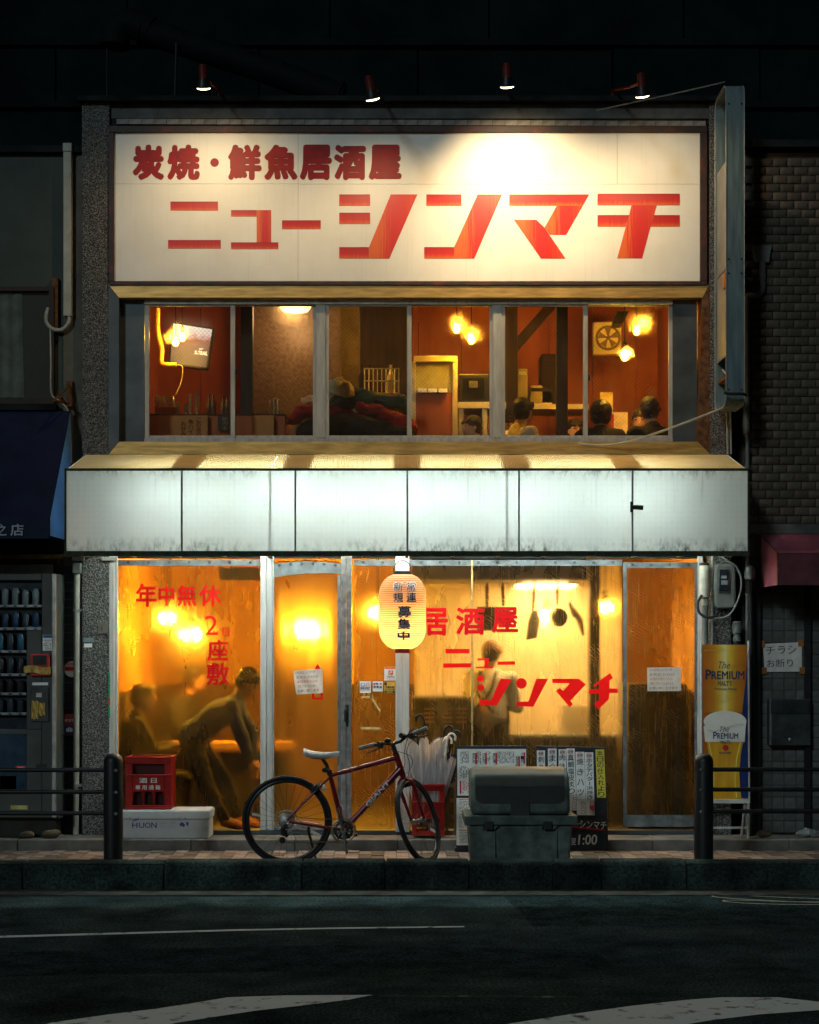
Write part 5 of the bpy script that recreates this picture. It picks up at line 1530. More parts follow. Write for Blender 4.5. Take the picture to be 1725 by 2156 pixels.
for ch, a in (('H', 278), ('U', 292.5), ('O', 305.5), ('N', 318.5)): utext(ch, a, a + 11.5, 1732, 1743.5, -.357, bold=.012).build('lettering', ink_blue, fb)
MB().poly([(X(u, -.357), Z(v, -.357)) for u, v in ((278, 1730), (285, 1724), (293, 1726), (285, 1728))], -.3572).build('emblem', ink_blue, fb)
pale_print = mat('pale_blue_print', (.32, .38, .44), .7, var=.1)
scribble(MB(), X(338, -.357), X(372, -.357), Z(1745, -.357), Z(1731, -.357), -.3568, 3).build('small_print', pale_print, fb)
MB().poly([(X(u, -.357), Z(v, -.357)) for u, v in ((378, 1735), (383, 1731), (388, 1734), (390, 1738), (387, 1742), (382, 1739), (379, 1740))], -.357).build('emblem', ink_blue, fb)
MB().poly([(X(u, -.357), Z(v, -.357)) for u, v in ((391, 1731), (398, 1732), (396, 1740), (393, 1738))], -.357).build('emblem', ink_blue, fb)
crate('red bottle crate with white characters on the styrofoam box', 264, 361, 1594, 1703.5, -.33, .27, text=[('酒日', .30, .68, .50, .60), ('専用通箱', .22, .76, .37, .46)])

# ------------------------------------------------------------ umbrellas in their crate
ucr = crate('red crate holding the umbrellas behind the front bicycle wheel', 868, 936, 1652, 1759, -.34, .26, bottles=False)
wc = thing('wooden_crate', 'brown wooden crate beside the umbrella crate', 'crate', P(950, 1759, -.2))
wood_c = mat('crate_wood', (.16, .085, .035), .7)
for r_ in ((938, 944, 1648, 1759), (956, 962, 1648, 1759)): MB().ubox(*r_, -.24, -.22).build('upright', wood_c, wc)
for v in (1650, 1682, 1716, 1750): MB().ubox(938, 962, v, v + 8, -.218, -.205).build('slat', wood_c, wc)
navy_film = mat('navy_umbrella', (.012, .016, .035), .6, bump=.5, fine=30)
whiteh = mat('white_handle', (.75, .72, .68), .4, bump=0)
def umbrella(label, top, bot, film, handle_m, spread, hook_dir, open_fan=False, flat=.45):
    top, bot = Vector(top), Vector(bot)
    t = thing('umbrella', label, 'umbrella', bot, 'umbrellas standing in the red crate')
    ax = (bot - top).normalized()
    sd = Vector((1, 0, 0)); sd = (sd - ax * sd.dot(ax)).normalized(); fw_ = ax.cross(sd)
    MB().rod(top, bot, .005, 6).build('shaft', steel_m if film is not navy_film else black_m, t)
    L_ = (bot - top).length
    c = top
    hook = [c + ax * .10, c, c - ax * .05 , c - ax * .085 + sd * .012 * hook_dir, c - ax * .095 + sd * .035 * hook_dir, c - ax * .08 + sd * .06 * hook_dir, c - ax * .045 + sd * .066 * hook_dir]
    MB().tube(spline(hook, 5), .0095, 8).build('handle', handle_m, t, smooth=60)
    # folded canopy: pleats wide near the handle, gathered at the ferrule
    a, b = top + ax * .12, bot - ax * .05
    NP = 16
    def fn(p, q):
        an = 2 * math.pi * p
        r_ = spread * (q ** .8) * (1 + .32 * math.cos(an * NP / 2)) + .008
        wob = .012 * math.sin(an * 5 + 3) * q
        return b.lerp(a, q) + sd * (math.cos(an) * r_ + wob) + fw_ * (math.sin(an) * r_ * flat) - ax * (.035 * q * q * math.cos(an * NP / 2))
    MB().grid(fn, NP * 4, 12).build('canopy', film, t, smooth=180)
    for i in range(8):
        an = 2 * math.pi * i / 8
        MB().rod(b, fn(i / 8, 1.) * .999 + b * .001, .0022, 5).build('rib', black_m if film is navy_film or i % 2 else steel_m, t)
    return t
umbrella('clear umbrella fanned half open behind the bicycle handlebar', P(893, 1530, -.2), P(893, 1750, -.2), clear_film, black_m, .15, -1)
umbrella('clear folded umbrella with a black hook left of the fanned one', P(880, 1560, -.16), P(888, 1752, -.16), clear_film, black_m, .10, -1)
umbrella('clear umbrella with a white hook leaning right over the crate', P(940, 1568, -.24), P(912, 1752, -.24), clear_film, whiteh, .075, 1)
umbrella('clear umbrella with a pale straight handle beside the white hook', P(932, 1575, -.20), P(905, 1752, -.2), clear_film, whiteh, .055, 1)
umbrella('dark navy umbrella at the right edge of the crate', P(950, 1562, -.12), P(922, 1752, -.14), navy_film, black_m, .06, 1)
umbrella('umbrella with a tall black hook in the middle of the bunch', P(935, 1552, -.1), P(915, 1752, -.12), clear_film, black_m, .05, 1)
umbrella('low umbrella with a white ring handle between the black hooks', P(914, 1582, -.17), P(903, 1752, -.17), clear_film, whiteh, .05, 1)

# ------------------------------------------------------------ menu boards
by = -.50
mbd = thing('menu_board', 'white printed menu on a dark board left behind the bin', 'menu board', P(1035, 1788, by))
def tilted(mb, y0, zb, k=.06):                       # lean the board back
    for v in mb.v: v.y += (v.z - zb) * k
    return mb
zb = .012
def bd(u0, u1, v0, v1, dy_, th, m, nm, t, **k): return tilted(MB().ubox(u0, u1, v0, v1, by + dy_, by + dy_ + th), by, zb).build(nm, m, t, **k)
bd(961, 1110, 1571, 1790, 0, .02, board_m, 'board', mbd, bevel=.004)
tilted(MB().ubox(958, 1113, 1786, 1793.8, by - .01, by + .04), by, zb).build('foot', board_m, mbd)
bd(963.5, 1109, 1578, 1676, -.003, .0025, paper_m, 'upper_sheet', mbd)
bd(961.5, 1109, 1681, 1780, -.003, .0025, paper_m, 'lower_sheet', mbd)
def onb(mb, m, nm, t): return tilted(mb, by, zb).build(nm, m, t)
e_ = by - .0045
for u, s_ in ((1105, '十一月'), (1094, 'おすすめ'), (1046, 'あじ巻'), (1024, 'さとう'), (1003, 'あれこれ')):
    mb = MB(); n = len(s_)
    v0 = 1585 if u > 1095 else 1593 if u > 1080 else 1586
    for i, ch in enumerate(s_): utext(ch, u - 7.5, u - .5, v0 + i * 22 / n, v0 + 21 / n + i * 22 / n, e_ - .001, mb=mb, bold=.015)
    onb(mb, ink, 'brush_heading', mbd)
    onb(MB().ubox(u - 1.5, u + 1.8, v0, v0 + 24, e_, e_ + .0005), ink_red, 'red_bar', mbd)
for u0, u1 in ((970, 988), (1004, 1014), (1024, 1034), (1048, 1084)):
    onb(scribble(MB(), X(u0, e_), X(u1, e_), Z(1610, e_), Z(1585, e_), e_, max(3, int((u1 - u0) / 3)), True), ink, 'small_print', mbd)
    onb(scribble(MB(), X(u0, e_), X(u1, e_), Z(1585, e_), Z(1582, e_), e_, 2), ink_red, 'small_print', mbd)
onb(scribble(MB(), X(968, e_), X(988, e_), Z(1642, e_), Z(1614, e_), e_, 6, True), ink, 'small_print', mbd)
onb(MB().ubox(968.5, 972, 1645, 1672, e_, e_ + .0005), ink_red, 'red_bar', mbd)
onb(scribble(MB(), X(974, e_), X(988, e_), Z(1672, e_), Z(1645, e_), e_, 4, True), ink_red, 'small_print', mbd)
onb(scribble(MB(), X(1016, e_), X(1108, e_), Z(1622, e_), Z(1616, e_), e_, 2), ink, 'small_print', mbd)
for v in (1682.5, 1714.5, 1747.5):
    onb(MB().ubox(967.5, 990, v, v + 2.6, e_, e_ + .0005), mat('orange_bar', (.72, .36, .06), .6), 'orange_bar', mbd)
    onb(scribble(MB(), X(968, e_), X(988, e_), Z(v + 28, e_), Z(v + 4.5, e_), e_, 8), ink, 'small_print', mbd)

sb = thing('chalk_menu_board', 'dark board with paper strips, yellow strip and painted hours right of the bin', 'menu board', P(1206, 1790, by))
z_b = zb
tilted(MB().prism([(X(1130, by), Z(1571, by)), (X(1275, by), Z(1574.5, by)), (X(1282, by), zb), (X(1132, by), zb)], by, by + .02), by, zb).build('board', board_m, sb, bevel=.004)
def strip(u0, u1, v0, v1, m, words, tm=ink, top_red=True, price=None, skew=0.):
    q = MB().prism([(X(u0, e_), Z(v0, e_)), (X(u1, e_), Z(v0, e_)), (X(u1 + skew, e_), Z(v1, e_)), (X(u0 + skew, e_), Z(v1, e_))], by - .003, by - .0008)
    tilted(q, by, zb)
    st = q.build('menu_strip', m, sb)
    w_ = u1 - u0
    z0_ = v0 + (w_ * .75 if top_red else 2)
    end = v1 - (0 if not price else 33)
    sz = min(w_ * .78, (end - z0_) / len(words))
    mb = MB()
    for i, ch in enumerate(words):
        va = z0_ + (end - z0_) * i / len(words)
        sk = skew * (va - v0) / (v1 - v0)
        hh = sz * (.92 if ch != 'ー' else .8)
        if ch == 'ー': utext('|', u0 + w_ * .45 + sk, u1 - w_ * .45 + sk, va + sz * .1, va + hh, e_, mb=mb, bold=.01)
        else: utext(ch, u0 + w_ * .12 + sk, u1 - w_ * .12 + sk, va, va + hh, e_, mb=mb, bold=.008)
    onb(mb, tm, 'brush_writing', st)
    if top_red:
        mb = MB().torus(((X(u0, e_) + X(u1, e_)) / 2, e_, Z(v0 + w_ * .38, e_)), w_ * .3 / S(by), .0012, (0, 1, 0), 16, 4)
        onb(mb, ink_red, 'red_circle', st)
        onb(utext('名物', u0 + w_ * .2, u1 - w_ * .2, v0 + w_ * .2, v0 + w_ * .55, e_, bold=.01), ink, 'brush_writing', st)
    if price:
        mb = MB()
        for i, ch in enumerate(price): utext(ch, u0 + w_ * .42 + skew, u1 - w_ * .06 + skew, v1 - 30 + i * 9.6, v1 - 30 + i * 9.6 + 8.2, e_, mb=mb, bold=.006)
        onb(mb, ink_red, 'price', st)
        onb(MB().ubox(u0 + skew * .85, u1 + skew * .85, v1 - 32.4, v1 - 31.8, e_, e_ + .0004), ink, 'fold_line', st)
strip(1131.8, 1149, 1581, 1660, paper_m, '刺身盛合')
strip(1155, 1173.5, 1577, 1660, paper_m, 'まぐろ山')
strip(1177.7, 1193.6, 1578.5, 1660, paper_m, '肉味噌胡')
strip(1194, 1211.6, 1577, 1707, paper_m, '真鯛塩皮炙り', price='七八〇', skew=3.5)
strip(1213.2, 1232, 1584, 1717, paper_m, '焼きハツ', price='六八〇', skew=2.6)
strip(1232.8, 1250.8, 1585, 1717, paper_m, 'ホタテバター浜焼き', price='四一〇', skew=2.4)
strip(1255.7, 1274, 1579, 1680, yellow_paper, '本日の仕入れより', top_red=False, skew=3.)
onb(utext('ーシンマチ', 1206, 1278, 1729, 1745, e_, bold=.012, tilt=-.05), white_paint, 'painted_name', sb)
onb(MB().prism([(X(1200, e_), Z(1739, e_)), (X(1274, e_), Z(1746.5, e_)), (X(1274, e_), Z(1750, e_)), (X(1200, e_), Z(1742.5, e_))], e_, e_ + .0005), ink_red, 'red_underline', sb)
onb(utext('翌', 1203, 1213, 1765, 1779, e_, bold=.008), white_paint, 'painted_hours', sb)
onb(utext('1:00', 1217.5, 1258, 1757.5, 1779, e_, bold=.016, shear=.1), white_paint, 'painted_hours', sb)

# ------------------------------------------------------------ plastic bin
bn_y0, bn_y1 = -1.52, -1.02
bn = thing('storage_bin', 'green-grey plastic street bin with domed black hatch at the kerb', 'bin', (X(1097, bn_y0), (bn_y0 + bn_y1) / 2, 0))
def bx(u): return X(u, bn_y0)
def bz(v): return Z(v, bn_y0)
def taper(z0, z1, e0, e1, xa, xb, ya, yb):
    return MB().hexa([(xa + e0, ya + e0, z0), (xb - e0, ya + e0, z0), (xb - e0, yb - e0, z0), (xa + e0, yb - e0, z0), (xa + e1, ya + e1, z1), (xb - e1, ya + e1, z1), (xb - e1, yb - e1, z1), (xa + e1, yb - e1, z1)])
xa, xb = bx(985), bx(1209)
taper(.0, bz(1738), .03, .008, xa, xb, bn_y0, bn_y1).build('tub', bin_m, bn, bevel=.02)
MB().box(xa - .025, xb + .025, bn_y0 - .02, bn_y1 + .02, bz(1738) + .001, bz(1717)).build('rim', bin_m, bn, bevel=.012)
zt, zl = bz(1620), bz(1717) + .002
dome = [(bn_y0 + .012, zl), (bn_y0 + .03, zl + .10), (bn_y0 + .06, zl + .20), (bn_y0 + .11, zl + .285), (bn_y0 + .19, zt - .012), (bn_y0 + .27, zt), (bn_y1 - .06, zt - .01), (bn_y1 - .01, zt - .10), (bn_y1, zl)]
nd = len(dome)
vs_d = []
for e, kx in ((.0, 0), (.012, 1)):
    pass
mb = MB().xprism([(y, z) for y, z in dome], xa + .025, xb - .025)
mb.build('lid', bin_m, bn, smooth=35, bevel=.03)
def on_dome(x, f, lift=.006):                     # point on the hatch, f from 0 at the lip to 1 at the crest
    q = dome[:6]
    k = f * (len(q) - 1); i = min(int(k), len(q) - 2); k -= i
    y = q[i][0] + (q[i + 1][0] - q[i][0]) * k; z = q[i][1] + (q[i + 1][1] - q[i][1]) * k
    return Vector((x, y - lift, z + lift * .6))
hx0, hx1 = bx(1002), bx(1191)
def hatch(p, q):
    e = max(0, .12 - q) / .12
    ins = .05 * (1 - math.sqrt(max(0, 1 - e * e)))
    x = hx0 + ins + (hx1 - hx0 - 2 * ins) * p
    return on_dome(x, .16 + .84 * q)
MB().grid(hatch, 30, 24).build('hatch', bin_d, bn, smooth=180)
MB().grid(lambda p, q: on_dome(bx(1058) + (bx(1126) - bx(1058)) * p, .40 + .56 * q, .010), 10, 12).build('hatch_panel', bin_d, bn, smooth=180)
MB().grid(lambda p, q: on_dome(bx(1075) + (bx(1115) - bx(1075)) * p, -.06 + .24 * q, .016), 6, 6).build('hatch_pull', bin_d, bn, smooth=180)
for u in (1029, 1153):
    MB().box(bx(u) - .034, bx(u) + .034, bn_y0 - .032, bn_y0 - .0205, bz(1747), bz(1729)).build('latch', bin_d, bn, bevel=.006)
    for s_ in (-1, 1):
        MB().prism([(bx(u) + .04 * s_, bz(1738.5)), (bx(u) + .075 * s_, bz(1738.5)), (bx(u) + .04 * s_, bz(1747))], bn_y0 - .018, bn_y0 + .004).build('gusset', bin_m, bn)
for u in (1042, 1172):
    MB().box(bx(u) - .004, bx(u) + .004, bn_y0 + .0, bn_y0 + .03, .02, bz(1742)).build('rib', bin_m, bn)

# ------------------------------------------------------------ pedestrian guard rails
def rail(label, u, bars, to_u):
    y = -1.60
    t = thing('guard_rail', label, 'railing', (X(u, y), y, 0), 'railings along the kerb')
    r_ = .070
    zt = Z(1586, y)
    MB().lathe([(r_, -.05), (r_, zt - .06), (r_ * .96, zt - .045), (r_ * .8, zt - .02), (r_ * .45, zt - .004), (.002, zt)], (X(u, y), y, 0), 24).build('post', black_m, t, smooth=50)
    for v in bars:
        z = Z(v, y)
        MB().rod((X(u, y), y - .02, z), (X(to_u, y), y - .02, z), .0165, 10).build('bar', black_m, t, smooth=60)
        MB().lathe([(.012, 0), (.012, .008), (.006, .012)], (X(u, y) + (.03 if to_u < u else -.03), y - .064, z), 8, (0, -1, 0)).build('bolt', steel_m, t)
    MB().lathe([(.07, -.05), (.07, zt - .06), (.03, zt - .005), (.002, zt)], (X(to_u, y), y, 0), 24).build('post', black_m, t, smooth=50)
rail('black guard rail with domed post beside the styrofoam box', 238.5, (1621, 1667, 1712), -330)
rail('black guard rail with domed post in front of the beer banner', 1482, (1620, 1662, 1708), 2050)
# ------------------------------------------------------------ the red bicycle
YBK = -1.35
WR = .336
B0 = Vector((X(604.5, YBK), YBK, WR))               # rear axle
bk = thing('bicycle', 'red city bicycle with white saddle parked facing right at the kerb', 'bicycle', (B0.x + .48, YBK, 0))
def b(x, z, y=0.): return B0 + Vector((x, y, z))
BB, ST, HT, HB, FA = b(.423, -.069), b(.318, .355), b(.815, .492), b(.862, .345), b(.985, .0)
saxis = (HT - HB).normalized()
steer = Quaternion(saxis, R(66))                    # turned away from the street
def sp(p): return HB + steer @ (Vector(p) - HB)
def spd(d): return steer @ Vector(d)
def wheel(c, ax, name):
    ax = Vector(ax).normalized()
    up = (Vector((0, 0, 1)) - ax * ax.z).normalized(); sd = ax.cross(up)
    w_ = MB().torus(c, WR - .016, .0165, ax, 64, 10).build(name, rubber, bk, smooth=180)
    MB().torus(c, WR - .040, .012, ax, 64, 8, 1.25).build('rim', mat('dark_rim', (.03, .03, .032), .3, metal=.6), w_, smooth=180)
    MB().lathe([(.012, -.05), (.022, -.045), (.022, -.03), (.013, -.025), (.013, .025), (.022, .03), (.022, .045), (.012, .05)], c, 14, ax).build('hub', steel_m, w_, smooth=40)
    for i in range(28):
        a = 2 * math.pi * i / 28
        s_ = .04 if i % 2 else -.04
        a2 = a + (.35 if (i // 2) % 2 else -.35)
        p0 = Vector(c) + ax * s_ + (up * math.cos(a2) + sd * math.sin(a2)) * .02
        p1 = Vector(c) + (up * math.cos(a) + sd * math.sin(a)) * (WR - .05)
        MB().rod(p0, p1, .0012, 4).build('spoke', mat('dark_spoke', (.05, .05, .05), .4, metal=.5), w_)
    for a in (2.0, 4.9):
        q = Vector(c) + (up * math.cos(a) + sd * math.sin(a)) * .23
        d = (up * math.cos(a) + sd * math.sin(a))
        tn = ax.cross(d)
        MB().hexa([q + d * i * .035 + tn * j * .011 + ax * k * .004 for k in (-1, 1) for i, j in ((-1, -1), (1, -1), (1, 1), (-1, 1))]).build('reflector', mat('reflector', (.6, .55, .5), .2), w_)
    return w_
wheel(B0, (0, 1, 0), 'rear_wheel')
fa = sp(FA + Vector((.0, 0, .0)))
wheel(fa, spd((0, 1, 0)), 'front_wheel')
fm = bike_red
def tubep(nm, pts, r, m=fm, n=12, parent=bk): return MB().tube(pts, r, n).build(nm, m, parent, smooth=60)
tubep('top_tube', [ST + Vector((0, 0, -.02)), HT + (HB - HT) * .15], [.017, .020])
dtb = tubep('down_tube', [BB, HT + (HB - HT) * .72], [.022, .027])
tubep('seat_tube', [BB, ST], .0175)
tubep('head_tube', [HT + saxis * .004, HB - saxis * .0], .023)
for s_ in (-1, 1):
    tubep('chain_stay', [BB + Vector((0, .03 * s_, 0)), B0 + Vector((.02, .062 * s_, -.003))], [.014, .009])
    tubep('seat_stay', [ST + Vector((0, .016 * s_, -.03)), B0 + Vector((.0, .062 * s_, .01))], [.010, .008])
# fork, turned with the handlebar
tubep('fork_crown', [HB + saxis * .01, HB - saxis * .05], .022)
cr = HB - saxis * .045
for s_ in (-1, 1):
    o_ = spd((0, .055 * s_, 0))
    tubep('fork_blade', spline([cr + o_ * .3 + saxis * .012, cr + o_ - saxis * .03, cr.lerp(fa, .55) + o_, fa + o_ * .95], 4), [.015] * 4 + [.015] * 4 + [.012] * 4 + [.010])
ft = spd((1, 0, 0))
MB().hexa([cr + ft * a + spd((0, 1, 0)) * b_ + saxis * c for c in (-.05, -.02) for a, b_ in ((.02, -.05), (.03, -.05), (.03, .05), (.02, .05))]).build('front_brake', black_m, bk)
for s_ in (-1, 1):
    MB().tube([cr + spd((.03, .045 * s_, 0)) - saxis * .06, cr + spd((.035, .05 * s_, 0)) + saxis * .04], .007, 8).build('brake_arm', steel_m, bk)
MB().tube(spline([fa + spd((0, .065, .0)), fa + spd((.03, .085, .01)), fa + spd((.08, .07, .03))], 4), .006, 6).build('quick_release', steel_m, bk, smooth=60)
# stem and bar
hd_ = HT + saxis * .10
tubep('headset', [HT, HT + saxis * .02], .021, black_m)
tubep('stem', [HT + saxis * .02, hd_ - saxis * .02, hd_ + ft * .055], [.017, .017, .016], black_m)
hc = hd_ + ft * .06
hb = spd((0, 1, 0))
back = -ft
barpts = [hc + hb * y + back * max(0, abs(y) - .10) * .16 + saxis * max(0, min(.03, (abs(y) - .04) * .4)) for y in (-.29, -.2, -.1, -.04, 0, .04, .1, .2, .29)]
bar = tubep('handlebar', barpts, .0125, black_m)
for i0, i1, s_ in ((0, 1, -1), (8, 7, 1)):
    a, c = barpts[i0], barpts[i1]
    d = (c - a).normalized()
    MB().tube([a - d * .004, a, a + d * .02, a + d * .115, a + d * .125], [.015, .018, .0165, .0165, .014], 12).build('grip', grip_m, bar, smooth=50)
    MB().tube(spline([a + d * .15 + ft * .012, a + d * .135 + ft * .045 - saxis * .02, a + d * .07 + ft * .06 - saxis * .03, a + d * .02 + ft * .055 - saxis * .03], 5), [.009] * 6 + [.006] * 5 + [.005] * 5, 8).build('brake_lever', black_m, bar, smooth=60)
    MB().lathe([(.02, -.03), (.024, 0), (.02, .02)], a + d * .16 + ft * .015 - saxis * .012, 12, ft).build('shifter', black_m, bar, smooth=40)
MB().ell(hc + hb * .06 + saxis * .035, (.024, .024, .018)).build('bell', black_m, bar, smooth=180)
MB().lathe([(.018, -.03), (.022, -.02), (.022, .03), (.016, .035)], hc - hb * .07 + saxis * .035, 12, ft).build('front_light', black_m, bar, smooth=40)
for pts in ([barpts[1] + ft * .03, hc + ft * .16 - saxis * .03, hc + ft * .12 - saxis * .16, cr + ft * .05], [barpts[7] + ft * .03, hc + ft * .17 - saxis * .08, hc + ft * .06 - saxis * .22, HB + saxis * .02 - Vector((.06, .03, .04))],
            [barpts[2] + ft * .02, hc + ft * .10 - saxis * .06, HB + saxis * .06 + Vector((.03, -.03, 0)), HB - Vector((.08, .03, .07))]):
    MB().tube(spline(pts, 8), .0028, 6).build('cable', steel_m if pts[0] is barpts[7] else rubber, bk, smooth=60)
# saddle
ss = (ST - BB).normalized()
sptop = b(.255, .475)
tubep('seat_post', [ST - ss * .02, ST + Vector((-.022, 0, .06)), sptop], .0135, black_m)
tubep('seat_clamp', [ST - ss * .015, ST + ss * .02], .021, black_m)
MB().ell(ST + Vector((-.03, -.012, .022)), (.028, .022, .018)).build('seat_lock', black_m, bk, smooth=180)
mb = MB()
def sad(p, q):
    x = .125 + .265 * p                              # from tail to nose
    wd = .070 * (1 - p) ** 1.3 + .021 if p > .04 else .045
    wd = (.074 * max(0., 1 - p * 1.35) ** .8 + .019) * min(1., .55 + p * 9)
    an = math.pi * (q - .5) * 1.35
    zc = .492 + .018 * (1 - p) ** 2 - .012 * math.sin(p * math.pi) + .006 * p
    th = .036 - .012 * p
    return b(x, zc + th * math.cos(an) - th * .2, wd * math.sin(an))
MB().grid(sad, 26, 16).build('saddle', saddle_m, bk, smooth=180)
MB().ell(b(.22, .49), (.10, .04, .012)).build('saddle_base', black_m, bk, smooth=180)
for s_ in (-1, 1): MB().tube(spline([b(.16, .475, .03 * s_), b(.22, .462, .022 * s_), b(.30, .464, .02 * s_), b(.36, .485, .008 * s_)], 4), .0035, 6).build('saddle_rail', steel_m, bk)
# drivetrain (near side)
yd = -.05
ring = MB().torus(BB + Vector((0, yd, 0)), .084, .004, (0, 1, 0), 44, 6, 2.).build('chain_ring', gold_chain, bk, smooth=60)
for i in range(44):
    a = 2 * math.pi * i / 44
    d = Vector((math.cos(a), 0, math.sin(a)))
    MB().rod(BB + Vector((0, yd, 0)) + d * .088, BB + Vector((0, yd, 0)) + d * .096, .003, 4).build('tooth', gold_chain, ring)
MB().torus(BB + Vector((0, yd + .008, 0)), .062, .004, (0, 1, 0), 36, 6, 2.2).build('chain_ring', dark_m, bk, smooth=60)
for i in range(5):
    a = 2 * math.pi * i / 5 + .4
    d = Vector((math.cos(a), 0, math.sin(a)))
    MB().tube([BB + Vector((0, yd, 0)), BB + Vector((0, yd, 0)) + d * .075], [.016, .009], 6).build('spider', dark_m, bk)
cd = Vector((.028, 0, -.17)).normalized()
for s_, yy in ((1, -.075), (-1, .075)):
    e = BB + Vector((0, yy, 0))
    q = e + cd * .17 * s_
    MB().tube([e, e + cd * .05 * s_, q], [.016, .013, .011], 8).build('crank_arm', chrome if s_ < 0 else steel_m, bk, smooth=60)
    yp = yy - .055 * (1 if yy < 0 else -1)
    MB().box(q.x - .042, q.x + .042, min(yp - .04, yp + .04), max(yp - .04, yp + .04), q.z - .011, q.z + .011).build('pedal', black_m, bk, bevel=.004)
MB().tube([BB + Vector((0, -.085, 0)), BB + Vector((-.045, -.085, .17))], [.014, .011], 8).build('crank_arm', chrome, bk, smooth=60)
MB().lathe([(.02, -.06), (.022, -.08), (.015, -.092), (.002, -.093)], BB, 14, (0, 1, 0)).build('bottom_bracket', steel_m, bk, smooth=40)
for i, (rr, yy) in enumerate(((.062, -.030), (.052, -.038), (.042, -.046), (.032, -.053), (.024, -.059))):
    MB().torus(B0 + Vector((0, yy, 0)), rr - .004, .0022, (0, 1, 0), 30, 4, 2.).build('sprocket', gold_chain if i == 0 else steel_m, bk, smooth=60)
MB().torus(B0 + Vector((0, -.025, 0)), .078, .003, (0, 1, 0), 36, 5, 1.5).build('spoke_guard', mat('clear_guard', (.35, .33, .28), .3), bk, smooth=60)
dj = b(.005, -.115, -.058)
MB().tube([b(.0, -.02, -.06), b(-.03, -.055, -.065), dj], [.012, .018, .014], 8).build('derailleur', black_m, bk, smooth=50)
for q in (b(-.02, -.085, -.058), b(-.03, -.14, -.058)): MB().lathe([(.024, -.006), (.026, 0), (.024, .006)], q, 16, (0, 1, 0)).build('jockey_wheel', black_m, bk, smooth=40)
MB().tube(spline([b(.0, .045, -.052), b(.2, .018, -.052), BB + Vector((-.01, yd, .086))], 4), .0035, 5).build('chain', gold_chain, bk)
MB().tube(spline([b(-.03, -.165, -.056), b(.1, -.155, -.054), BB + Vector((.0, yd, -.088))], 4), .0035, 5).build('chain', gold_chain, bk)
MB().tube(spline([b(.10, -.012, -.075), b(.05, .06, -.085), b(-.03, .075, -.085), b(-.075, .02, -.08), b(-.055, -.06, -.07)], 7), .003, 6).build('gear_cable', white_pipe, bk, smooth=60)
MB().tube(spline([b(.22, .22, -.03), b(.235, .27, -.04), b(.26, .30, -.03)], 5), .004, 6).build('rear_brake_cable', steel_m, bk)
MB().hexa([b(.21 + i * .03, .235 + j * .03 + i * .02, k * .04) for k in (-1, 1) for i, j in ((-1, -1), (1, -1), (1, 1), (-1, 1))]).build('rear_brake', black_m, bk, bevel=.005)
MB().tube([b(.16, -.05, .07), b(.155, -.09, .09), b(.215, -WR + .004, .16)], [.012, .010, .009], 8).build('kickstand', black_m, bk, smooth=50)
MB().lathe([(.012, -.002), (.02, .02), (.02, .05), (.012, .055)], b(.29, .24, 0), 12, (-1, 0, .3)).build('seat_tube_band', white_paint, bk, smooth=40)
# maker's lettering on the down tube, on the side facing the street
pa, pb_ = BB, HT + (HB - HT) * .72
dd = (pb_ - pa)
tx = text_mb('GIANT', .40, .80, -.0165, .0165, 0, bold=.02, shear=.12)
ang = math.atan2(dd.z, dd.x)
for v in tx.v:
    f_ = v.x; h = v.z
    c = pa + dd * f_
    rr = .022 + .005 * f_ + .0035
    h = max(-rr * .9, min(rr * .9, h))
    v[:] = c + Vector((-math.sin(ang) * h, -math.sqrt(rr * rr - h * h), math.cos(ang) * h))
tx.build('lettering', white_paint, dtb)
# ------------------------------------------------------------ beer banner stand
ny = -.36
bs_ = thing('beer_banner_stand', 'tall golden beer banner on a white stand by the right pillar', 'banner', (X(1526, ny), ny, STEP))
def make_beer():
    m, nt, nd, lk = _new('beer_print')
    g = N(nt, 'ShaderNodeTexCoord')
    sp_ = N(nt, 'ShaderNodeSeparateXYZ'); lk.new(g.outputs['Generated'], sp_.inputs[0])
    k = mth(nt, 'ADD', sp_.outputs[0], mth(nt, 'MULTIPLY', mth(nt, 'SUBTRACT', tnoise(nt, coords(nt, (6, 6, 1)), 5, 4), .5), .10))
    c = ramp(nt, k, [(.02, (.42, .10, .01)), (.25, (.60, .22, .015)), (.40, (.80, .50, .05)), (.50, (.88, .74, .34)), (.58, (.82, .55, .06)), (.75, (.58, .24, .015)), (.98, (.40, .10, .008))])
    c = mix(nt, ramp(nt, tnoise(nt, coords(nt, (1, 1, 4)), 3, 4), [(.5, 0.), (.75, .5)]), c, (.34, .12, .01))
    p = principled(nt); lk.new(c, p.inputs['Base Color']); p.inputs['Roughness'].default_value = .35
    return m
beer_m = make_beer()
def nb_(pts, m, nm, k=0): 
    return MB().prism([(X(u, ny), Z(v, ny)) for u, v in pts], ny - .001 - k * .0014, ny + .0002 - k * .0014).build(nm, m, bs_)
nav = mat('deep_blue_print', (.012, .03, .14), .4, var=.15)
MB().prism([(X(u, ny), Z(v, ny)) for u, v in ((1479, 1357), (1574, 1357), (1575, 1680), (1481, 1684))], ny, ny + .004).build('banner_sheet', nav, bs_)
nb_([(1479, 1357), (1574, 1358), (1571, 1430), (1563, 1500), (1480, 1500)], beer_m, 'gold_print', 0)
glass_out = [(1484, 1525), (1569, 1525), (1567, 1545), (1560, 1590), (1557, 1630), (1559, 1665), (1562, 1682), (1494, 1684), (1497, 1660), (1498, 1630), (1493, 1590), (1486, 1545)]
nb_([(1480, 1500), (1563, 1500), (1570, 1560), (1481, 1684)], mat('amber_print', (.36, .10, .012), .4), 'amber_print', 0)
gold2 = mat('gold_glass_print', (.72, .40, .03), .35, col2=(.62, .28, .02), scale=3, stretch=(6, 6, 1))
nb_(glass_out, gold2, 'glass_print', 1)
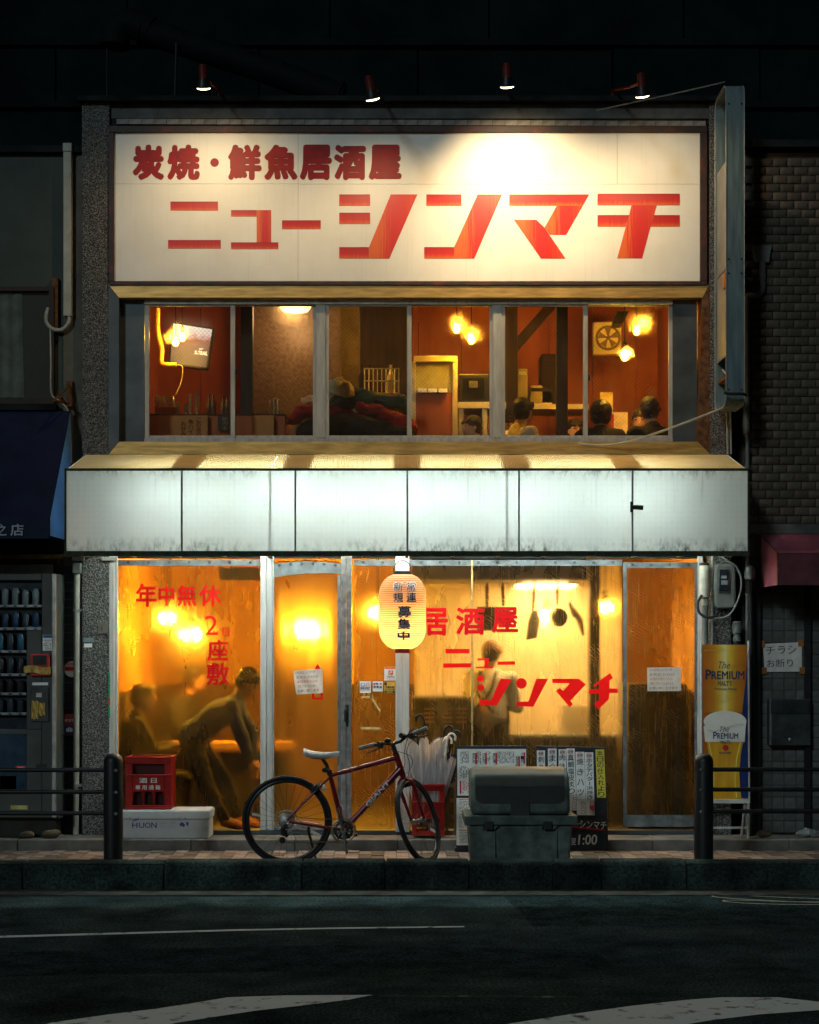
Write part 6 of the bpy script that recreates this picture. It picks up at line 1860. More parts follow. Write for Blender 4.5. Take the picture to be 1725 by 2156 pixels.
foam_p = mat('foam_print', (.80, .76, .68), .5, var=.06, scale=6)
nb_([(1485, 1562)] + [(1482, 1530)] + [(1527 + 45 * math.cos(a), 1519 - 22 * math.sin(a)) for a in [math.pi * (1.12 - i * .062) for i in range(20)]] + [(1570, 1535), (1568, 1562)], foam_p, 'foam_print', 2)
nb_([(1492, 1562), (1494, 1562), (1501, 1600), (1505, 1640), (1502, 1682), (1500, 1682), (1503, 1640), (1499, 1600)], yellow_paper, 'glass_line', 2)
nb_([(1558, 1562), (1561, 1562), (1553, 1600), (1549, 1640), (1553, 1680), (1550, 1680), (1546, 1640), (1550, 1600)], yellow_paper, 'glass_line', 2)
nb_([(1490, 1536), (1505, 1539), (1530, 1531), (1550, 1524), (1566, 1524), (1566, 1525.4), (1550, 1526), (1530, 1533.5), (1505, 1541.5), (1490, 1538)], mat('foam_fold', (.56, .52, .45), .5), 'foam_line', 3)
def nt_(s, u0, u1, v0, v1, m, **k): utext(s, u0, u1, v0, v1, ny - .0075, **k).build('lettering', m, bs_)
blue_t = mat('navy_print', (.012, .035, .12), .4, var=.1)
nt_('The', 1513, 1538, 1393, 1408, blue_t, shear=.35, bold=-.006)
nt_('P', 1486, 1498, 1410, 1431, blue_t, bold=.02); nt_('REMIUM', 1498.5, 1568, 1413, 1430.5, blue_t, bold=.02)
nt_("MALT'S", 1512, 1541, 1434, 1444, blue_t, bold=.012)
nt_('Premium Pilsner', 1505, 1552, 1448, 1453, blue_t, shear=.3)
nt_('The', 1516, 1536, 1530, 1541, blue_t, shear=.35, bold=-.006)
nt_('P', 1502, 1510, 1541, 1556, blue_t, bold=.02); nt_('REMIUM', 1510.5, 1555, 1543.5, 1556, blue_t, bold=.02)
nt_("MALT'S", 1518, 1538, 1559, 1566, blue_t, bold=.012)
MB().lathe([(6.2 / S(ny), 0), (6.2 / S(ny), .001)], P(1528, 1574.5, ny - .0072), 24, (0, -1, 0)).build('emblem', ink_red, bs_)
nt_('SUNTORY', 1515, 1541, 1583, 1587.5, blue_t, bold=.02)
nt_('BEER SUNTORY', 1484, 1508, 1368, 1370.5, yellow_paper)
stand_m = mat('white_stand', (.5, .5, .48), .5)
for u in (1477, 1576): MB().rod(P(u, 1349, ny + .02), P(u + (1 if u < 1500 else 2), 1684, ny + .02), .008, 8).build('side_pole', stand_m, bs_)
MB().ubox(1480, 1580, 1683, 1692, ny - .01, ny + .08).build('shelf', stand_m, bs_, bevel=.004)
zf = STEP
for u in (1484, 1576): MB().box(X(u, ny) - .008, X(u, ny) + .008, ny - .008, ny + .008, zf, Z(1692, ny)).build('leg', stand_m, bs_)
for u in (1488, 1572): MB().rod((X(u, ny), ny + .06, Z(1692, ny)), (X(u, ny), ny + .2, zf), .009).build('leg', stand_m, bs_)
MB().box(X(1484, ny), X(1576, ny), ny - .006, ny + .006, Z(1745, ny), Z(1741, ny)).build('cross_bar', stand_m, bs_)

# ------------------------------------------------------------ electric meter, conduits, cables on the right pillar
yp = -.035
mt = thing('electric_meter', 'grey electric meter box with a glass window on the right pillar', 'meter', P(1522, 1280, yp))
mx = [(1505 + a, b) for a, b in ((4, 1187), (37, 1186), (45, 1192), (46, 1250), (44, 1276), (38, 1281), (6, 1282), (1, 1275), (0, 1250), (0, 1196))]
MB().prism([(X(u, yp - .09), Z(v, yp - .09)) for u, v in mx], yp - .09, yp - .002).build('housing', meter_m, mt, bevel=.02)
MB().ubox(1513.5, 1537, 1197, 1247, yp - .096, yp - .091).build('window_frame', steel_m, mt)
MB().ubox(1515.5, 1535, 1199, 1245, yp - .099, yp - .096).build('window', mat('meter_glass', (.01, .015, .025), .1, bump=0), mt)
MB().ubox(1519, 1531, 1212, 1218, yp - .101, yp - .099).build('dial', mat('dial', (.25, .28, .3), .4), mt)
MB().ubox(1519, 1533, 1222, 1231, yp - .101, yp - .099).build('dial', MATS['dial'], mt)
jb = thing('conduit_capsule', 'white cylindrical cable capsule left of the electric meter', 'junction box', P(1482, 1262, -.09))
MB().lathe([(.030, 0), (.040, .004), (.040, .22), (.038, .27), (.03, .28)], P(1483, 1258, -.09), 20).build('body', mat('ivory_plastic', (.66, .65, .55), .45), jb, smooth=40)
MB().lathe([(.041, 0), (.041, .02), (.03, .024)], P(1483, 1191, -.09), 20).build('cap', black_m, jb, smooth=40)
MB().lathe([(.026, -.6), (.026, 0)], P(1485, 1258, -.09), 14).build('pipe', meter_m, jb, smooth=40)
MB().lathe([(.028, -.05), (.028, 0)], P(1485, 1262, -.095), 14).build('collar', alu_white, jb, smooth=40)
def cable(label, pts, r, m, name='cable', cat='cable'):
    return MB().tube(spline(pts, 8), r, 8).build(name, m, smooth=60, label=label, cat=cat, group='cables and pipes')
cable('thick black cable looping from the white capsule to the meter', [P(1478, 1253, -.13), P(1470, 1270, -.14), P(1473, 1290, -.15), P(1490, 1300, -.16), P(1508, 1296, -.14), P(1515, 1284, -.1)], .011, rubber)
cable('grey cable looping around the right of the meter', [P(1480, 1298, -.15), P(1505, 1302, -.15), P(1535, 1296, -.16), P(1555, 1262, -.16), P(1562, 1225, -.16), P(1552, 1195, -.15), P(1534, 1182, -.13), P(1519, 1172, -.1)], .009, meter_m)
cable('thin black wire hanging below the meter', [P(1535, 1302, -.1), P(1520, 1315, -.08), P(1510, 1335, -.07), P(1512, 1357, -.07)], .004, rubber)
for u, w_, lb in ((1500, 6, 'thin pale conduit down the right pillar beside the meter'), (1574, 8, 'grey rain pipe at the corner of the brick neighbour')):
    yy = -.06
    t = thing('conduit', lb, 'pipe', (X(u, yy), yy, STEP), 'cables and pipes')
    MB().lathe([(w_ / 2 / S(yy), STEP), (w_ / 2 / S(yy), Z(1166 if u < 1550 else 915, yy))], (X(u, yy), yy, 0), 14).build('pipe', alu_white if u < 1550 else meter_m, t, smooth=40)
    for v in (1250, 1400, 1560, 1700): MB().lathe([(w_ / 2 / S(yy) + .004, -.012), (w_ / 2 / S(yy) + .004, .012)], P(u, v, yy), 14).build('clip', steel_m, t)
gm = thing('gas_valve', 'grey capped valve above the beer banner', 'valve', P(1550, 1357, -.08))
MB().lathe([(.034, 0), (.034, .03), (.026, .034), (.026, .06), (.038, .065), (.04, .12), (.036, .155), (.02, .165)], P(1552, 1350, -.1), 18).build('body', meter_m, gm, smooth=40)
MB().lathe([(.03, -.12), (.03, 0)], P(1552, 1352, -.1), 14).build('pipe', black_m, gm, smooth=40)
gm2 = thing('gas_valve', 'grey domed valve on a black pipe under the canopy end', 'valve', P(1579, 1200, -.12))
MB().lathe([(.03, 0), (.042, .01), (.044, .07), (.036, .11), (.016, .125)], P(1579, 1222, -.12), 18).build('body', meter_m, gm2, smooth=40)
MB().lathe([(.036, -.11), (.03, -.02), (.036, .0)], P(1579, 1222, -.12), 14).build('collar', black_m, gm2, smooth=40)
MB().lathe([(.026, Z(1770, -.12)), (.026, Z(1250, -.12))], (X(1581, -.12), -.12, 0), 12).build('pipe', black_m, gm2, smooth=40)

# ------------------------------------------------------------ vertical projecting sign
vy0, vy1 = -.67, -.2
vx0 = X(1530, vy0); vx1 = vx0 + .138
vz0, vz1 = Z(852, vy0), Z(174, vy0)
vsn = thing('projecting_sign', 'tall grey-blue vertical sign frame projecting from the right pillar', 'sign', (vx0, (vy0 + vy1) / 2, vz0))
vp = mat('grey_blue_paint', (.11, .155, .165), .55, var=.25, scale=5, stretch=(6, 6, .5), bump=.2)
def rrect(y0, y1, z0, z1, r, n=6):
    out = []
    for cy_, cz_, a0 in ((y1 - r, z1 - r, 0), (y0 + r, z1 - r, 90), (y0 + r, z0 + r, 180), (y1 - r, z0 + r, 270)):
        for i in range(n + 1):
            a = R(a0 + 90 * i / n); out.append((cy_ + r * math.cos(a), cz_ + r * math.sin(a)))
    return out
o1, o2 = rrect(vy0, vy1, vz0, vz1, .09), rrect(vy0 + .012, vy1 - .012, vz0 + .012, vz1 - .012, .08)
mb = MB(); n = len(o1)
mb.add([(x, y, z) for x in (vx0, vx1) for y, z in o1] + [(x, y, z) for x in (vx0, vx1) for y, z in o2], [])
for i in range(n):
    j = (i + 1) % n
    mb.f += [(i, j, n + j, n + i), (2 * n + i, 3 * n + i, 3 * n + j, 2 * n + j), (i, 2 * n + i, 2 * n + j, j), (n + i, n + j, 3 * n + j, 3 * n + i)]
mb.build('rim', vp, vsn, smooth=30)
for x in (vx0 - .003, vx1 + .003):
    MB().tube([(x, y, z) for y, z in o1] + [(x, *o1[0])], .004, 6).build('edge_bead', alu_white, vsn)
pale_panel = mat('pale_sign_panel', (.22, .225, .22), .55, var=.2, scale=4)
for va, vb in ((332, 560), (562, 745)):
    for x in (vx0 + .012, vx1 - .016): MB().box(x, x + .004, vy0 + .016, vy1 - .016, Z(vb, vy0), Z(va, vy0)).build('side_panel', pale_panel, vsn)
for v in (218, 545, 575, 820):
    for u in (1535, 1562): MB().lathe([(.008, 0), (.006, .006)], (X(u, vy0), vy0 - .001, Z(v, vy0)), 8, (0, -1, 0)).build('bolt', black_m, vsn)
for v in (545, 785):
    MB().box(vx0 + .03, vx0 + .07, vy1 - .01, -.03, Z(v, vy1) - .03, Z(v, vy1) + .03).build('bracket', rust, vsn)
    MB().box(vx0 + .02, vx1 - .03, vy0 + .02, vy1 - .02, Z(v, vy0) - .02, Z(v, vy0) + .012).build('cross_member', rust, vsn)
MB().rod((vx0 + .05, vy0 + .05, Z(800, vy0)), (vx0 + .05, vy1 - .05, Z(760, vy0)), .008).build('brace', yellow_box, vsn)
MB().box(vx0 - .006, vx0 + .012, vy0 + .05, vy0 + .13, Z(602, vy0), Z(570, vy0)).build('orange_plate', mat('orange_plate', (.5, .16, .03), .5), vsn)
cable('thick dark cable clamped around the foot of the projecting sign', [P(1526, 826, -.74), P(1535, 829, -.75), P(1563, 829, -.75), P(1571, 832, -.7)], .012, rubber)
cable('stay wire from the parapet up to the top of the projecting sign', [P(1256, 232, -.10), P(1330, 216, -.25), P(1450, 190, -.5), P(1527, 172, -.66)], .006, meter_m)
cable('white cable sagging from the window sill up to the projecting sign', [P(1218, 934, -.05), P(1255, 937, -.07), P(1290, 936, -.1), P(1345, 924, -.2), P(1430, 895, -.35), P(1520, 860, -.5), P(1557, 846, -.6)], .009, white_pipe)
cable('pair of white cables hanging from the foot of the projecting sign', [P(1531, 868, -.15), P(1532, 900, -.1), P(1533, 956, -.08)], .010, white_pipe)
cable('second white cable beside the one under the projecting sign', [P(1538, 868, -.15), P(1539, 900, -.1), P(1540, 956, -.08)], .008, white_pipe)

# ------------------------------------------------------------ right neighbour: split-face tile wall, rose awning, tiled ground floor
rn = thing('brick_neighbour', 'dark neighbour on the right with rough brick tiles above and square tiles below', 'building', (X(1650), .3, 0))
x0r = X(1567)
MB().box(x0r, 9, .065, 5., STEP, Z(300)).build('wall', mortar_m, rn)
bwid, bhei = .118, .0705
bm_ = MB().hexa([(0, .0, 0), (bwid - .006, .0, 0), (bwid - .006, .03, 0), (0, .03, 0), (.004, -.004, bhei - .006), (bwid - .012, -.002, bhei - .006), (bwid - .006, .03, bhei - .006), (0, .03, bhei - .006)])
bm_.v = []; bm_.f = []
bm_.grid(lambda a, c: (a * (bwid - .006), .045 + (-.018 if 0 < a < 1 and 0 < c < 1 else .0) + .007 * mnoise.noise(Vector((a * 7, c * 4, 3))), c * (bhei - .006)), 6, 4)
bmesh_b = bm_.mesh('brick', smooth=180)
places = []
nrow = int((Z(322) - Z(1102)) / bhei)
for i in range(nrow):
    for j in range(8):
        x = x0r + .012 + (j - (.5 if i % 2 else 0)) * bwid
        if x < x0r: continue
        if X(1735) < x: continue
        places.append((x, 0, Z(1102) + i * bhei, (1, random.uniform(.7, 1.), 1)))
slab(rn, 'brick', bmesh_b, brick_m, places[:300])
restb = MB()
for i in range(nrow):
    for j in range(8, 50):
        x = x0r + .012 + (j - (.5 if i % 2 else 0)) * bwid
        restb.box(x, x + bwid - .006, .035, .066, Z(1102) + i * bhei, Z(1102) + (i + 1) * bhei - .006)
restb.build('bricks_beyond', brick_m, rn, kind='stuff')
MB().box(x0r - .004, 9, -.06, .5, Z(313), Z(298)).build('coping', dark_conc, rn)
MB().box(x0r, 9, -.03, .07, Z(1124), Z(1104)).build('string_course', conc_m, rn)
tm_ = MB().hexa([(0, .0, 0), (.092, .0, 0), (.092, .02, 0), (0, .02, 0), (0, .0, .092), (.092, .0, .092), (.092, .02, .092), (0, .02, .092)])
tplaces = []
for i in range(24):
    for j in range(6):
        xx, zz = X(1604) + .004 + j * .0985, STEP + .01 + i * .0985
        if zz > Z(1172): continue
        tplaces.append((xx, .055 + random.uniform(-.001, .001), zz))
slab(rn, 'tile', tm_.mesh('tile'), gtile_m, tplaces)
MB().ubox(1578, 1602, 1172, 1772, -.02, .08).build('corner_post', black_m, rn)
MB().ubox(1697, 1708, 1240, 1772, -.01, .07).build('door_frame', black_m, rn)
ra = thing('rose_awning', 'dusty rose canvas awning at the right edge, cropped by the frame', 'awning', (X(1640), -.3, Z(1238)))
rx = X(1603, -.02); yA0, yA1 = -.02, -.64
MB().grid(lambda p, q: (rx + (9 - rx) * p, yA0 + (yA1 - yA0) * q, Z(1125) + (Z(1164, yA1) - Z(1125)) * q - .012 * math.sin(q * math.pi) * (1 + .6 * math.sin(p * 60))), 120, 10).build('top_sheet', pink_m, ra, smooth=180)
MB().add([(rx, yA0, Z(1127)), (rx, yA0, Z(1238)), (rx, yA1, Z(1232, yA1)), (rx, yA1, Z(1165, yA1))], [(0, 1, 2, 3)]).build('side_flap', pink_m, ra)
MB().add([(rx, yA1, Z(1165, yA1)), (9, yA1, Z(1165, yA1)), (9, yA1, Z(1232, yA1)), (rx, yA1, Z(1232, yA1))], [(0, 1, 2, 3)]).build('front_sheet', mat('shaded_rose_canvas', (.10, .03, .04), .8), ra)  # darker copy of the rose canvas, painted for the unlit street side
MB().tube([(rx, yA0, Z(1126)), (rx, yA1, Z(1165, yA1)), (rx, yA1, Z(1232, yA1))], .008, 6).build('frame_tube', rust, ra)
nt2 = handnote('crumpled no-flyers notice taped to the grey tiles', [(1607, 1356), (1688, 1352), (1689, 1414), (1610, 1415)], .04, ['チラシ', 'お断り'], (), ink_m=ink)
for u, v in ((1605, 1356), (1687, 1354), (1690, 1412), (1609, 1412)): MB().ubox(u - 6, u + 6, v - 7, v + 7, .030, .032).build('tape', mat('brown_tape', (.28, .11, .03), .5), nt2)
mx_ = thing('letter_box', 'dark steel letter box on the grey tiles at the right edge', 'letter box', P(1665, 1570, .0))
MB().ubox(1621, 1708, 1472, 1570, -.06, .05).build('body', mat('dark_steel_box', (.05, .06, .06), .4, metal=.6), mx_, bevel=.006)
MB().ubox(1623, 1706, 1474, 1503, -.068, -.061).build('flap', mat('flap_steel', (.04, .048, .05), .35, metal=.7), mx_, bevel=.003)
MB().ubox(1621, 1625, 1473, 1569, -.066, -.0605).build('edge', steel_m, mx_)
MB().lathe([(.014, 0), (.014, .006), (.006, .008)], P(1664, 1557, -.061), 14, (0, -1, 0)).build('lock', steel_m, mx_)
hp_ = thing('rain_hopper', 'grey rainwater hopper and pipe on the brick wall', 'rain pipe', P(1605, 630, .0))
hy = -.02
MB().hexa([P(1592, 552, hy), P(1620, 552, hy), P(1620, 552, hy) + Vector((0, .05, 0)), P(1592, 552, hy) + Vector((0, .05, 0)), P(1586, 516, hy), P(1626, 516, hy), P(1626, 516, hy) + Vector((0, .07, 0)), P(1586, 516, hy) + Vector((0, .07, 0))]).build('hopper', meter_m, hp_, bevel=.004)
MB().tube(spline([P(1606, 548, .0), P(1606, 590, .0), P(1604, 612, .0), P(1592, 622, .0), P(1575, 624, .0), P(1572, 640, .0), P(1572, 760, .0), P(1573, 915, .0)], 6), .028, 12).build('pipe', meter_m, hp_, smooth=60)
MB().torus(P(1577, 585, -.02), .05, .007, (0, 1, 0), 20, 6).build('coiled_wire', rubber, hp_)
MB().torus(P(1577, 588, -.03), .04, .006, (.2, 1, .1), 20, 6).build('coiled_wire', rubber, hp_)

# ------------------------------------------------------------ left neighbour
lnb = thing('plaster_neighbour', 'grey plastered neighbour on the left with a dark curtained window', 'building', (X(60), .3, 0))
xl1 = X(171.5)
MB().box(-9, X(131), .06, 5., Z(1200), Z(320)).build('wall', plaster_l, lnb)
MB().box(X(131) + .002, xl1, .045, 5., STEP, Z(322)).build('wall_return', stucco, lnb)
MB().box(-9, xl1, .0, 5., Z(320) + .002, Z(306)).build('coping', dark_conc, lnb)
wd_ = MB().ubox(-60, 113, 603, 612, .0, .06).ubox(-60, 113, 838, 850, .0, .06).ubox(103, 113, 612.2, 837.8, .001, .06).ubox(-60, -50, 612.2, 837.8, .001, .06).build('window', wood_d, lnb)
MB().ubox(-50, 103, 612, 838, .03, .034).build('pane', dark_glass, wd_)
MB().ubox(-50, 103, 612, 838, .057, .0585).build('dark_room_sheet', dark_m, wd_)  # dark sheet close behind the pane, painted for the unlit room
MB().grid(lambda p, q: (X(-50) + (X(44) - X(-50)) * p * (1 + .04 * (1 - q)), .048 + .006 * math.sin(p * 26), Z(835) + (Z(615) - Z(835)) * q), 30, 3).build('curtain', mat('grey_curtain', (.16, .18, .18), .9), wd_, smooth=180)
MB().ubox(-60, 118, 850.5, 863, -.05, .06).build('window_sill', dark_conc, lnb)
MB().ubox(110, 122, 585, 700, .02, .06).build('shutter_box', rust, lnb)
ba = thing('blue_awning', 'deep blue canvas awning at the left edge with pale characters', 'awning', (X(60), -.4, Z(1135)))
bx_ = X(148, -.02); byA = -.83
zt_, zf_ = Z(866), Z(1090, byA)
MB().grid(lambda p, q: (-9 + (bx_ + 9) * p, -.02 + (byA + .02) * q, zt_ + (zf_ - zt_) * q - .03 * math.sin(q * math.pi) + .012 * math.sin(p * 70 + q * 4) * math.sin(q * math.pi)), 160, 12).build('top_sheet', blue_m, ba, smooth=180)
MB().add([(bx_ + .003, -.02, zt_ - .004), (bx_ + .003, -.02, Z(1140)), (bx_ + .003, byA, Z(1128, byA)), (bx_ + .003, byA, zf_)], [(0, 1, 2, 3)]).build('side_sheet', blue_lit_m, ba)
MB().grid(lambda p, q: (-9 + (bx_ + 9) * p, byA - .004 + .006 * math.sin(p * 60) * (1 - q), Z(1134, byA) + (zf_ - Z(1134, byA)) * q), 60, 3).build('valance', blue_m, ba, smooth=180)
for ch, a, c in (('之', -8, 14), ('店', 22, 50)): utext(ch, a, c, 1103, 1128, byA - .014, bold=.018).build('lettering', mat('pale_lettering', (.30, .34, .36), .7), ba)
pc_ = thing('pipe_cover', 'ivory duct cover with a bent hose on the left wall', 'pipe', P(141, 700, -.02))
MB().ubox(133, 150, 318, 665, -.02, .04).build('cover', white_pipe, pc_, bevel=.006)
MB().ubox(132, 151, 300, 318, -.03, .04).build('cap', white_pipe, pc_, bevel=.006)
MB().tube(spline([P(146, 662, .0), P(144, 680, .0), P(130, 694, .0), P(110, 692, -.0), P(98, 678, .0), P(98, 660, .0), P(102, 648, .0)], 6), .016, 10).build('hose', white_pipe, pc_, smooth=60)
cable('grey cable running down beside the left window', [P(106, 690, .0), P(107, 760, .0), P(108, 826, .0), P(122, 842, .0), P(140, 858, -.0), P(146, 880, .0), P(149, 930, .0), P(150, 975, .0)], .007, white_pipe)
rbk = thing('rusty_bracket', 'rusted triangular bracket on the beige return of the left wall', 'bracket', P(148, 845, .0))
MB().ubox(140, 152, 802, 856, .01, .045).build('plate', rust, rbk)
for a, c in (((146, 850), (112, 843)), ((146, 812), (114, 842)), ((140, 852), (128, 835))): MB().rod(P(a[0], a[1], -.02), P(c[0], c[1], -.25), .010).build('strut', rust, rbk)
# ground floor left: shutter, brick tiles, drain pipe, vending machine
sh_ = thing('roller_shutter', 'dark grey rolled shutter above the vending machine', 'shutter', P(50, 1260, -.0))
for i in range(4): MB().box(-6, X(112), -.02 - .004 * (i % 2), .04, Z(1188 + i * 27) - .102, Z(1188 + i * 27)).build('slat', mat('shutter_slat', (.10, .115, .12), .5, metal=.3), sh_, bevel=.006)
MB().box(-6, X(124), -.03, .05, Z(1186), Z(1140)).build('housing', dark_m, sh_)
MB().rod((-6, -.12, Z(1176, -.12)), (X(140), -.12, Z(1172, -.12)), .02, 10).build('yellow_pole', mat('olive_pole', (.18, .13, .03), .5), sh_)
dw = MB().box(X(124), X(171), .05, .3, STEP, Z(1180))
dwo = thing('dark_tile_pier', 'narrow dark brick-tiled pier behind the white drain pipe', 'wall', (X(148), .1, STEP))
dw.build('core', mortar_m, dwo)
dm_ = MB().hexa([(0, .0, 0), (.166, .0, 0), (.166, .03, 0), (0, .03, 0), (0, .0, .062), (.166, .0, .062), (.166, .03, .062), (0, .03, .062)]).mesh('brick')
slab(dwo, 'brick', dm_, dtile_m, [(X(125) + .002, .024, STEP + .012 + i * .069) for i in range(32)])
dp = thing('drain_pipe', 'ivory drain pipe left of the left pebbled pillar', 'pipe', (X(161), -.05, STEP))
yd_ = -.05
MB().tube([P(162, 1206, yd_), P(160, 1757, yd_)], 6.3 / 258, 14).build('pipe', white_pipe, dp, smooth=60)
MB().ubox(152, 169, 1185, 1207, yd_ - .04, yd_ + .05).build('hopper', meter_m, dp, bevel=.006)
MB().ubox(152, 176, 1172, 1180, yd_ - .05, yd_ + .05).build('gutter_end', alu_white, dp)
for v in (1282, 1652): MB().ubox(154, 171, v, v + 5, yd_ - .028, yd_ + .05).build('clip', steel_m, dp)
rs = thing('round_sticker', 'round white sticker with a red band behind the drain pipe', 'sticker', P(152, 1420, .0))
MB().lathe([(17 / 255, 0), (17 / 255, .002)], P(152, 1409, .02), 28, (0, -1, 0)).build('disc', paper_m, rs)
MB().prism([(X(136), Z(1404)), (X(168), Z(1404)), (X(168), Z(1412)), (X(136), Z(1412))], .0145, .0155).build('band', ink_red, rs)
utext('迷惑駐輪禁止', 139, 165, 1395, 1401, .0145, bold=.01).build('lettering', ink_red, rs)
rp = thing('red_poster', 'small red warning poster with a pale hand beside the drain pipe', 'poster', P(142, 1550, .0))
MB().ubox(129, 157, 1503, 1549, .018, .020).build('sheet', mat('poster_red', (.42, .08, .07), .6), rp)
MB().ubox(131, 155, 1524, 1546, .016, .0175).build('print', mat('poster_blue', (.05, .06, .22), .6), rp)
utext('見張ります', 131, 155, 1514, 1520, .0145, bold=.02).build('lettering', paper_m, rp)
utext('STOP', 132, 154, 1521, 1529, .0145, bold=.02).build('lettering', ink_red, rp)
for i in range(4): MB().prism([(X(139 + i * 3.4), Z(1541)), (X(141.6 + i * 3.4), Z(1541)), (X(141.6 + i * 3.4), Z(1531 + abs(1.5 - i) * 2)), (X(139 + i * 3.4), Z(1531 + abs(1.5 - i) * 2))], .0138, .0152).build('hand_print', paper_m, rp)
for lb, r_, m in (('blue sticker high on the left pebbled pillar', (176, 198, 1343, 1352), mat('faded_blue', (.20, .26, .30), .6)), ('white meter sticker under the blue one on the pillar', (177, 194, 1355, 1363), paper_m)):
    sticker(lb, *r_, -.034, m)
kb = thing('key_plate', 'rusty steel plate on the left pillar edge', 'plate', P(217, 1325, -.03))
MB().ubox(207, 227, 1310, 1334, -.04, -.0305).build('plate', mat('dull_plate', (.14, .13, .11), .6, metal=.3), kb, bevel=.002)
MB().ubox(213, 216, 1321, 1329, -.043, -.0405).build('slot', rust, kb)
gt = thing('green_tape', 'green and orange tape strip on the left shopfront jamb', 'tape', P(229, 1480, -.034))
for v0, v1, m in ((1416, 1438, 0), (1440, 1468, 0), (1469, 1485, 1), (1487, 1512, 0)): MB().ubox(228, 232, v0, v1, -.0345, -.0312).build('strip', mat('green_tape_m', (.03, .32, .14), .5) if not m else mat('orange_tape_m', (.4, .12, .04), .5), gt)
# vending machine
vyf = -.30
vm = thing('vending_machine', 'switched off grey drinks vending machine cropped by the left edge', 'vending machine', (X(0, vyf), vyf + .2, STEP))
VXR = X(119, vyf); VXL = VXR - 1.05; VZT = Z(1208, vyf); VZB = Z(1722, vyf)
wx0, wx1 = VXL + .06, X(88, vyf)
wz1 = Z(1222, vyf); wz0 = Z(1665, vyf)
wxn = X(56, vyf)                                       # lower display is narrower
step_z = Z(1318, vyf); zdisp = Z(1536, vyf)
mb = MB()
mb.box(wx1, VXR, vyf, vyf + .06, VZB, VZT).box(VXL, wx0, vyf, vyf + .06, VZB, VZT).box(wx0, wx1, vyf + .001, vyf + .06, wz1, VZT).box(wx0, wx1, vyf + .001, vyf + .06, VZB, zdisp - .0)
mb.box(wxn, wx1, vyf + .001, vyf + .06, zdisp + .001, step_z)
mb.build('front', vend_m, vm, bevel=.006)
MB().box(VXL, VXR, vyf + .061, vyf + .33, VZB - .02, VZT).build('cabinet', vend_m, vm)
MB().xprism([(vyf - .02, VZB), (vyf - .02, VZT), (vyf + .001, VZT), (vyf + .001, VZB)], VXR - .035, VXR).build('corner_trim', mat('silver_trim', (.42, .42, .40), .35, metal=.6), vm, bevel=.008)
MB().box(wx0, wx1, vyf + .052, vyf + .06, zdisp, wz1).build('display_back', vend_d, vm)
MB().box(wx0, wxn - .0, vyf - .003, vyf - .001, Z(1665, vyf), Z(1545, vyf)).build('advert_panel', mat('dark_blue_panel', (.015, .035, .06), .3), vm)
rows = [(1231, 1270, 1), (1281, 1318, 1), (1328, 1366, 0), (1376, 1415, 0), (1424, 1455, 0), (1465, 1497, 0)]
cmats = [mat('pale_can', (.11, .14, .15), .5), mat('blue_can', (.008, .025, .06), .5), mat('light_blue_can', (.02, .07, .12), .5), mat('black_can', (.02, .022, .025), .4), mat('black_can', (.02, .022, .025), .4), mat('mixed_can', (.02, .03, .04), .5)]
for ri, (va, vb, wide) in enumerate(rows):
    xe = wx1 if wide else wxn
    z0_, z1_ = Z(vb, vyf), Z(va, vyf)
    MB().box(wx0, xe, vyf - .006, vyf + .05, z0_ - .035, z0_ - .012).build('shelf', mat('shelf_edge', (.22, .24, .25), .35, metal=.5), vm, bevel=.004)
    k = 0
    x = xe - .05
    while x > wx0 + .03:
        hh = (z1_ - z0_) * random.uniform(.8, .95)
        MB().lathe([(.026, 0), (.030, .008), (.030, hh * .82), (.022, hh * .9), (.022, hh)], (x, vyf + .02, z0_ - .012), 10).build('drink_can', cmats[ri] if random.random() < .8 else cmats[5], vm, smooth=40)
        MB().box(x - .012, x + .012, vyf - .0085, vyf - .0062, z0_ - .03, z0_ - .018).build('price_button', dark_m, vm)
        x -= .082; k += 1
redp = mat('vending_red', (.36, .03, .025), .4)
MB().ubox(63, 104, 1377, 1424, vyf - .03, vyf - .001).build('note_unit', redp, vm, bevel=.008)
MB().ubox(69, 98, 1380, 1400, vyf - .034, vyf - .031).build('note_window', dark_m, vm)
MB().ubox(69, 98, 1404, 1418, vyf - .034, vyf - .031).build('note_window', dark_m, vm)
MB().grid(lambda p, q: (X(52, vyf) + (X(109, vyf) - X(52, vyf)) * p, vyf - .038 + .004 * math.sin(p * 20), Z(1418, vyf) + (Z(1403, vyf) - Z(1418, vyf)) * (q + .15 * math.sin(p * 6))), 16, 3).build('gold_tape', gold_tape, vm, smooth=180)
MB().ubox(64, 103, 1447, 1520, vyf - .012, vyf - .001).build('coin_panel', mat('coin_panel', (.045, .05, .05), .4, metal=.4), vm, bevel=.005)
MB().ubox(76, 88, 1459, 1468, vyf - .016, vyf - .0125).build('coin_slot', steel_m, vm)
for a, c, d, e in ((67, 82, 1476, 1514), (83, 96, 1480, 1507)):
    MB().grid(lambda p, q: (X(a, vyf) + (X(c, vyf) - X(a, vyf)) * p, vyf - .0165 - .003 * math.sin(p * 9 + q * 7), Z(e, vyf) + (Z(d, vyf) - Z(e, vyf)) * q + .006 * math.sin(p * 11)), 6, 8).build('gold_tape', gold_tape, vm)
MB().ubox(90, 111, 1337, 1370, vyf - .004, vyf - .001).build('label', paper_m, vm); MB().ubox(90.5, 110.5, 1337.5, 1343, vyf - .0055, vyf - .0042).build('label_print', ink_blue, vm)
scribble(MB(), X(92, vyf), X(109, vyf), Z(1368, vyf), Z(1346, vyf), vyf - .005, 6).build('label_print', ink, vm)
MB().ubox(68, 101, 1437, 1443, vyf - .003, vyf - .001).build('label', paper_m, vm)
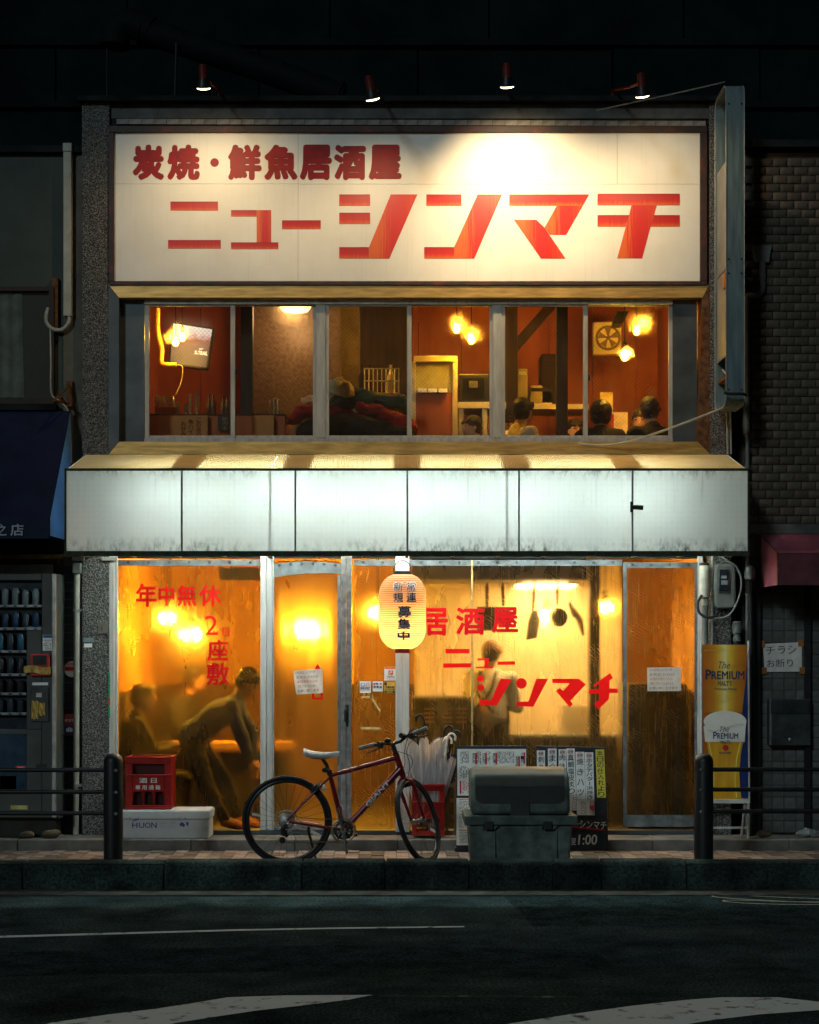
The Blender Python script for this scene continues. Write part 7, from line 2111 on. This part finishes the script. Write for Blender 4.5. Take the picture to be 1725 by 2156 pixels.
MB().ubox(33, 55, 1613, 1619, vyf - .006, vyf - .0035).build('brand_plate', ink_red, vm); utext('DYDO', 38, 51, 1614.5, 1617.8, vyf - .007, bold=.01).build('lettering', paper_m, vm)
MB().ubox(76, 99, 1609, 1621, vyf - .003, vyf - .001).build('coin_return', dark_m, vm)
MB().ubox(0, 34, 1634, 1662, vyf - .003, vyf - .001).build('dispenser', dark_m, vm)
MB().ubox(22, 58, 1696, 1704.5, vyf - .003, vyf - .001).build('serial_plate', mat('yellow_plate', (.38, .34, .12), .5), vm)
MB().box(VXL, VXR - .02, vyf + .08, vyf + .30, STEP, VZB - .021).build('plinth', dark_m, vm)
# stones and litter on the step
for i, (u, v, r_, lb) in enumerate(((108, 1757, .055, 'rounded tan stone at the foot of the vending machine'), (58, 1761, .045, 'dim stone under the vending machine, left of the tan one'), (1612, 1766, .045, 'tan stone at the foot of the grey tiled wall'))):
    mb = MB().ell(Vector((X(u, -.3), -.3 if i < 2 else -.25, STEP + r_ * .62)), (r_ * 1.35, r_, r_ * .72), 18, 12)
    for q in mb.v: q += Vector(mnoise.noise_vector(q * 14)) * .012
    mb.build('stone', stone_m, smooth=180, label=lb, cat='stone', group='stones on the step')
mb = MB().ell(Vector((X(1700, -.2), -.2, STEP + .03)), (.09, .05, .03), 16, 8)
for q in mb.v: q += Vector(mnoise.noise_vector(q * 25)) * .03
mb.build('plastic_bag', mat('grey_bag', (.25, .27, .27), .5), smooth=40, label='crumpled grey plastic bag at the right edge of the step', cat='bag')

# ------------------------------------------------------------ roof duct
du = thing('roof_duct', 'dark exhaust duct rising over the roof with a downturned elbow', 'duct', P(270, 210, .6))
dm = mat('dark_duct', (.004, .007, .008), .7, spec=.06, var=.3)
dyy = .6
MB().tube(spline([P(722, 205, dyy), P(540, 140, dyy), P(330, 72, dyy), P(300, 63, dyy)], 4), .115, 20).build('pipe', dm, du, smooth=50)
MB().tube(spline([P(318, 66, dyy), P(285, 52, dyy), P(262, 52, dyy), P(246, 66, dyy), P(242, 98, dyy)], 6), .125, 20, False).build('elbow', dm, du, smooth=50)
for p_, ax in ((P(300, 62, dyy), (1, 0, -.36)), (P(242, 96, dyy), (.1, 0, 1)), (P(715, 202, dyy), (1, 0, -.36))):
    MB().torus(p_, .127, .008, ax, 28, 6).build('flange', dm, du, smooth=60)
MB().rod(P(372, 90, dyy - .13), (X(372, dyy), dyy - .13, ROOF), .012).build('stay', black_m, du)
MB().rod(P(226, 90, dyy), (X(226, dyy), dyy, ROOF), .008).build('stay', black_m, du)

bpy.data.scenes.remove(TMP)
for me in list(bpy.data.meshes):
    if me.users == 0: bpy.data.meshes.remove(me)
